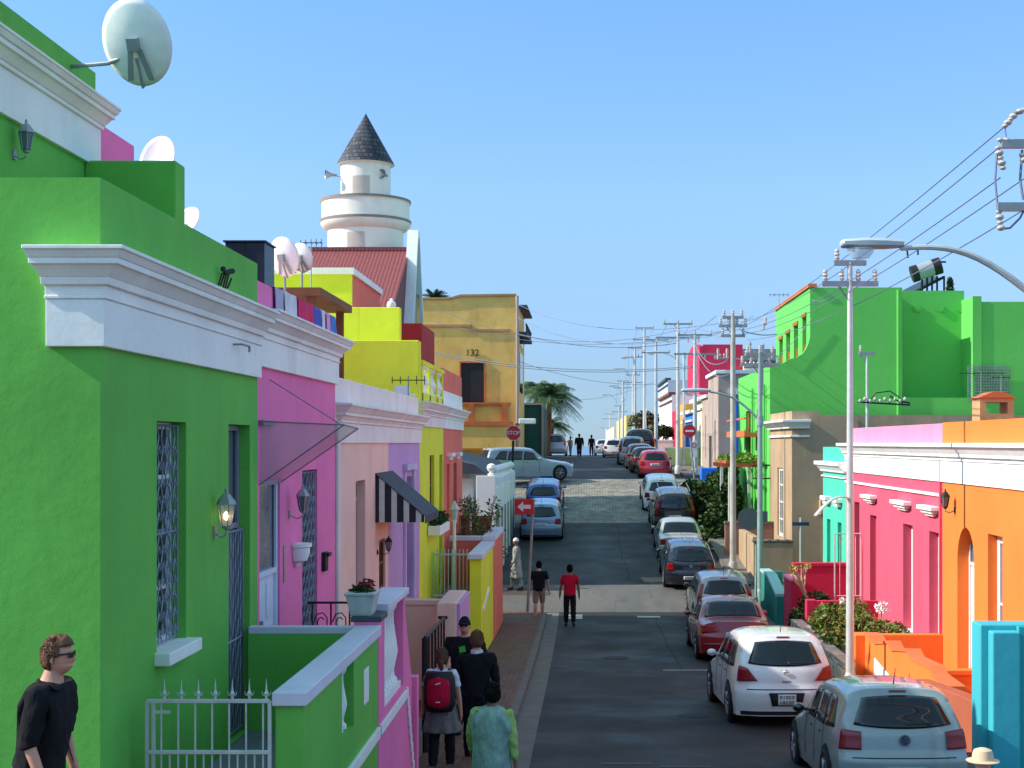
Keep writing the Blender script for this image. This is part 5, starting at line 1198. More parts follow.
g = empty('hillside_building', (16, 122, -1), label='long grey roofed building beside the tall crimson one, behind the pole racks', cat='building')
MB().box(13.62, 24, 119, 130, -3, 6.6).build('wall', M_cream, g); MB().prism([(118.6, 6.601), (130.4, 6.601), (130.4, 7.0), (126, 8.2), (122, 8.2), (118.6, 7.0)], 'x', 13.62, 24.3).build('roof', M_slate, g)
for i, (u_, v_) in enumerate(((917, 308), (940, 308), (960, 308))):
    a = PX(u_, v_, 55.6); tag(MB().lathe(a[0], 55.6, a[2], [(.16, -.06), (.14, .0)], 14, 'y').build('wall_vent', M_bright, smooth=True), ('first', 'middle', 'last')[i]+' of three round vents on the recessed green wall, counting from the tank', 'vent', 'round wall vents')
a, b = PX(968, 400, 53.9), PX(1010, 366, 53.9)
r = empty('mesh_screen', ((a[0]+b[0])/2, 53.9, a[2]), label='pale mesh screen against the green wall above the tan chimney', cat='screen')
mb = MB()
for i in range(17): x = a[0]+(b[0]-a[0])*i/16; mb.box(x-.012, x+.012, 53.9, 53.92, a[2], b[2])
for i in range(13): z = a[2]+(b[2]-a[2])*i/12; mb.box(a[0], b[0], 53.88, 53.899, z-.012, z+.012)
mb.build('mesh', M_galv, r)
tag(MB().tube([(12.1, 53.93, 5.9), (12.1, 53.93, 1.0)], .055, 8).build('drainpipe', M_bright, smooth=True), 'green painted downpipe on the tall green wall beside its recess', 'drainpipe')
# ================================================================ plants
rn = random.Random(23)
r = empty('hedge_bush', (6, 60, -3.5), label='big dark green hedge overhanging the parked cars beside the pergola', cat='bush')
mb = MB(); ms = MB()
for (u, v, y, rx, ry, rz, n) in ((705, 502, 60, .95, 1.6, .95, 2600), (722, 485, 62, .75, 1.2, .7, 1500), (693, 492, 63, .6, 1.2, .6, 1300), (718, 515, 58, .8, 1.2, .8, 1700), (730, 500, 58, .55, 1.2, .8, 1300), (728, 470, 62.5, .5, 1.0, .55, 900), (712, 528, 57, .7, 1.0, .7, 1000)):
    leafballs(mb, PX(u, v, y), (rx, ry, rz), n, .12, rn, shell_=.45)
for i in range(10):
    a = PX(rn.uniform(705, 728), 0, 59.5+rn.uniform(-1, 2)); ms.tube([(a[0]+.2, a[1], gz(a[1])), (a[0], a[1], -2.6), (a[0]+rn.uniform(-.5,.5), a[1], -1.9)], .07, 6, .03)
ms.build('trunk', M_wood, r); mb.build('leaves', foliage('hedge_leaf', (20, 44, 16), (66, 92, 32), 1.2), r, normals=False)
# palm
def palm(x, y, zc, r_, n, lab, seed, droop=1.0):
    rq = random.Random(seed); t = empty('palm_tree', (x, y, gz(y)), label=lab, cat='palm tree', group='palms')
    MB().tube([(x-.3, y, gz(y)), (x-.1, y, zc*.4), (x, y, zc)], .28, 10, .2).build('trunk', M_wood, t, smooth=True)
    mb = MB()
    for i in range(n):
        a = math.tau*i/n+rq.uniform(-.1, .1); el_ = rq.uniform(-.35, 1.35); L = r_*rq.uniform(.85, 1.1); pts = []
        for k_ in range(9):
            q = k_/8; h = L*q*math.cos(el_*(1-.2*q)); pts.append(Vector((x+math.cos(a)*h, y+math.sin(a)*h, zc+L*q*math.sin(el_)-droop*L*.75*q*q)))
        mb.tube(pts, .035, 4, .008)
        for k_ in range(1, 26):
            q = k_/26*8; i0 = min(7, int(q)); p = pts[i0].lerp(pts[i0+1], q-i0); d = (pts[i0+1]-pts[i0]).normalized(); sd = d.cross(Vector((0, 0, 1))).normalized()
            ll = L*.26*math.sin(math.pi*min(1, .15+.85*k_/26))**.6
            for s_ in (-1, 1):
                e = p+(sd*s_*.75+d*.5).normalized()*ll+Vector((0, 0, -ll*.55*rq.uniform(.6, 1.4))); mb.add([p-d*.03, p+d*.03, e], [(0,1,2)])
    mb.build('crown', foliage('palm_leaf', (50, 80, 50), (96, 118, 70), .8), t, normals=False); return t
px, _, pz = PX(550, 397, 116); palm(px, 116, pz, 2.8, 84, 'bushy palm tree against the sky beside the dark green block', 4, .8)
px, _, pz = PX(536, 392, 122); palm(px, 122, pz, 2.3, 46, 'darker palm standing behind the bushy palm', 6, .8)
px, _, pz = PX(552, 425, 119); palm(px, 119, pz, 1.9, 34, 'small low palm under the bushy palm', 9, .9)
# treetops behind the yellow building
r = empty('palm_tree', (-12.5, 106, 0), label='dark spiky treetop showing over the left end of the ochre roof', cat='palm tree', group='palms')
x_, _, zc_ = PX(434, 298, 110); bpy.data.objects.remove(r)
palm(x_, 110, zc_, 1.3, 36, 'dark spiky palm top showing over the left end of the ochre roof', 12, .5)
def tree(x, y, zc, rad, n, size, lab, mat, seed, trunk_r=.15, bare=False):
    rq = random.Random(seed); t = empty('tree', (x, y, gz(y)), label=lab, cat='tree', group='trees up the street')
    mb = MB(); tips = []
    def br(p, d, l, r_, dep):
        q = p+d*l; mb.tube([p, q], r_, 6, r_*.7)
        if dep == 0: tips.append(q); return
        for _ in range(3):
            nd = (d+Vector((rq.uniform(-.8,.8), rq.uniform(-.8,.8), rq.uniform(0,.4)))).normalized(); br(q, nd, l*.72, r_*.65, dep-1)
    br(Vector((x, y, gz(y))), Vector((0, 0, 1)), (zc-gz(y))*.55, trunk_r, 4 if bare else 3)
    mb.build('trunk', flat('grey_bark', (120, 104, 84), .9), t)
    cb = MB()
    for q in tips: leafballs(cb, q, (rad[0]*.4, rad[1]*.4, rad[2]*.4), n//len(tips), size, rq, shell_=.2)
    cb.build('crown', mat, t, normals=False)
M_olive = foliage('olive_leaf', (60, 62, 38), (120, 108, 70), .7)
x_, _, z_2 = PX(647, 432, 140); tree(x_, 140, z_2, (2.2, 2.2, 1.6), 900, .22, 'ragged half bare tree in front of the tan house', M_olive, 3, .22, True)
x_, _, z_2 = PX(662, 440, 111); tree(x_, 111, z_2+.2, (1.2, 1.6, 1.0), 1400, .16, 'low dark tree above the short white garden wall', M_leafdk, 5, .12)
x_, _, z_2 = PX(655, 437, 118); tree(x_, 118, z_2, (1.4, 1.6, 1.0), 1100, .16, 'low spreading grey green tree among the utility poles', M_olive, 8, .12)

# ================================================================ poles and wires
M_pole = flat('pole_silver_paint', (196, 198, 196), .45, .15, var=.12, scale=3); M_polewood = flat('weathered_wood_pole', (176, 170, 160), .85, var=.25, scale=2)
M_ins = flat('porcelain', (190, 180, 172), .35); M_wire = flat('wire', (116, 128, 144), .6); M_poledark = flat('pole_green_grey', (146, 162, 156), .5, .2, var=.1)
POLE = {}; M_headgrey = flat('lamp_head_grey', (178, 186, 190), .5, .1); M_lampglass = seethru('lamp_bowl', (215, 228, 228), .45, .1)
def crossarm(mb, mi, x, y, z, w, n, down=False):
    mb.box(x-w/2, x+w/2, y-.045, y+.045, z-.05, z+.05)
    for i in range(n):
        px_ = x-w/2+.06+(w-.12)*i/max(1, n-1); s_ = -1 if down else 1
        mi.lathe(px_, y, z+s_*.05, [(.03, 0), (.055, s_*.05), (.03, s_*.08), (.06, s_*.11), (.035, s_*.15), (.05, s_*.18), (.02, s_*.23)], 8)
def pole(u, vtop, y, lab, r0=.11, r1=.07, mat=None, arms=(), lamp=None, nm='utility_pole', group='utility poles and street lamps along the street', cat='pole', cable=False, zbase=None):
    x, _, zt_ = PX(u, vtop, y); zb = gz(y) if zbase is None else zbase
    r = empty(nm, (x, y, zb), label=lab, cat=cat, group=group)
    mb = MB(); mb.tube([(x, y, zb-.3), (x, y, zt_)], r0, 12, r1); mb.lathe(x, y, zb, [(r0*1.35, 0), (r0*1.35, .35), (r0, .45)], 12); mb.build('shaft', mat or M_pole, r, smooth=True)
    if arms:
        mb = MB(); mi = MB()
        for (dz, w, n) in arms: crossarm(mb, mi, x, y, zt_+dz, abs(w), n, w < 0)
        mb.tube([(x-.25, y, zt_+arms[0][0]), (x, y, zt_+arms[0][0]-.35)], .02, 5)
        mb.build('crossarm', M_galv, r); mi.build('insulators', M_ins, r, smooth=True)
    if lamp:
        (ul, vl), attach, ln, wd = lamp          # head centre
        hx, _, hz = PX(ul, vl, y); az = (V0-attach)/F*y
        mb = MB(); pts = []
        e = Vector((hx+ln*.45, y, hz)); a = Vector((x, y, az))
        for i in range(13):
            t = i/12; pts.append(a.lerp(e, t)+Vector((0, 0, (e-a).length*.13*math.sin(math.pi*t))))
        mb.tube(pts, .04 if y > 20 else .045, 8, .028); mb.lathe(x, y, az-.15, [(r0*1.15, 0), (r0*1.15, .3)], 12); mb.build('lamp_arm', mat or M_pole, r, smooth=True)
        mb = MB(); L = ln; 
        sect = [(-.5, .5, .0), (-.46, .9, .5), (-.1, 1, 1), (.2, .85, .95), (.5, .4, .5)]
        vs = []
        for (t, ww, hh) in sect:
            for k_ in range(8):
                an = math.tau*k_/8+math.pi/8; vs.append((hx+t*L, y+math.cos(an)*wd*.5*ww, hz+.05+math.sin(an)*.075*(.5+.5*hh)*(1 if math.sin(an) > 0 else .8)))
        mb.add(vs, [(i*8+j, i*8+(j+1) % 8, (i+1)*8+(j+1) % 8, (i+1)*8+j) for i in range(len(sect)-1) for j in range(8)]+[tuple(range(8)), tuple(32+j for j in range(8))])
        mb.build('lamp_head', M_headgrey, r, smooth=50)
        mb = MB(); mb.lathe(hx-L*.18, y, hz-.0, [(.02, -.13), (L*.14, -.11), (L*.2, -.05), (L*.22, .0)], 16); mb.v = [(p[0], y+(p[1]-y)*min(1, wd/(L*.44)), p[2]) for p in mb.v]; mb.build('lamp_glass', M_lampglass, r, smooth=True)
    POLE[lab] = (x, y, zt_); return r
# near lamp whose pole stands at the right edge, with the high-voltage crossarms
pole(1034, 60, 16, 'street lamp reaching in from the right edge with a long curved arm', .085, .06, lamp=((872, 248.5), 296, .72, .26), nm='street_lamp', cat='street lamp')
r = empty('utility_pole', (PX(1052, 0, 15.2)[0], 15.2, gz(15.2)), label='high utility pole at the right edge carrying strain insulators on two crossarms', cat='pole', group='utility poles and street lamps along the street')
x_, yk = PX(1052, 0, 15.2)[0], 15.2
MB().tube([(x_, yk, gz(yk)), (x_, yk, 4.3)], .12, 12, .08).build('shaft', M_polewood, r, smooth=True)
mb = MB(); mi = MB(); mc = MB()
for (v, ua) in ((144, 1001), (207, 997)):
    a = PX(ua, v, yk); mb.box(a[0], x_+.6, yk-.04, yk+.04, a[2]-.045, a[2]+.045)
def strain(u0_, v0_, u1_, v1_, n=5):
    for i in range(n):
        t = i/(n-1); p = PX(u0_+(u1_-u0_)*t, v0_+(v1_-v0_)*t, yk); mi.ball(p, .035+.012*(i % 2), 6, .7)
strain(998, 148, 1003, 168); strain(999, 212, 1001, 228, 4); strain(1005, 126, 1016, 113, 5); strain(1016, 113, 1024, 110, 3); strain(1000, 140, 1012, 141, 3); strain(1022, 155, 1024, 160, 2)
mc.tube([PX(997, 148, yk), PX(995, 180, yk), PX(998, 212, yk)], .013, 5); mc.tube([PX(1002, 229, yk), PX(1010, 228, yk), PX(1020, 218, yk), PX(1026, 206, yk)], .013, 5); mc.tube([PX(1022, 150, yk), PX(1020, 180, yk), PX(1023, 200, yk)], .016, 5); mc.tube([PX(1005, 128, yk), PX(1006, 138, yk)], .01, 4)
mb.build('crossarm', M_galv, r); mi.build('insulators', M_ins, r, smooth=True); mc.build('jumper_cables', M_wire, r)
pole(850, 262, 27, 'silver tapering pole on the right pavement with stacked insulator crossarms at its tip', .085, .05, arms=((-.42, 1.08, 4), (-.02, .62, 1)))
# old lamp arm half way up the silver pole
r = empty('pole_lamp', (PX(850, 508, 27)[0], 27, -1.2), label='pale curved lamp arm fixed half way up the silver tapering pole', cat='lamp')
mb = MB(); n_ = 10; a = PX(849, 501, 26.9); b = PX(815, 516, 26.5)
def larm(u, v):
    p = Vector(a).lerp(Vector(b), u); h = .17*math.sin(math.pi*min(1, .1+.9*u))
    w_ = .09+.03*u; return (p.x, p.y+(v-.5)*w_*2, p.z+h)
mb.grid(larm, 12, 3); mb.build('arm', M_pole, r, smooth=60, solid=.03)
pole(733, 316, 49.5, 'weathered wooden utility pole bristling with insulators next to the brown red wall', .115, .085, M_polewood, arms=((-.35, 1.0, 4), (-.05, .75, 3), (-.7, .85, 3)), lamp=None)
pole(760, 352, 44.5, 'metal pole in front of the taupe corner with a green lower part and street lamp', .10, .07, M_poledark, arms=((-.40, 1.25, 5), (-.08, .9, 3)), lamp=((696, 392), 421, .95, .3))
pole(867, 352, 47.0, 'short thin pole with a small T top before the green wall', .06, .04, arms=((-.05, .55, 1), ))
pole(756, 545, 43.2, 'short thin grey post by the teal stair wall', .05, .03, M_poledark, zbase=gz(43.2)) 
pole(678, 324, 77, 'silver utility pole in front of the blue house with downward insulators', .14, .08, arms=((-.0, 1.6, 3), (-.75, -2.4, 5)))
pole(695, 335, 73.6, 'silver utility pole carrying the curved lamp beside the no entry sign', .14, .08, arms=((-.0, 1.8, 3), (-1.0, -2.2, 5)), lamp=None)
pole(656, 340, 100, 'slim utility pole with a lamp arm near the short white wall', .15, .09, arms=((-.0, 1.5, 2), (-.9, 2.0, 3)), lamp=None)
pole(684, 352, 86, 'street lamp pole behind the blue house pole with an arm over the road', .10, .07, lamp=((655, 353), 368, 1.1, .3), nm='street_lamp', cat='street lamp')
pole(644.5, 328, 120, 'tall pole topped with double crossarms left of the slim lamp pole', .17, .1, arms=((-.0, 1.6, 2), (-1.0, 2.0, 4)))
pole(635, 348, 140, 'tall pole with a small double crossarm in the middle of the far pole row', .17, .1, arms=((-.0, 1.4, 2), (-.9, 2.2, 4)), lamp=((627, 358), 373, 1.3, .4))
pole(633, 375, 165, 'far pole with clustered insulators just behind the middle of the row', .17, .12, arms=((-.0, 1.6, 2), (-.9, 2.2, 4)), lamp=((619, 369), 385, 1.4, .4))
pole(623, 381, 185, 'far pole with two short crossarms and a lamp towards the crest', .17, .12, arms=((-.0, 1.6, 2), (-.9, 2.4, 3)), lamp=((613, 386), 400, 1.5, .4))
pole(619.5, 406, 220, 'far small pole near the crest of the street', .17, .12, arms=((-.0, 1.6, 2), (-.9, 2.4, 3)), lamp=((606, 395), 408, 1.6, .4), zbase=-9)
pole(610, 414, 260, 'second to last small pole down beyond the crest', .17, .12, arms=((-.0, 2.0, 2), (-.9, 3.0, 3)), zbase=-12)
pole(606, 428, 320, 'tiny last pole beyond the crest of the street', .18, .14, arms=((-.0, 2.4, 2), ), lamp=((597, 426), 436, 2.0, .5), zbase=-17)
pole(513.5, 300, 92, 'thin pipe mast at the corner of the yellow building', .05, .04) if False else None
# service box cluster by the green wall: pole-top fuse frame
r = empty('service_bracket', PX(868, 402, 46.5), label='wire cluster and fuse bracket on the short thin pole before the green wall', cat='bracket')
mb = MB(); mi = MB(); yq = 46.9
mb.tube([PX(858, 402, yq), PX(910, 405, yq)], .03, 5)
for i in range(10): p = PX(860+5*i, 401-2*(i % 2), yq); mi.ball(p, .06, 5, 1.2)
mb.tube([PX(868, 402, yq), PX(876, 393, yq), PX(890, 391, yq), PX(899, 397, yq), PX(903, 405, yq)], .02, 5); mb.tube([PX(890, 396, yq), PX(898, 401, yq), PX(910, 403, yq)], .03, 5)
mb.build('bracket_arm', M_darkmetal, r); mi.build('insulators', M_ins, r, smooth=True)
# insulator frame left of the wooden pole (mounted on its crossarms)
r = empty('insulator_rack', PX(745, 365, 50.5), label='rack of small insulators and cables strung between the wooden pole and the green building', cat='insulator rack')
mb = MB(); mi = MB(); yq = 50.5
for (u0_, u1_, v) in ((744, 774, 367), (718, 728, 359), (744, 757, 356)):
    mb.tube([PX(u0_, v, yq), PX(u1_, v-1, yq)], .05, 5)
    for i in range(int((u1_-u0_)/4)): mi.lathe(*PX(u0_+2+4*i, v, yq), [(.03, 0), (.045, .07), (.025, .1), (.05, .14), (.02, .2)], 7)
for (u, v) in ((718, 354), (727, 354), (750, 347), (763, 349), (772, 353)): mi.lathe(*PX(u, v, yq), [(.04, -.2), (.06, -.08), (.03, 0), (.06, .08), (.03, .2)], 7); 
mb.tube([PX(762, 395, yq), PX(762, 345, yq)], .06, 6); mb.tube([PX(733, 358, 49.5), PX(744, 360, yq), PX(778, 356, 54)], .03, 4)
mb.build('rack_arm', M_galv, r); mi.build('insulators', M_ins, r, smooth=True)
def wire(a, b, sag, lab, r_=.011, n=22):
    a, b = Vector(a), Vector(b); pts = [a.lerp(b, i/n)-Vector((0, 0, sag*4*(i/n)*(1-i/n))) for i in range(n+1)]
    return tag(MB().tube(pts, r_, 4, caps=False).build('overhead_wire', M_wire), lab, 'wire', 'overhead wires')
wp = PX(733, 322, 49.5); k15 = 15.2
# five lines climbing to the right edge
for i, ((u, v), (uu, vv), d, nm_) in enumerate((((716, 338), (1003, 128), 60, 'highest'), ((741, 322), (996, 150), 49.5, 'second highest'), ((738, 330), (1000, 178), 49.5, 'third'), ((743, 334), (1028, 176), 49.5, 'fourth'), ((747, 340), (1040, 200), 49.5, 'lowest'))):
    wire(PX(u, v, d), PX(uu, vv, k15), .35, nm_ + ' of the five overhead wires climbing to the right edge of the sky', .0095)
# lines across the street to the yellow building and the poles
for i, (a, b, sag, lab) in enumerate((((PX(515, 303, 84)), PX(728, 322, 49.5), .8, 'uppermost wire from the yellow building across to the wooden pole'),
    (PX(515, 316, 84), PX(728, 330, 49.5), 1.0, 'second wire crossing the street from the yellow building'),
    (PX(430, 305, 83), PX(678, 330, 77), 1.3, 'wire running along the ochre facade towards the blue house pole'),
    (PX(430, 320, 83.2), PX(678, 338, 77), .8, 'faint wire crossing midway between the yellow building and the poles'),
    (PX(427, 350, 83), PX(695, 366, 73.6), .6, 'thick dark cable crossing the street just above the window of the yellow building'),
    (PX(427, 352, 83.1), PX(695, 367.5, 73.6), .62, 'cable hanging right under the thick dark cable'),
    (PX(515, 360, 84), PX(656, 384, 100), .5, 'thin wire sloping down from the yellow corner to the slim lamp pole'),
    (PX(543, 398, 100), PX(656, 381, 100), .6, 'thin wire rising from the palm to the slim lamp pole'),
    (PX(515, 333, 84), PX(678, 343, 77), .5, 'thin wire a little above the thick dark cable'))):
    wire(a, b, sag, lab, .022 if 'thick' in lab else .013)
def PL(k): return next(v for q, v in POLE.items() if k in q)
ch = ['wooden utility pole', 'blue house with downward', 'slim utility pole', 'tall pole topped', 'middle of the far pole', 'clustered insulators', 'two short crossarms', 'near the crest of']
nm_ = ['wooden pole and the blue house pole', 'blue house pole and the slim lamp pole', 'slim lamp pole and the tall double-armed pole', 'tall double-armed pole and the next', 'middle poles of the far row', 'clustered insulator pole and its far neighbour', 'last poles before the crest']
for i in range(len(ch)-1):
    a, b = PL(ch[i]), PL(ch[i+1])
    for j, dx in enumerate((-.6, .1, .7)):
        wire((a[0]+dx, a[1], a[2]-.25*(j == 1)), (b[0]+dx, b[1], b[2]-.25*(j == 1)), .5, ('road side', 'middle', 'house side')[j]+' wire strung between the '+nm_[i], .012)
wire(PX(695, 345, 73.6), PX(728, 360, 50.5), .5, 'drooping cable in front of the tall crimson building', .02)
wire(PX(697, 352, 73.6), PX(745, 360, 50.5), .9, 'lower drooping cable in front of the tall crimson building', .02)
wire(PX(741, 330, 49.5), PX(777, 334, 55), .1, 'short cable from the wooden pole to the orange trimmed arcade', .02)
wire(PX(812, 318, 53.9), PX(778, 356, 53.9), .1, 'loose wire running down the bright green upper wall', .014)
wire(PX(850, 275, 27), PX(812, 300, 27+6), .2, 'wire leaving the silver pole towards the green building', .008)
# shoes hanging on the line
r = empty('hanging_shoes', PX(764, 325, 45), label='pair of pale shoes dangling alone against the sky near the arcade', cat='shoes')
wire(PX(741, 318, 49.5), PX(812, 290, 40), .35, 'very thin wire carrying the dangling shoes', .004)
mb = MB()
for (du, dv) in ((0, 0), (2, -5)):
    p = PX(763.5+du, 326+dv, 45); mb.lathe(p[0], p[1], p[2], [(.02, -.14), (.045, -.1), (.04, 0), (.05, .1), (.02, .12)], 8)
mb.tube([PX(764.5, 318, 45), PX(763.5, 326, 45)], .008, 4); mb.tube([PX(764.5, 318, 45), PX(765.5, 321, 45)], .008, 4); mb.build('shoe', M_ins, r); bpy.data.objects['hanging_shoes'].location = PX(764, 325, 45)
o_ = [c for c in r.children][0]; o_.location = -Vector(PX(764, 325, 45))

# ================================================================ signs
M_signred = flat('sign_red', (196, 30, 40), .5, var=.08); M_signwhite = flat('sign_white', (225, 222, 216), .5); M_signgrey = flat('sign_back', (84, 92, 96), .6, .3); M_signblue = flat('sign_blue', (34, 52, 92), .5)
def post(x, y, zb, zt_, r_=.035, mat=None): return MB().tube([(x, y, zb), (x, y, zt_)], r_, 8)
# left arrow sign
x_, _, zc_ = PX(532, 507, 40.5); x0_ = x_
r = empty('arrow_sign', (x_, 40.5, gz(40.5)), label='red rectangular sign with a white left arrow on a leaning grey post', cat='sign')
MB().tube([PX(527.5, 612, 40.5), PX(533.5, 500, 40.5)], .04, 8).build('post', M_galv, r, smooth=True)
a, b = PX(514.5, 514.5, 40.44), PX(534, 499, 40.44)
MB().box(a[0], b[0], 40.43, 40.45, a[2], b[2]).build('sign_plate', M_signred, r, bevel=.01)
mb = MB(); sx, sz = (a[0]+b[0])/2, (a[2]+b[2])/2; pts = [(-.2, 0), (-.03, .15), (-.03, .055), (.19, .055), (.19, -.055), (-.03, -.055), (-.03, -.15)]
mb.prism([(sx+p[0], sz+p[1]) for p in pts], 'y', 40.422, 40.43); mb.build('arrow', M_signwhite, r)
# stop sign
r = empty('stop_sign', PX(513, 500, 62), label='round-edged red octagonal STOP sign by the finial wall', cat='sign')
c = Vector(PX(513.5, 433, 62)); mb = MB(); mb.tube([(c.x-.1, 62.05, gz(62)), (c.x, 62.05, c.z+.2)], .05, 8); mb.build('post', M_iron, r)
def octo(rad, y0_, y1_): return MB().prism([(c.x+rad*math.cos(R(22.5+45*i)), c.z+rad*math.sin(R(22.5+45*i))) for i in range(8)], 'y', y0_, y1_)
octo(.36, 61.98, 62.0).build('border', M_signwhite, r); octo(.335, 61.97, 61.981).build('sign_plate', M_signred, r)
mb = text_mesh('STOP', .24, .004); mb.xf(Matrix.Translation((c.x, 61.965, c.z)) @ STAND); mb.build('lettering', M_signwhite, r)
# no entry
c = Vector(PX(689.5, 431, 72.5)); r = empty('no_entry_sign', (c.x, 72.5, gz(72.5)), label='round red no entry sign with a white bar', cat='sign')
mb = MB(); mb.tube([(c.x+.25, 72.56, gz(72.5)), (c.x, 72.56, c.z+.2)], .05, 8); mb.build('post', M_galv, r)
MB().lathe(c.x, 72.5, c.z, [(.33, -.02), (.33, .0)], 28, 'y').build('sign_plate', M_signred, r); MB().box(c.x-.22, c.x+.22, 72.47, 72.479, c.z-.05, c.z+.05).build('bar', M_signwhite, r)
c = Vector(PX(694, 449, 73.2)); r = empty('parking_sign', (c.x, 73.2, c.z), label='small white sign with a red ring below the no entry sign', cat='sign')
MB().box(c.x-.17, c.x+.17, 73.2, 73.22, c.z-.42, c.z+.42).build('sign_plate', M_signwhite, r, bevel=.01)
mb = MB(); mb.tube([(c.x+.12*math.cos(i*.5236), 73.19, c.z+.2+.12*math.sin(i*.5236)) for i in range(13)], .02, 5); mb.build('red_ring', M_signred, r)
# back of a round sign, street name sign
c = Vector(PX(752, 519, 45)); r = empty('round_sign', (c.x, 45, gz(45)), label='grey back of a round road sign behind the green-based pole', cat='sign')
MB().lathe(c.x-.1, 45, c.z, [(.36, -.01), (.36, .01)], 28, 'y').build('sign_plate', M_signgrey, r); MB().tube([(c.x+.2, 45.04, gz(45)), (c.x+.2, 45.04, c.z+.3)], .04, 8).build('post', M_poledark, r)
MB().box(c.x+.1, c.x+.5, 44.98, 45.0, c.z-.1, c.z+.25).build('second_plate', M_signgrey, r)
c = Vector(PX(800.5, 524, 44.5)); r = empty('street_name_sign', (c.x, 44.5, gz(44.5)), label='narrow dark blue street name plate on a thin pale post by the taupe wall', cat='sign')
MB().box(c.x-.27, c.x+.27, 44.47, 44.49, c.z-.05, c.z+.06).build('sign_plate', M_signblue, r); MB().tube([(c.x, 44.5, gz(44.5)), (c.x, 44.5, c.z+.2)], .03, 8).build('post', M_pole, r)
# ================================================================ cars
M_tyre = flat('tyre_rubber', (26, 26, 28), .85); M_rim = flat('alloy_rim', (150, 152, 156), .35, .7); M_arch = flat('wheel_arch', (10, 10, 11), .9)
M_carglass = glass('car_glass', (16, 22, 26), .04); M_tail = flat('tail_light_red', (138, 6, 16), .25, coat=.3, var=.1, scale=20); M_clear = flat('lamp_clear', (205, 200, 196), .15, coat=1)
M_plate = flat('number_plate', (216, 214, 204), .5, var=.04); M_platechar = flat('plate_characters', (60, 62, 84), .6); M_blackplastic = flat('black_plastic', (22, 22, 24), .55)
M_headl = flat('headlight_glass', (200, 208, 214), .1, coat=1)
def ipol(tab, x):
    if x <= tab[0][0]: return tab[0][1]
    for i in range(len(tab)-1):
        if x <= tab[i+1][0]:
            t = (x-tab[i][0])/(tab[i+1][0]-tab[i][0]); t = t*t*(3-2*t)*.4+t*.6
            return tab[i][1]+(tab[i+1][1]-tab[i][1])*t
    return tab[-1][1]
KIND = {
 # rear profile: height fraction -> inset (m);  roof: length fraction -> height fraction; glass: rear window (z0,z1) fractions; side windows in (t0,t1)
 'hatch': dict(rear=[(0,.10),(.16,.06),(.30,0),(.40,.0),(.43,.045),(.60,.07),(.66,.11),(.80,.24),(.95,.42),(1,.50)],
      roof=[(0,.965),(.10,.99),(.25,1),(.42,.985),(.50,.955),(.68,.66),(.74,.62),(.92,.55),(1,.47)], rg=(.665,.905), wr=(.44, .80), sw=[(.06,.20),(.215,.39),(.405,.585)], tl='hi'),
 'suv': dict(rear=[(0,.10),(.16,.05),(.30,0),(.40,.0),(.43,.05),(.62,.06),(.80,.16),(.95,.24),(1,.30)],
      roof=[(0,.975),(.10,.995),(.3,1),(.48,.98),(.52,.96),(.68,.68),(.73,.65),(.93,.60),(1,.52)], rg=(.64,.91), wr=(.46,.82), sw=[(.05,.22),(.235,.41),(.425,.60)], tl='hi'),
 'sedan': dict(rear=[(0,.10),(.16,.05),(.30,0),(.42,.0),(.47,.04),(.66,.08),(.70,.12)],
      roof=[(0,.665),(.09,.69),(.145,.70),(.27,.93),(.35,.985),(.45,1),(.54,.965),(.70,.665),(.75,.63),(.93,.56),(1,.47)], rg=None, wr=(.42,.80), sw=[(.235,.30),(.315,.44),(.455,.62)], tl='lo'),
}
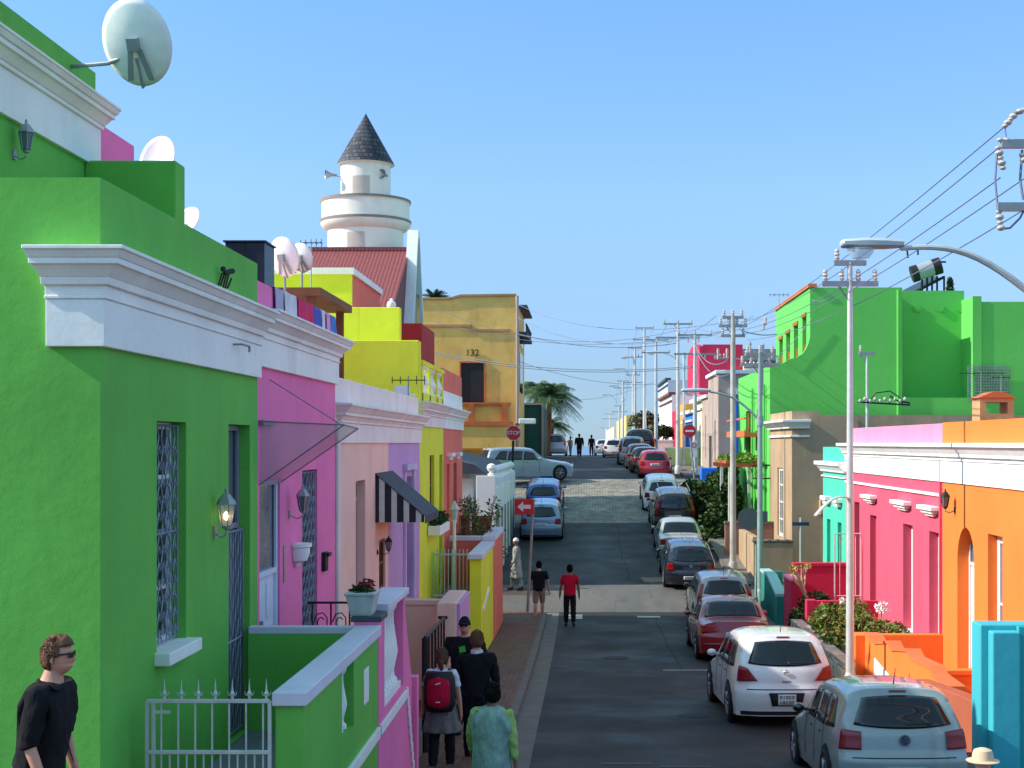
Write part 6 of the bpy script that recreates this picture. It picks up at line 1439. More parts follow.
def car(label, X, yr, pm, kind='hatch', L=4.1, W=1.7, H=1.47, yaw=0, dz=0, plate='wide', badge=None, detail=2, tail_m=None, head=False, rack=False, lights='corner', mirror_m=None, plate_surround=False, highlight=None, name='parked_car', blind=False, z=None, curv=1.0):
    K = KIND[kind]; yc = yr+L/2; zc = gz(yc) if z is None else z
    r = empty(name, (X, yc, zc+dz), rz=R(yaw), label=label, cat='car', group='cars parked along the street', rx=math.atan((gz(yr+L)-gz(yr))/L) if z is None else 0)
    z0 = .19; hw0 = W/2; belt = .60*H
    def yR(x, z): return -L/2+ipol([(a*H, b) for a, b in K['rear']], z)+.20*curv*abs(x/hw0)**3.2
    def yF(x, z): 
        q = z/H; return L/2-.05*max(0, q-.3)*4-.06*(q < .2)-.30*abs(x/hw0)**3
    def tum(z):
        q = z/H
        if q < .30: return .955+.045*(q/.3)
        if q < .46: return 1.0-.012*abs(q-.38)/.08
        if q < .60: return .988-.03*(q-.46)/.14
        return .958-.255*min(1, (q-.60)/.40)**1.1
    def plan(t): return 1-.07*(1-min(1, t/.14))**2-.12*max(0, (t-.82)/.18)**2
    def hw(t, z): return hw0*tum(z)*plan(t)
    def zt(t): return ipol(K['roof'], t)*H
    def ring(t, q):
        """q 0..1 from the sill up the side and across the roof to the centre line"""
        top = zt(t); e = .115*H
        if q <= .62: z_ = z0+(top-e-z0)*(q/.62); return hw(t, z_), z_
        a = (q-.62)/.38*math.pi/2; w_ = hw(t, top-e)
        return w_*max(0, math.cos(a))**.62, top-e+e*math.sin(a)**.9*(1)
    def P(t, q, s):
        x, z_ = ring(t, q); x *= s
        return (x, yR(x, z_)+t*(yF(x, z_)-yR(x, z_)), z_)
    mb = MB(); nt_, nq = 44 if detail > 1 else 24, 26 if detail > 1 else 16; vs = []; idx = {}
    cols = [(-1, j/nq) for j in range(nq+1)]+[(1, j/nq) for j in range(nq-1, -1, -1)]
    ts = [i/nt_ for i in range(nt_+1)]
    for t in ts:
        for (s_, q) in cols: vs.append(P(t, q, s_))
    m = len(cols)
    fs = [(i*m+j, i*m+j+1, (i+1)*m+j+1, (i+1)*m+j) for i in range(nt_) for j in range(m-1)]
    mb.add(vs, fs)
    for end in (0, 1):       # rear and front faces
        vs = []; nx = 16
        for j in range(nq+1):
            x, z_ = ring(end, j/nq)
            for i in range(nx+1):
                xx = -x+2*x*i/nx; vs.append((xx, (yR if end == 0 else yF)(xx, z_), z_))
        mb.add(vs, [(j*(nx+1)+i, j*(nx+1)+i+1, (j+1)*(nx+1)+i+1, (j+1)*(nx+1)+i) for j in range(nq) for i in range(nx)])
    mb.add([(-hw0*.9, -L/2+.3, z0+.01), (hw0*.9, -L/2+.3, z0+.01), (hw0*.9, L/2-.4, z0+.01), (-hw0*.9, L/2-.4, z0+.01)], [(0,1,2,3)])
    body = mb.build('body', pm, r, local=True)
    bm = bmesh.new(); bm.from_mesh(body.data); bmesh.ops.remove_doubles(bm, verts=bm.verts, dist=.002); bmesh.ops.recalc_face_normals(bm, faces=bm.faces); bm.to_mesh(body.data); bm.free()
    body.data.shade_smooth(); body.data.set_sharp_from_angle(angle=R(50))
    off = .009
    def side_pt(t, z_, s_, o=off): 
        z_ = min(z_, zt(t)-.118*H); x = hw(t, z_)+o; return (s_*x, yR(x-o, z_)+t*(yF(x-o, z_)-yR(x-o, z_)), z_)
    def side_patch(nm, mat, c, o=off, sides=(-1, 1), n=6, parent=None):
        for s_ in sides:
            mb = MB(); (t0, za), (t1, zb_), (t2, zc_), (t3, zd) = c
            mb.grid(lambda u, v: side_pt((t0*(1-u)+t1*u)*(1-v)+(t3*(1-u)+t2*u)*v, (za*(1-u)+zb_*u)*(1-v)+(zd*(1-u)+zc_*u)*v, s_, o), n, n)
            mb.build(nm, mat, parent or r, local=True, smooth=60, solid=.006)
    def rear_patch(nm, mat, c, o=off, n=10, parent=None, mirror=False, solid=.006, sag=0):
        for k_ in ((1, -1) if mirror else (1,)):
            mb = MB(); (a0, za), (a1, zb_), (a2, zc_), (a3, zd) = c
            def fn(u, v):
                s_ = ((a0*(1-u)+a1*u)*(1-v)+(a3*(1-u)+a2*u)*v)*k_; z_ = (za*(1-u)+zb_*u)*(1-v)+(zd*(1-u)+zc_*u)*v-sag*(1-(2*u-1)**2)*(1-v)+sag*.6*(1-(2*u-1)**2)*v
                x = s_*hw(0, z_); return (x*(1+o/hw0), yR(x, z_)-o, z_)
            mb.grid(fn, n, n); mb.build(nm, mat, parent or r, local=True, smooth=60, solid=solid)
    # windows
    tops = .93*H
    sw = K['sw']
    for i, (a, b) in enumerate(sw):
        lean_r = .045 if i == 0 else 0; lean_f = -.075 if i == len(sw)-1 else 0
        zl = belt+.015
        side_patch('side_window', M_carglass, ((a, zl+(.03 if i == 0 else 0)), (b, zl), (b+lean_f, .885*H), (a+lean_r, .87*H)))
    if K['rg']:
        z1, z2 = K['rg']; rear_patch('rear_window', M_carglass, ((-.82, z1*H+.02), (.82, z1*H+.02), (.74, z2*H-.02), (-.74, z2*H-.02)), sag=.045)
        rear_patch('wiper', M_blackplastic, ((.05, z1*H+.02), (.5, z1*H+.035), (.5, z1*H+.05), (.05, z1*H+.04)), o=.02)
        rear_patch('brake_light', M_tail, ((-.18, .935*H), (.18, .935*H), (.18, .95*H), (-.18, .95*H)))
    else:
        mb = MB()
        def top_pt(t, s_):
            a = math.acos(min(1, abs(s_))**(1/.62)); e = .115*H; w_ = hw(t, zt(t)-e); x = w_*s_; z_ = zt(t)-e+e*math.sin(a)**.9
            y = yR(x, z_)+t*(yF(x, z_)-yR(x, z_)); return (x, y-.01, z_+.012)
        mb.grid(lambda u, v: top_pt(.155+.125*v, -.80+1.6*u), 12, 8); mb.build('rear_window', M_carglass, r, local=True, smooth=60, solid=.005)
    def top_pt2(t, s_):
        a = math.acos(min(1, abs(s_))**(1/.62)); e = .115*H; w_ = hw(t, zt(t)-e); x = w_*s_; z_ = zt(t)-e+e*math.sin(a)**.9
        y = yR(x, z_)+t*(yF(x, z_)-yR(x, z_)); return (x, y+.01, z_+.012)
    ws = (.53, .68) if kind != 'sedan' else (.56, .70)
    mb = MB(); mb.grid(lambda u, v: top_pt2(ws[0]+(ws[1]-ws[0])*v, -.82+1.64*u), 12, 8); mb.build('windscreen', M_carglass, r, local=True, smooth=60, solid=.005)
    # tail lights
    tm = tail_m or M_tail
    if lights == 'diamond':     # pointed inwards, wrapping high on the corner
        rear_patch('tail_light', tm, ((.58, .50*H), (.985, .49*H), (.985, .655*H), (.80, .63*H)), o=.016, mirror=True, solid=.012)
    elif lights == 'square':
        rear_patch('tail_light', tm, ((.66, .475*H), (.99, .475*H), (.985, .64*H), (.68, .625*H)), o=.016, mirror=True, solid=.012)
    elif lights == 'tall':
        rear_patch('tail_light', tm, ((.84, .48*H), (.995, .48*H), (.99, .84*H), (.88, .84*H)), o=.016, mirror=True, solid=.012)
    elif lights == 'wide':
        rear_patch('tail_light', tm, ((.50, .50*H), (.99, .48*H), (.985, .60*H), (.54, .60*H)), o=.016, mirror=True, solid=.012)
    else:
        rear_patch('tail_light', tm, ((.70, .47*H), (.99, .46*H), (.985, .61*H), (.76, .61*H)), o=.016, mirror=True, solid=.012)
    # seams: tailgate gap, bumper line, door gaps
    mb = MB()
    if detail > 1:
        rear_patch('tailgate_seam', M_blackplastic, ((-.80, .405*H), (.80, .405*H), (.80, .412*H), (-.80, .412*H)), o=.004, n=14)
        for t_ in ((.225, .40, .60) if kind != 'sedan' else (.31, .45, .63)):
            side_patch('door_seam', M_blackplastic, ((t_, .22*H), (t_+.003, .22*H), (t_+.003, .6*H), (t_, .6*H)), o=.001)
        for t_ in (.25, .43): side_patch('door_handle', M_blackplastic if highlight is None else pm, ((t_, .535*H), (t_+.035, .535*H), (t_+.035, .55*H), (t_, .55*H)), o=.022)
    # plate
    pz = {'wide': (.26, .335), 'mid': (.44, .50), 'square': (.245, .36), 'gate': (.46, .54)}[plate]; pw = {'wide': .30, 'mid': .30, 'square': .18, 'gate': .30}[plate]
    if plate_surround: rear_patch('plate_recess', M_blackplastic, ((-.30, .235*H), (.30, .235*H), (.36, .375*H), (-.36, .375*H)), o=.010)
    rear_patch('number_plate', M_plate, ((-pw, pz[0]*H), (pw, pz[0]*H), (pw, pz[1]*H), (-pw, pz[1]*H)), o=.02)
    mbp = MB(); nch = 8 if plate != 'square' else 5
    for row in range(2 if plate == 'square' else 1):
        for i in range(nch):
            h_ = (pz[1]-pz[0])*H/(2 if plate == 'square' else 1); zc0 = pz[0]*H+h_*(row+.5); xx = (-pw*.82+2*pw*.82*(i+.5)/nch)*hw0; ch = h_*.27; cw = pw*hw0*.82/nch*.55; yy = yR(xx, zc0)-.034
            if (i*7+row*3+int(X*10)) % 5 == 2: mbp.box(xx-cw*.3, xx+cw*.3, yy, yy+.01, zc0-ch, zc0+ch); continue
            mbp.box(xx-cw, xx-cw*.45, yy, yy+.01, zc0-ch, zc0+ch); mbp.box(xx-cw*.44, xx+cw, yy, yy+.01, zc0+ch*.6, zc0+ch)
            if (i+row) % 2: mbp.box(xx+cw*.45, xx+cw, yy, yy+.01, zc0-ch, zc0+ch*.59)
            else: mbp.box(xx-cw*.44, xx+cw*.9, yy, yy+.01, zc0-ch, zc0-ch*.6)
    mbp.build('plate_characters', M_platechar, r, local=True)
    # bumper lower strip
    rear_patch('bumper_strip', M_blackplastic, ((-.93, .135*H), (.93, .135*H), (.93, .175*H), (-.93, .175*H)), o=.006)
    if highlight: rear_patch('bumper_trim', highlight, ((-.93, .30*H), (.93, .30*H), (.93, .315*H), (-.93, .315*H)), o=.012)
    # wheels and arches
    for wy in (K['wr'][0]-.5 if False else -L/2+.19*L, -L/2+.805*L):
        for s_ in (-1, 1):
            rad = .205*H+.005
            t_ = (wy+L/2)/L; x = hw(t_, .3*H)
            mb = MB(); mb.lathe(s_*(x-.05), wy, rad+.02, [(rad*1.16, -.06), (rad*1.16, .058), (rad*1.13, .062)] if s_ > 0 else [(rad*1.13, -.062), (rad*1.16, -.058), (rad*1.16, .06)], 28, 'x'); mb.build('wheel_arch', M_arch, r, local=True, smooth=True)
            mb = MB(); pr = [(rad*.62, .0), (rad*.66, .085), (rad*.90, .10), (rad, .075), (rad, -.075), (rad*.9, -.1)]
            xw_ = s_*(x-.065); pr2 = [(a, s_*b) for a, b in pr]
            mb.lathe(xw_, wy, rad, pr2, 28, 'x'); w_ = mb.build('wheel', M_tyre, r, local=True, smooth=True)
            mb = MB(); mb.lathe(xw_, wy, rad, [(rad*.62, s_*.06), (rad*.66, s_*.088), (rad*.60, s_*.092), (rad*.56, s_*.06)], 28, 'x')
            for k_ in range(6 if detail > 1 else 5):
                a = math.tau*k_/6; c_, d_ = math.cos(a), math.sin(a)
                mb.tube([(xw_+s_*.075, wy, rad), (xw_+s_*.08, wy+c_*rad*.6, rad+d_*rad*.6)], .028, 5)
            mb.lathe(xw_, wy, rad, [(rad*.16, s_*.05), (rad*.14, s_*.1)], 12, 'x'); mb.build('rim', M_rim, w_, local=True, smooth=True)
    # mirrors
    for s_ in (-1, 1):
        p = side_pt(.60, belt+.05, s_); mb = MB(); mb.ball((p[0]+s_*.12, p[1]-.02, p[2]+.03), .085, 8, .75); mb.tube([p, (p[0]+s_*.08, p[1]-.01, p[2]+.02)], .025, 6); mb.build('wing_mirror', mirror_m or pm, r, local=True, smooth=True)
    # roof aerial
    if detail > 1:
        y_ = -L/2+.62; MB().tube([(0, y_, zt(.14)-.01), (0, y_-.13, zt(.14)+.2)], .008, 5, .004).build('aerial', M_blackplastic, r, local=True)
    if rack:
        for s_ in (-1, 1): MB().tube([(s_*hw0*.68, -L/2+.5, H+.0), (s_*hw0*.68, -L/2+.6, H+.06), (s_*hw0*.68, L*.05, H+.06), (s_*hw0*.68, L*.08, H)], .02, 6).build('roof_rail', M_rim, r, local=True)
    if head:
        for s_ in (-1, 1): 
            mb = MB(); mb.grid(lambda u, v: (lambda x, z_: (x*1.01, yF(x, z_)+.012, z_))(s_*hw0*(.60+.34*u)*.95, (.40+.11*v)*H), 6, 4); mb.build('headlight', M_headl, r, local=True, smooth=60, solid=.01)
        side_patch('headlight_side', M_headl, ((.94, .40*H), (.985, .40*H), (.985, .50*H), (.95, .49*H)), o=.012)
    if badge == 'vw':
        zc_ = .555*H; yb = yR(0, zc_)-.02; mb = MB(); mb.lathe(0, yb, zc_, [(.062, -.004), (.062, .012)], 28, 'y'); mb.build('badge_disc', M_signblue if detail < 2 else flat('badge_blue', (70, 86, 110), .3, .4), r, local=True)
        mb = MB(); mb.tube([(.064*math.cos(R(15*i)), yb-.006, zc_+.064*math.sin(R(15*i))) for i in range(25)], .006, 5)
        for pts in ([(-.024, .054), (0, .006), (.024, .054)], [(-.052, .030), (-.026, -.050), (0, -.004), (.026, -.050), (.052, .030)]):
            mb.tube([(p[0], yb-.008, zc_+p[1]) for p in pts], .0058, 4)
        mb.build('badge', M_rim, r, local=True)
    elif badge == 'oval':
        zc_ = .585*H; yb = yR(0, zc_)-.016; mb = MB(); mb.tube([(.038*math.cos(R(20*i)), yb, zc_+.038*math.sin(R(20*i))) for i in range(19)], .006, 4); mb.box(-.042, .042, yb-.006, yb+.004, zc_-.009, zc_+.009); mb.build('badge', M_rim, r, local=True)
        rear_patch('tailgate_handle', M_rim, ((-.10, .485*H), (.10, .485*H), (.09, .50*H), (-.09, .50*H)), o=.02, n=4)
    elif badge == 'plain':
        zc_ = .56*H; yb = yR(0, zc_)-.014; MB().lathe(0, yb, zc_, [(.05, -.004), (.05, .012)], 20, 'y').build('badge', M_rim, r, local=True)
    return r
P_silverblue = paint('car_silver_blue', (146, 158, 154), .1); P_white = paint('car_white', (232, 228, 226)); P_red = paint('car_red', (140, 14, 26)); P_silver = paint('car_silver', (168, 172, 178), .35)
P_navy = paint('car_navy', (8, 12, 34)); P_dark = paint('car_charcoal', (30, 30, 30)); P_lightsilver = paint('car_light_silver', (168, 168, 164), .1); P_red2 = paint('car_bright_red', (170, 18, 44)); P_black = paint('car_black', (20, 20, 22)); P_lblue = paint('car_light_blue', (120, 150, 180), .3); P_blue = paint('car_blue', (48, 100, 176), .2); P_brown = paint('car_brown', (70, 60, 54), .2)
car('silver blue hatchback with square red tail lights, parked beside the brown orange wall', 3.84, 16.7, P_silverblue, 'hatch', 3.95, 1.68, 1.42, yaw=.4, badge='vw', lights='square', dz=-.03, plate='wide', highlight=None, mirror_m=P_black)
car('white hatchback with pointed red tail lights and a square number plate', 3.27, 22.9, P_white, 'hatch', 4.25, 1.74, 1.54, yaw=1.5, badge='oval', lights='diamond', plate='square', plate_surround=True, curv=1.2)
car('dark red saloon parked ahead of the white hatchback', 3.55, 32.5, P_red, 'sedan', 4.45, 1.76, 1.43, lights='wide', plate='mid', highlight=M_rim)
car('silver hatchback with tall narrow tail lights ahead of the dark red saloon', 4.02, 39.8, P_lightsilver, 'hatch', 4.1, 1.73, 1.52, lights='tall', plate='mid', mirror_m=P_black)
car('navy blue hatchback parked just past the sunlit cross street', 3.55, 46.4, P_navy, 'hatch', 4.15, 1.74, 1.47, badge='plain', lights='corner', plate='wide', dz=.0)
car('light silver saloon ahead of the navy hatchback', 3.60, 51.6, P_lightsilver, 'sedan', 4.4, 1.7, 1.42, lights='corner', plate='mid')
car('charcoal off-road wagon with roof rails under the hedge', 3.72, 57.2, P_dark, 'suv', 4.5, 1.82, 1.82, lights='tall', plate='mid', rack=True)
car('white hatchback half hidden in front of the charcoal wagon', 3.50, 62.8, P_white, 'hatch', 4.0, 1.7, 1.5, lights='corner', plate='mid')
car('bright red hatchback at the top of the cobbled crossing', 3.68, 72.3, P_red2, 'hatch', 3.9, 1.68, 1.42, lights='corner', plate='gate', detail=1)
car('black hatchback parked ahead of the bright red one', 3.45, 77.2, P_black, 'hatch', 4.0, 1.68, 1.45, detail=1, lights='corner')
car('brownish grey hatchback between the black car and the silver van', 3.30, 82.2, P_brown, 'hatch', 4.0, 1.68, 1.5, detail=1, lights='corner')
car('silver people carrier far up the street', 3.1, 89.5, P_silver, 'suv', 4.6, 1.8, 1.85, detail=1, lights='tall', plate='mid')
car('tall dark pickup-like wagon behind the silver people carrier', 3.9, 97, P_black, 'suv', 4.9, 2.2, 2.3, detail=1, lights='tall', plate='mid')
car('white car facing up the street near the crest', 2.35, 110, P_white, 'hatch', 4.0, 1.7, 1.5, detail=1, lights='corner')
car('second white car just beyond the first near the crest', 1.75, 118, P_white, 'sedan', 4.3, 1.7, 1.4, detail=1, lights='corner')
car('pale blue hatchback parked on the left behind the arrow sign', -1.72, 56.2, P_lblue, 'hatch', 4.1, 1.72, 1.5, lights='corner', plate='mid', highlight=M_rim)
car('blue hatchback parked ahead of the pale blue one', -1.80, 61.8, P_blue, 'hatch', 4.0, 1.70, 1.46, lights='corner', plate='mid')
car('silver estate car turning out of the cobbled side street', -2.95, 67.6, paint('car_grey_blue', (146, 156, 170)), 'hatch', 5.0, 1.75, 1.66, yaw=-64, head=True, lights='corner', plate='mid', z=gz(70.4)+.05, dz=.1)
# pickup
r = car('silver double cab pickup seen from behind near the palm', -2.35, 116, P_silver, 'suv', 4.9, 1.82, 1.85, detail=1, lights='tall', plate='mid')

# ================================================================ people
M_skin = flat('skin_light', (198, 142, 118), .6, var=.06); M_skin2 = flat('skin_brown', (128, 84, 62), .6, var=.06); M_hairbr = flat('hair_brown', (100, 66, 38), .7, var=.25, scale=30); M_hairbk = flat('hair_black', (10, 8, 8), .8, var=.2, scale=30, spec=.15)
def skinned(verts, edges, radii, sub=2):
    me = bpy.data.meshes.new('s'); me.from_pydata([tuple(v) for v in verts], edges, []); o = bpy.data.objects.new('s', me); C.objects.link(o)
    md = o.modifiers.new('skin', 'SKIN'); md.use_smooth_shade = True
    lay = me.skin_vertices[0] if me.skin_vertices else None
    if lay is None:
        bm = bmesh.new(); bm.from_mesh(me); bm.verts.layers.skin.verify(); bm.to_mesh(me); bm.free(); lay = me.skin_vertices[0]
    for i, rr in enumerate(radii): lay.data[i].radius = rr if isinstance(rr, tuple) else (rr, rr)
    for i in range(len(verts)): lay.data[i].use_root = (i == 0)
    s2 = o.modifiers.new('sub', 'SUBSURF'); s2.levels = sub; s2.render_levels = sub
    bpy.context.view_layer.update(); ev = o.evaluated_get(bpy.context.evaluated_depsgraph_get()); m2 = bpy.data.meshes.new_from_object(ev)
    vs = [tuple(v.co) for v in m2.vertices]; fs = [tuple(p.vertices) for p in m2.polygons]
    bpy.data.objects.remove(o); bpy.data.meshes.remove(me); bpy.data.meshes.remove(m2); return vs, fs
def head_pts(n1=26, n2=36, hair=0):
    vs = []
    for i in range(n1+1):
        ph = math.pi*i/n1
        for j in range(n2):
            th = math.tau*j/n2; x, y, z = math.sin(ph)*math.cos(th), math.sin(ph)*math.sin(th), math.cos(ph)
            X_, Y_, Z_ = x*.074, y*.094, z*.118
            if y > 0 and z < -.2: X_ *= 1-.28*min(1, (-z-.2)*1.2)*y; 
            if z < -.35 and y < .1: Y_ += .03*min(1, (-z-.35)*1.6)          # nape
            if z < -.4 and y > .2: Y_ += .012
            if not hair:
                fr = max(0, y)
                nz = math.exp(-((X_)/.013)**2)*math.exp(-((Z_+.012)/.026)**2); Y_ += .024*nz*fr
                for s_ in (-1, 1): Y_ -= .010*math.exp(-((X_-s_*.03)/.016)**2)*math.exp(-((Z_-.018)/.013)**2)*fr
                Y_ += .006*math.exp(-(X_/.026)**2)*math.exp(-((Z_+.055)/.008)**2)*fr
                Y_ -= .004*math.exp(-(X_/.028)**2)*math.exp(-((Z_+.043)/.006)**2)*fr
                Y_ += .006*math.exp(-((Z_-.04)/.012)**2)*fr
            vs.append((X_, Y_, Z_))
    fs = [(i*n2+j, i*n2+(j+1) % n2, (i+1)*n2+(j+1) % n2, (i+1)*n2+j) for i in range(n1) for j in range(n2)]
    return vs, fs
def person(label, X, Y, face, H=1.75, skin=None, hair=None, hairstyle='short', stride=.18, arms=((.1, .12), (-.1, .12)), top=None, top_long=False, top_r=1.0, top_t=1.0, legs=None, legs_short=False, skirt=None, shoes=None, lean=0, headturn=0, bulk=1.0, z=None, headtilt=0, tunic=None, group='people walking on the pavement', robe=None, detail=.011, nm='person', vest=None):
    s = H/1.75; r = empty(nm, (X, Y, gz(Y)+(z or 0)), rz=R(face), label=label, cat='person', group=group)
    b = bulk
    V = Vector
    pel = V((0, -.01, .96)); sp = V((0, lean*.1, 1.12)); ch = V((0, lean*.2, 1.30)); nb = V((0, lean*.27, 1.46)); nk = V((0, lean*.31+.005, 1.535)); hd = V((0, lean*.36+.02, 1.635))
    vs = [pel, sp, ch, nb, nk, hd]; rad = [(.15*b, .115*b), (.135*b, .105*b), (.165*b, .115*b), (.075, .065), (.056, .06), (.05, .06)]; ed = [(0,1),(1,2),(2,3),(3,4),(4,5)]
    J = {}
    for k_, s_ in ((0, -1), (1, 1)):
        st = stride*s_
        hip = V((s_*.085*b, 0, .90)); kn = V((s_*.10, st*.5+.03, .50)); an = V((s_*.105, st-.01 if st > 0 else st*1.05, .09 if st >= 0 else .12)); heel = an+V((0, -.05, -.05)); toe = an+V((s_*.02, .15, -.055 if st >= 0 else -.085))
        i0 = len(vs); vs += [hip, kn, (kn+an)/2+V((0, -.015, .05)), an, toe]; rad += [(.088*b, .09*b), (.058, .06), (.055*b, .058*b), .04, (.042, .03)]
        ed += [(0, i0), (i0, i0+1), (i0+1, i0+2), (i0+2, i0+3), (i0+3, i0+4)]
        fwd, out = arms[k_][:2]; bend = arms[k_][2] if len(arms[k_]) > 2 else .25
        sh = V((s_*.185*b, lean*.25, 1.405)); d1 = V((s_*out, fwd, -1)).normalized(); el_ = sh+d1*.29; d2 = V((s_*out*.5, fwd+bend, -1)).normalized()
        if len(arms[k_]) > 3: d2 = V(arms[k_][3]).normalized()
        wr = el_+d2*.25; pm = wr+d2*.06; i1 = len(vs)
        vs += [sh, (sh+el_)/2, el_, (el_+wr)/2, wr, pm]; rad += [.058*b, .05*b, .041, .038, .027, (.036, .022)]
        ed += [(2, i1), (i1, i1+1), (i1+1, i1+2), (i1+2, i1+3), (i1+3, i1+4), (i1+4, i1+5)]
        side = d2.cross(V((s_*1.0, 0, 0))).normalized(); fwd_v = V((0, 1, 0)); fv = (fwd_v-d2*fwd_v.dot(d2)).normalized()
        for q, (o_, l_) in enumerate(((-.026, .062), (-.009, .074), (.009, .078), (.026, .068))):
            a0 = pm+fv*o_+d2*.012; a1 = a0+d2*l_*.5+V((-s_*.004, 0, 0)); a2 = a1+(d2+V((-s_*.35, 0, 0))).normalized()*l_*.5
            j = len(vs); vs += [a0, a1, a2]; rad += [.0105, .010, .008]; ed += [(i1+5, j), (j, j+1), (j+1, j+2)]
        t0 = wr+fv*.026+d2*.02; t1 = t0+(d2*.7+fv*.7).normalized()*.035; t2 = t1+(d2*.95+fv*.2).normalized()*.03
        j = len(vs); vs += [t0, t1, t2]; rad += [.012, .0105, .009]; ed += [(i1+4, j), (j, j+1), (j+1, j+2)]
        J[k_] = dict(hip=hip, kn=kn, an=an, sh=sh, el=el_, wr=wr, pm=pm, toe=toe, d2=d2)
    bv, bf = skinned(vs, ed, rad, 2)
    mb = MB(); mb.add(bv, bf)
    hv, hf = head_pts(); RM = Matrix.Translation(hd) @ Matrix.Rotation(R(headturn), 4, 'Z') @ Matrix.Rotation(R(headtilt), 4, 'X')
    mb.add([tuple(RM @ V(p)) for p in hv], hf)
    for s_ in (-1, 1):
        em = MB(); em.ball((0, 0, 0), .03, 6, 1.1); em.v = [(p[0]*.35, p[1]*.75, p[2]) for p in em.v]; mb.add([tuple(RM @ V((p[0]+s_*.077, p[1]-.008, p[2]-.008))) for p in em.v], em.f)
    o = mb.build('body', skin or M_skin, r, local=True)
    md = o.modifiers.new('remesh', 'REMESH'); md.mode = 'VOXEL'; md.voxel_size = detail*.85; md.use_smooth_shade = True
    sm = o.modifiers.new('smooth', 'SMOOTH'); sm.factor = .5; sm.iterations = 2
    out = [o]
    def garment(name, idx_v, idx_e, idx_r, mat, sub=2, wr_=0.0):
        gv, gf = skinned(idx_v, idx_e, idx_r, sub); rq = random.Random(len(label)+len(name))
        ph = rq.uniform(0, 6)
        gv = [(p[0]+.004*math.sin(p[2]*55+p[0]*30+ph), p[1]+.006*math.sin(p[2]*42+p[0]*38+ph*2), p[2]) for p in gv]
        g_ = MB().add(gv, gf).build(name, mat, r, local=True, smooth=70); out.append(g_); return g_
    if top:
        tv = [pel+V((0, 0, -.13)), pel+V((0, 0, .03)), sp, ch, nb+V((0, -.005, -.02)), nb+V((0, -.0, .025))]; tr = [(.172*b*top_r, .135*b*top_r), (.168*b*top_r, .132*b*top_r), (.155*b*top_r, .126*b*top_r), (.19*b, .145*b), (.135*b, .112*b), (.082, .078)]; te = [(0,1),(1,2),(2,3),(3,4),(4,5)]; tr = [(q_[0]*top_t, q_[1]*top_t) for q_ in tr]
        for k_ in (0, 1):
            j = len(tv); tv += [J[k_]['sh']+V((0, 0, .005)), (J[k_]['sh']+J[k_]['el'])/2]; tr += [.078*b, .068*b]; te += [(3, j), (j, j+1)]
            if top_long == True: tv += [J[k_]['el'], J[k_]['wr']]; tr += [.058*b, .043]; te += [(j+1, j+2), (j+2, j+3)]
            elif top_long == 'rolled': tv += [J[k_]['el'], J[k_]['el']+(J[k_]['wr']-J[k_]['el'])*.12]; tr += [.06*b, .056]; te += [(j+1, j+2), (j+2, j+3)]
            else: tv += [J[k_]['sh']+(J[k_]['el']-J[k_]['sh'])*.72]; tr += [.066*b]; te += [(j+1, j+2)]
        garment('shirt', tv, te, tr, top)
    if legs:
        lv = [pel+V((0, 0, .10)), pel+V((0, 0, -.05))]; lr = [(.155*b, .122*b), (.155*b, .125*b)]; le = [(0, 1)]
        for k_ in (0, 1):
            j = len(lv); lv += [J[k_]['hip']+V((0, 0, -.03)), (J[k_]['hip']+J[k_]['kn'])/2, J[k_]['kn']]; lr += [.105*b, .095*b, .082]; le += [(1, j), (j, j+1), (j+1, j+2)]
            if not legs_short: lv += [(J[k_]['kn']+J[k_]['an'])/2+V((0, -.015, .05)), J[k_]['an']+V((0, 0, -.01))]; lr += [.082*max(1, b), .062]; le += [(j+2, j+3), (j+3, j+4)]
        garment('shorts' if legs_short else 'trousers', lv, le, lr, legs)
    for k_ in (0, 1):
        a = J[k_]['an']; t = J[k_]['toe']; gv, gf = skinned([a+V((0, -.02, .01)), a+V((0, -.045, -.05)), (a+t)/2+V((0, 0, -.022)), t+V((0, .01, 0))], [(0,1),(1,2),(2,3)], [(.05, .05), (.048, .042), (.05, .038), (.046, .03)], 2)
        out.append(MB().add(gv, gf).build('shoe', shoes or M_blackplastic, r, local=True, smooth=70))
    if skirt or tunic:
        mat, z0_, z1_, r0_, r1_ = skirt or tunic
        mb = MB(); n = 48
        def fn(u, v):
            a = math.tau*u; z_ = z1_+(z0_-z1_)*v; rr = r1_+(r0_-r1_)*v; f_ = 1+.06*math.sin(a*9)*v+.03*math.sin(a*5+1)*v
            return (math.cos(a)*rr*f_*1.15, math.sin(a)*rr*f_*.9, z_)
        mb.grid(fn, n, 14); out.append(mb.build('skirt' if skirt else 'tunic', mat, r, local=True, smooth=70, solid=.008))
    # hair
    if hair:
        hv, hf = head_pts(hair=1); keep = []
        for f in hf:
            cz = sum(hv[i][2] for i in f)/4; cy = sum(hv[i][1] for i in f)/4
            line = {'short': (.058 if cy > .03 else (-.0 if cy > -.02 else -.065)), 'long': (.045 if cy > .03 else -.09), 'bun': (.05 if cy > .03 else -.05), 'cap': .02}[hairstyle]
            if cz > line: keep.append(f)
        used = sorted({i for f in keep for i in f}); mp = {i: k_ for k_, i in enumerate(used)}; rq = random.Random(4); sc_ = {'short': 1.12, 'long': 1.16, 'bun': 1.22, 'cap': 1.085}[hairstyle]
        tuf = (lambda p: 1+(0 if hairstyle == 'cap' else .045*math.sin(p[0]*170+p[1]*60)*math.sin(p[2]*120+p[1]*110)+.04*(rq.random()-.5)))
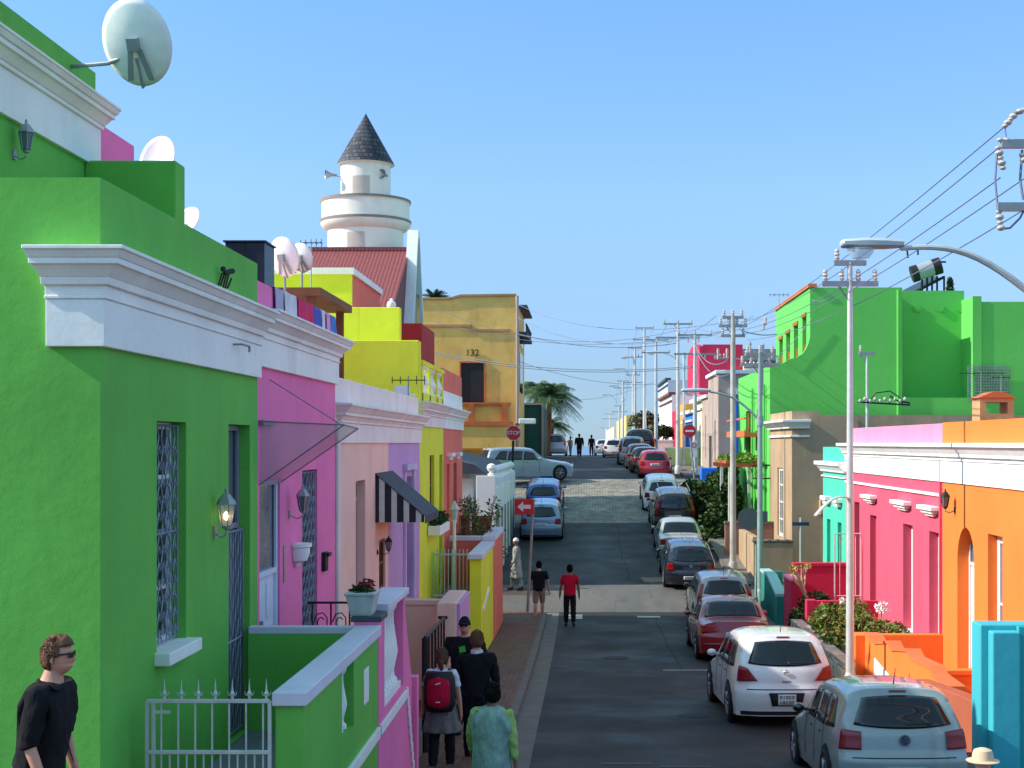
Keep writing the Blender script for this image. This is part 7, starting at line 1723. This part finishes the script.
        hv2 = [tuple(RM @ V((hv[i][0]*sc_*tuf(hv[i]), (hv[i][1]*sc_-.004)*tuf(hv[i]), hv[i][2]*sc_+.002+.006*rq.random()+(.012 if hv[i][1] > .04 and hairstyle == 'short' and hv[i][2] > .05 else 0)))) for i in used]
        out.append(MB().add(hv2, [tuple(mp[i] for i in f) for f in keep]).build('hair', hair, r, local=True, smooth=70, solid=.012))
        if hairstyle != 'cap':
            mb = MB(); fk = [f for f in keep]
            for _ in range(900):
                f = rq.choice(fk); c0 = V((sum(hv[i][0] for i in f)/4, sum(hv[i][1] for i in f)/4, sum(hv[i][2] for i in f)/4)); n0 = c0.normalized(); p0 = c0*sc_*1.0
                dn = V((rq.uniform(-.3, .3), -.5 if c0.z > .06 else -.1, -1)) if c0.y < .02 else V((rq.uniform(-.4, .4), -1, .25)); dn = (dn-n0*dn.dot(n0)).normalized(); sd = n0.cross(dn).normalized()*.0035
                p1 = p0+dn*.022+n0*.006; p2 = p0+dn*.04+n0*.003
                mb.add([tuple(RM @ (p0-sd)), tuple(RM @ (p0+sd)), tuple(RM @ (p1+sd)), tuple(RM @ p2), tuple(RM @ (p1-sd))], [(0,1,2,3,4)])
            out.append(mb.build('hair_strands', hair, r, local=True, normals=False))
        if hairstyle == 'bun': mb = MB(); mb.ball(tuple(RM @ V((0, -.11, .03))), .055, 8); out.append(mb.build('hair_bun', hair, r, local=True, smooth=True))
        if hairstyle == 'long':
            gv, gf = skinned([RM @ V((0, -.085, .0)), RM @ V((0, -.11, -.06)), RM @ V((0.01, -.10, -.15)), RM @ V((0, -.09, -.20))], [(0,1),(1,2),(2,3)], [.05, .042, .03, .012], 2); out.append(MB().add(gv, gf).build('ponytail', hair, r, local=True, smooth=70))
    r['_J'] = 0; del r['_J']
    for o_ in out: o_.scale = (s, s, s)
    r_hd = RM
    return r, J, RM, s
def addp(r, s, mb, name, mat, **k):
    o = mb.build(name, mat, r, local=True, **k); o.scale = (s, s, s); return o
C_black = cloth('cloth_black', (26, 26, 30), .25); C_dkshirt = cloth('cloth_charcoal', (52, 50, 52), .2); C_white = cloth('cloth_white', (214, 214, 222), .08); C_grey = cloth('cloth_grey', (110, 108, 106), .2); C_red = cloth('cloth_red', (190, 20, 56), .12)
C_khaki = cloth('cloth_khaki', (148, 128, 112), .12); C_navy = cloth('cloth_navy', (24, 26, 40), .2); C_teal = cloth('cloth_teal_knit', (136, 164, 152), .35); C_lgreen = cloth('cloth_light_green', (158, 180, 106), .12); C_robe = cloth('cloth_grey_robe', (150, 150, 142), .3)
# man in black shirt at the left edge, walking right in profile
r, J, RM, s = person('man in sunglasses and a black shirt with rolled sleeves walking past the green wall', -3.55, 9.15, -90, 1.80, M_skin, M_hairbr, 'short', .22, ((.02, .08, .2), (-.16, .10, .55)), C_black, 'rolled', 1.12, 1.0, C_navy, lean=.25, bulk=1.12, headtilt=-3, group='people on foot', detail=.008)
mb = MB()
for s_ in (-1, 1):
    mb.add([tuple(RM @ Vector(p)) for p in ((s_*.008, .101, .033), (s_*.056, .088, .033), (s_*.052, .090, .0), (s_*.012, .101, .0))], [(0,1,2,3)])
    mb.tube([RM @ Vector((s_*.056, .088, .028)), RM @ Vector((s_*.079, .03, .02)), RM @ Vector((s_*.082, -.005, .014))], .0035, 5)
    mb.tube([RM @ Vector((s_*.008, .103, .024)), RM @ Vector((0, .106, .026))], .003, 4)
addp(r, s, mb, 'sunglasses', M_iron, solid=.004)
mb = MB(); mb.grid(lambda u, v: tuple(RM @ Vector((.069*math.sin((u-.5)*2.4)*(1-.25*v), (.030 + .068*math.cos((u-.5)*2.4))*(1-.10*v), -.032-.075*v))), 14, 6) if False else None
mb = MB(); mb.tube([(.05, .17, 1.25), (.05, .185, 1.12), (.05, .205, 1.04), (.05, .225, .98)], .005, 5, .004); addp(r, s, mb, 'earphone_cord', M_iron)
# schoolgirl with red rucksack
r, J, RM, s = person('schoolgirl seen from behind with a big red and black rucksack', -1.93, 19.0, -4, 1.69, M_skin, flat('hair_dark_brown', (84, 56, 36), .7, var=.3, scale=30), 'long', .12, ((.0, .26, .15), (-.02, .22, .1)), C_white, False, 1.05, 1.0, C_black, skirt=(C_grey, .60, 1.02, .235, .165), bulk=.95, group='people on foot')
mb = MB(); mb.grid(lambda u, v: ((u-.5)*.42*(1-.25*(2*v-1)**4), -.135-.165*math.cos((u-.5)*2.6)*(1-.45*abs(2*v-1)**3), .92+.54*v), 14, 14); mb.v = mb.v
addp(r, s, mb, 'rucksack', M_iron, smooth=70, solid=.05)
mb = MB(); mb.grid(lambda u, v: ((u-.5)*.31*(1-.35*(2*v-1)**4), -.178-.160*math.cos((u-.5)*2.0)*(1-.35*abs(2*v-1)**3), .97+.43*v), 12, 12)
addp(r, s, mb, 'rucksack_panel', C_red, smooth=70, solid=.02)
mb = MB(); mb.prism([(-.035, 1.318), (.0, 1.325), (.04, 1.338), (.035, 1.322), (.0, 1.308), (-.03, 1.303)], 'y', -.345, -.325); mb.box(-.025, .03, -.352, -.33, 1.06, 1.072); addp(r, s, mb, 'rucksack_mark', M_signwhite)
mb = MB()
for s_ in (-1, 1): mb.tube([(s_*.10, -.13, 1.40), (s_*.11, -.02, 1.47), (s_*.12, .12, 1.40), (s_*.13, .13, 1.2), (s_*.14, -.08, 1.02)], .022, 6); mb.tube([(s_*.10, -.2, 1.0), (s_*.11, -.19, .86)], .006, 4)
addp(r, s, mb, 'rucksack_strap', M_iron, smooth=True)
# man in dark jumper
r, J, RM, s = person('man in a dark jumper with white collar walking away beside the schoolgirl', -1.50, 19.6, 2, 1.88, M_skin, M_hairbr, 'short', -.12, ((-.05, .16, .12), (.05, .14, .35)), C_black, True, 1.05, 1.0, C_navy, bulk=1.1, group='people on foot')
mb = MB(); mb.lathe(0, -.005, 1.485, [(.082, -.015), (.076, .03)], 20); addp(r, s, mb, 'collar', C_white)
# cap man facing camera
r, J, RM, s = person('man in a black cap and sunglasses facing down the street behind the others', -1.84, 21.6, 178, 1.92, M_skin, M_hairbk, 'cap', .1, ((.05, .2), (.0, .2)), C_black, False, 1.1, 1.0, C_navy, bulk=1.2, group='people on foot')
mb = MB()
for s_ in (-1, 1): mb.add([tuple(RM @ Vector(p)) for p in ((s_*.006, .104, .034), (s_*.056, .092, .034), (s_*.052, .092, .0), (s_*.012, .104, .0))], [(0,1,2,3)]); mb.tube([RM @ Vector((s_*.056, .09, .028)), RM @ Vector((s_*.082, -.005, .014))], .0035, 5)
addp(r, s, mb, 'sunglasses', M_iron, solid=.004)
mb = MB(); hv, hf = head_pts(hair=1); keep = [f for f in hf if sum(hv[i][2] for i in f)/4 > .045]; us = sorted({i for f in keep for i in f}); mp = {i: k_ for k_, i in enumerate(us)}
mb.add([tuple(RM @ Vector((hv[i][0]*1.14, hv[i][1]*1.14, hv[i][2]*1.12))) for i in us], [tuple(mp[i] for i in f) for f in keep])
mb.grid(lambda u, v: tuple(RM @ Vector(((u-.5)*.15*(1-.3*v), .085+.085*v-.05*(2*u-1)**2, .058-.015*v))), 8, 5); addp(r, s, mb, 'cap', C_black, smooth=70, solid=.006)
mb = MB(); mb.prism([(-.05, 1.22), (.05, 1.24), (.06, 1.36), (-.02, 1.38)], 'y', .125*1.25, .125*1.25+.02); addp(r, s, mb, 'shirt_print', flat('print_green', (60, 190, 60), .8))
# woman in teal tunic
r, J, RM, s = person('woman with black hair in a speckled teal tunic over light green sleeves', -.92, 14.0, -14, 1.50, M_skin2, M_hairbk, 'bun', .1, ((.30, .30, .3), (-.05, .18, .1)), C_lgreen, True, 1.1, .80, C_navy, bulk=1.12, group='people on foot')
V_ = Vector; tv = [V_((0, 0, .55)), V_((0, 0, .75)), V_((0, 0, .96)), V_((0, 0, 1.14)), V_((0, 0, 1.32)), V_((0, 0, 1.53)), V_((.225, 0, 1.425)), V_((-.225, 0, 1.425))]
gv, gf = skinned(tv, [(0,1),(1,2),(2,3),(3,4),(4,5),(4,6),(4,7)], [(.29, .24), (.27, .225), (.25, .21), (.24, .205), (.252, .205), (.17, .15), .155, .155], 2)
gv = [(p[0]+.008*math.sin(p[0]*50)*(1.4-p[2]), p[1]+.018*math.sin(p[0]*46+1)*(1.5-p[2])*2, p[2]) for p in gv]; addp(r, s, MB().add(gv, gf), 'tunic', C_teal, smooth=70)
# two men walking away
person('man in a black t-shirt and khaki shorts walking away by the kerb', -1.34, 41.6, 0, 1.74, M_skin, M_hairbk, 'short', .14, ((.0, .22), (.0, .22)), C_black, False, 1.1, 1.0, C_khaki, True, bulk=1.12, group='people on foot')
person('man in a red t-shirt and black trousers walking away on the road', -.41, 40.3, 0, 1.76, M_skin2, M_hairbk, 'short', -.1, ((.0, .22), (-.05, .18)), C_red, False, 1.08, 1.0, C_black, bulk=1.05, group='people on foot')
# man in grey robe and white cap
r, J, RM, s = person('man in a pale grey robe and white skullcap standing across the side street', -2.25, 46.6, 100, 1.72, M_skin2, M_signwhite, 'cap', .16, ((.2, .1, .3), (-.1, .12)), C_robe, True, 1.15, 1.0, C_robe, bulk=1.0, group='people on foot', tunic=(C_robe, .42, 1.02, .24, .17))
# distant pair on the crest
person('dark figure on the left of the pair standing on the crest of the road', -.38, 112, 10, 1.85, M_skin2, M_hairbk, 'short', .1, ((.0, .2), (.0, .2)), C_black, True, 1.2, 1.0, C_navy, bulk=1.3, group='people on foot', detail=.02)
person('slimmer dark figure on the right of the pair on the crest', .62, 116, 0, 1.75, M_skin2, M_hairbk, 'short', .1, ((.0, .15), (.0, .15)), C_black, True, 1.1, 1.0, C_navy, bulk=1.0, group='people on foot', detail=.02)
person('person in dark clothes near the pale van doors at the crest by the pickup', -1.15, 119, 40, 1.6, M_skin2, M_hairbk, 'short', .1, ((.0, .15), (.0, .15)), C_khaki, True, 1.1, 1.0, C_grey, bulk=1.0, group='people on foot', detail=.02)
# child whose cap shows at the lower edge
r, J, RM, s = person('small child in a beige sun hat at the bottom edge beside the silver car', 2.62, 9.2, -20, 1.04, M_skin, flat('beige_cloth', (214, 184, 150), .9), 'cap', .06, ((.0, .2), (.0, .2)), C_white, False, 1.1, 1.0, C_navy, True, bulk=1.15, group='people on foot')

mb = MB(); mb.lathe(0, 0, 0, [(.155, .0), (.16, .008), (.105, .02), (.098, .07), (.085, .105), (.04, .122), (.005, .125)], 28); mb.v = [tuple(RM @ Vector((p[0]*1.15, p[1]*1.15, p[2]*1.2+.03))) for p in mb.v]; addp(r, s, mb, 'sun_hat', flat('beige_cloth', (214, 184, 150), .9), smooth=True)
# ================================================================ give every repeated piece its own object
def split_pieces(o, newname):
    me = o.data; nv = len(me.vertices); par = list(range(nv))
    def find(a):
        while par[a] != a: par[a] = par[par[a]]; a = par[a]
        return a
    for e in me.edges:
        a, b = find(e.vertices[0]), find(e.vertices[1])
        if a != b: par[a] = b
    isl = {}
    for i in range(nv): isl.setdefault(find(i), []).append(i)
    boxes = []
    for k_, ids in isl.items():
        c = [me.vertices[i].co for i in ids]
        boxes.append([[min(p[j] for p in c)-.004 for j in range(3)], [max(p[j] for p in c)+.004 for j in range(3)], set(ids)])
    ch_ = True
    while ch_:
        ch_ = False
        for i in range(len(boxes)):
            for j in range(i+1, len(boxes)):
                A, B = boxes[i], boxes[j]
                if all(A[0][q] <= B[1][q] and B[0][q] <= A[1][q] for q in range(3)):
                    boxes[i] = [[min(A[0][q], B[0][q]) for q in range(3)], [max(A[1][q], B[1][q]) for q in range(3)], A[2] | B[2]]; boxes.pop(j); ch_ = True; break
            if ch_: break
    o.name = newname
    if len(boxes) < 2: return
    smooth = [p.use_smooth for p in me.polygons]
    for A in boxes:
        fs = [p for p in me.polygons if p.vertices[0] in A[2]]
        us = sorted({v for p in fs for v in p.vertices}); mp = {v: i for i, v in enumerate(us)}
        m2 = bpy.data.meshes.new(newname); m2.from_pydata([tuple(me.vertices[v].co) for v in us], [], [tuple(mp[v] for v in p.vertices) for p in fs])
        for m_ in me.materials: m2.materials.append(m_)
        if smooth and smooth[0]: m2.shade_smooth(); m2.set_sharp_from_angle(angle=R(38))
        n_ = bpy.data.objects.new(newname, m2); C.objects.link(n_); n_.parent = o.parent; n_.location = o.location; n_.scale = o.scale
        for md in o.modifiers:
            q = n_.modifiers.new(md.name, md.type)
            for at in (('width', 'segments', 'limit_method', 'angle_limit') if md.type == 'BEVEL' else ('thickness', 'offset')): setattr(q, at, getattr(md, at))
    bpy.data.objects.remove(o)
for plural, single in (('balusters', 'baluster'), ('window_hoods', 'window_hood'), ('insulators', 'insulator'), ('niche', 'niche'), ('side_cloth', 'side_cloth'), ('ball_finials', 'ball_finial'), ('side_windows', 'side_window'),
                       ('slit_windows', 'slit_window'), ('spear_points', 'spear_point'), ('white_panel', 'white_panel'), ('posts', 'post'), ('shoe', 'shoe'), ('door_surround', 'door_surround'), ('sunglasses', 'sunglasses')):
    for o in [o for o in bpy.data.objects if o.type == 'MESH' and o.name.split('.')[0] == plural and o.parent is not None]:
        if plural in ('shoe', 'sunglasses'): continue
        split_pieces(o, single)
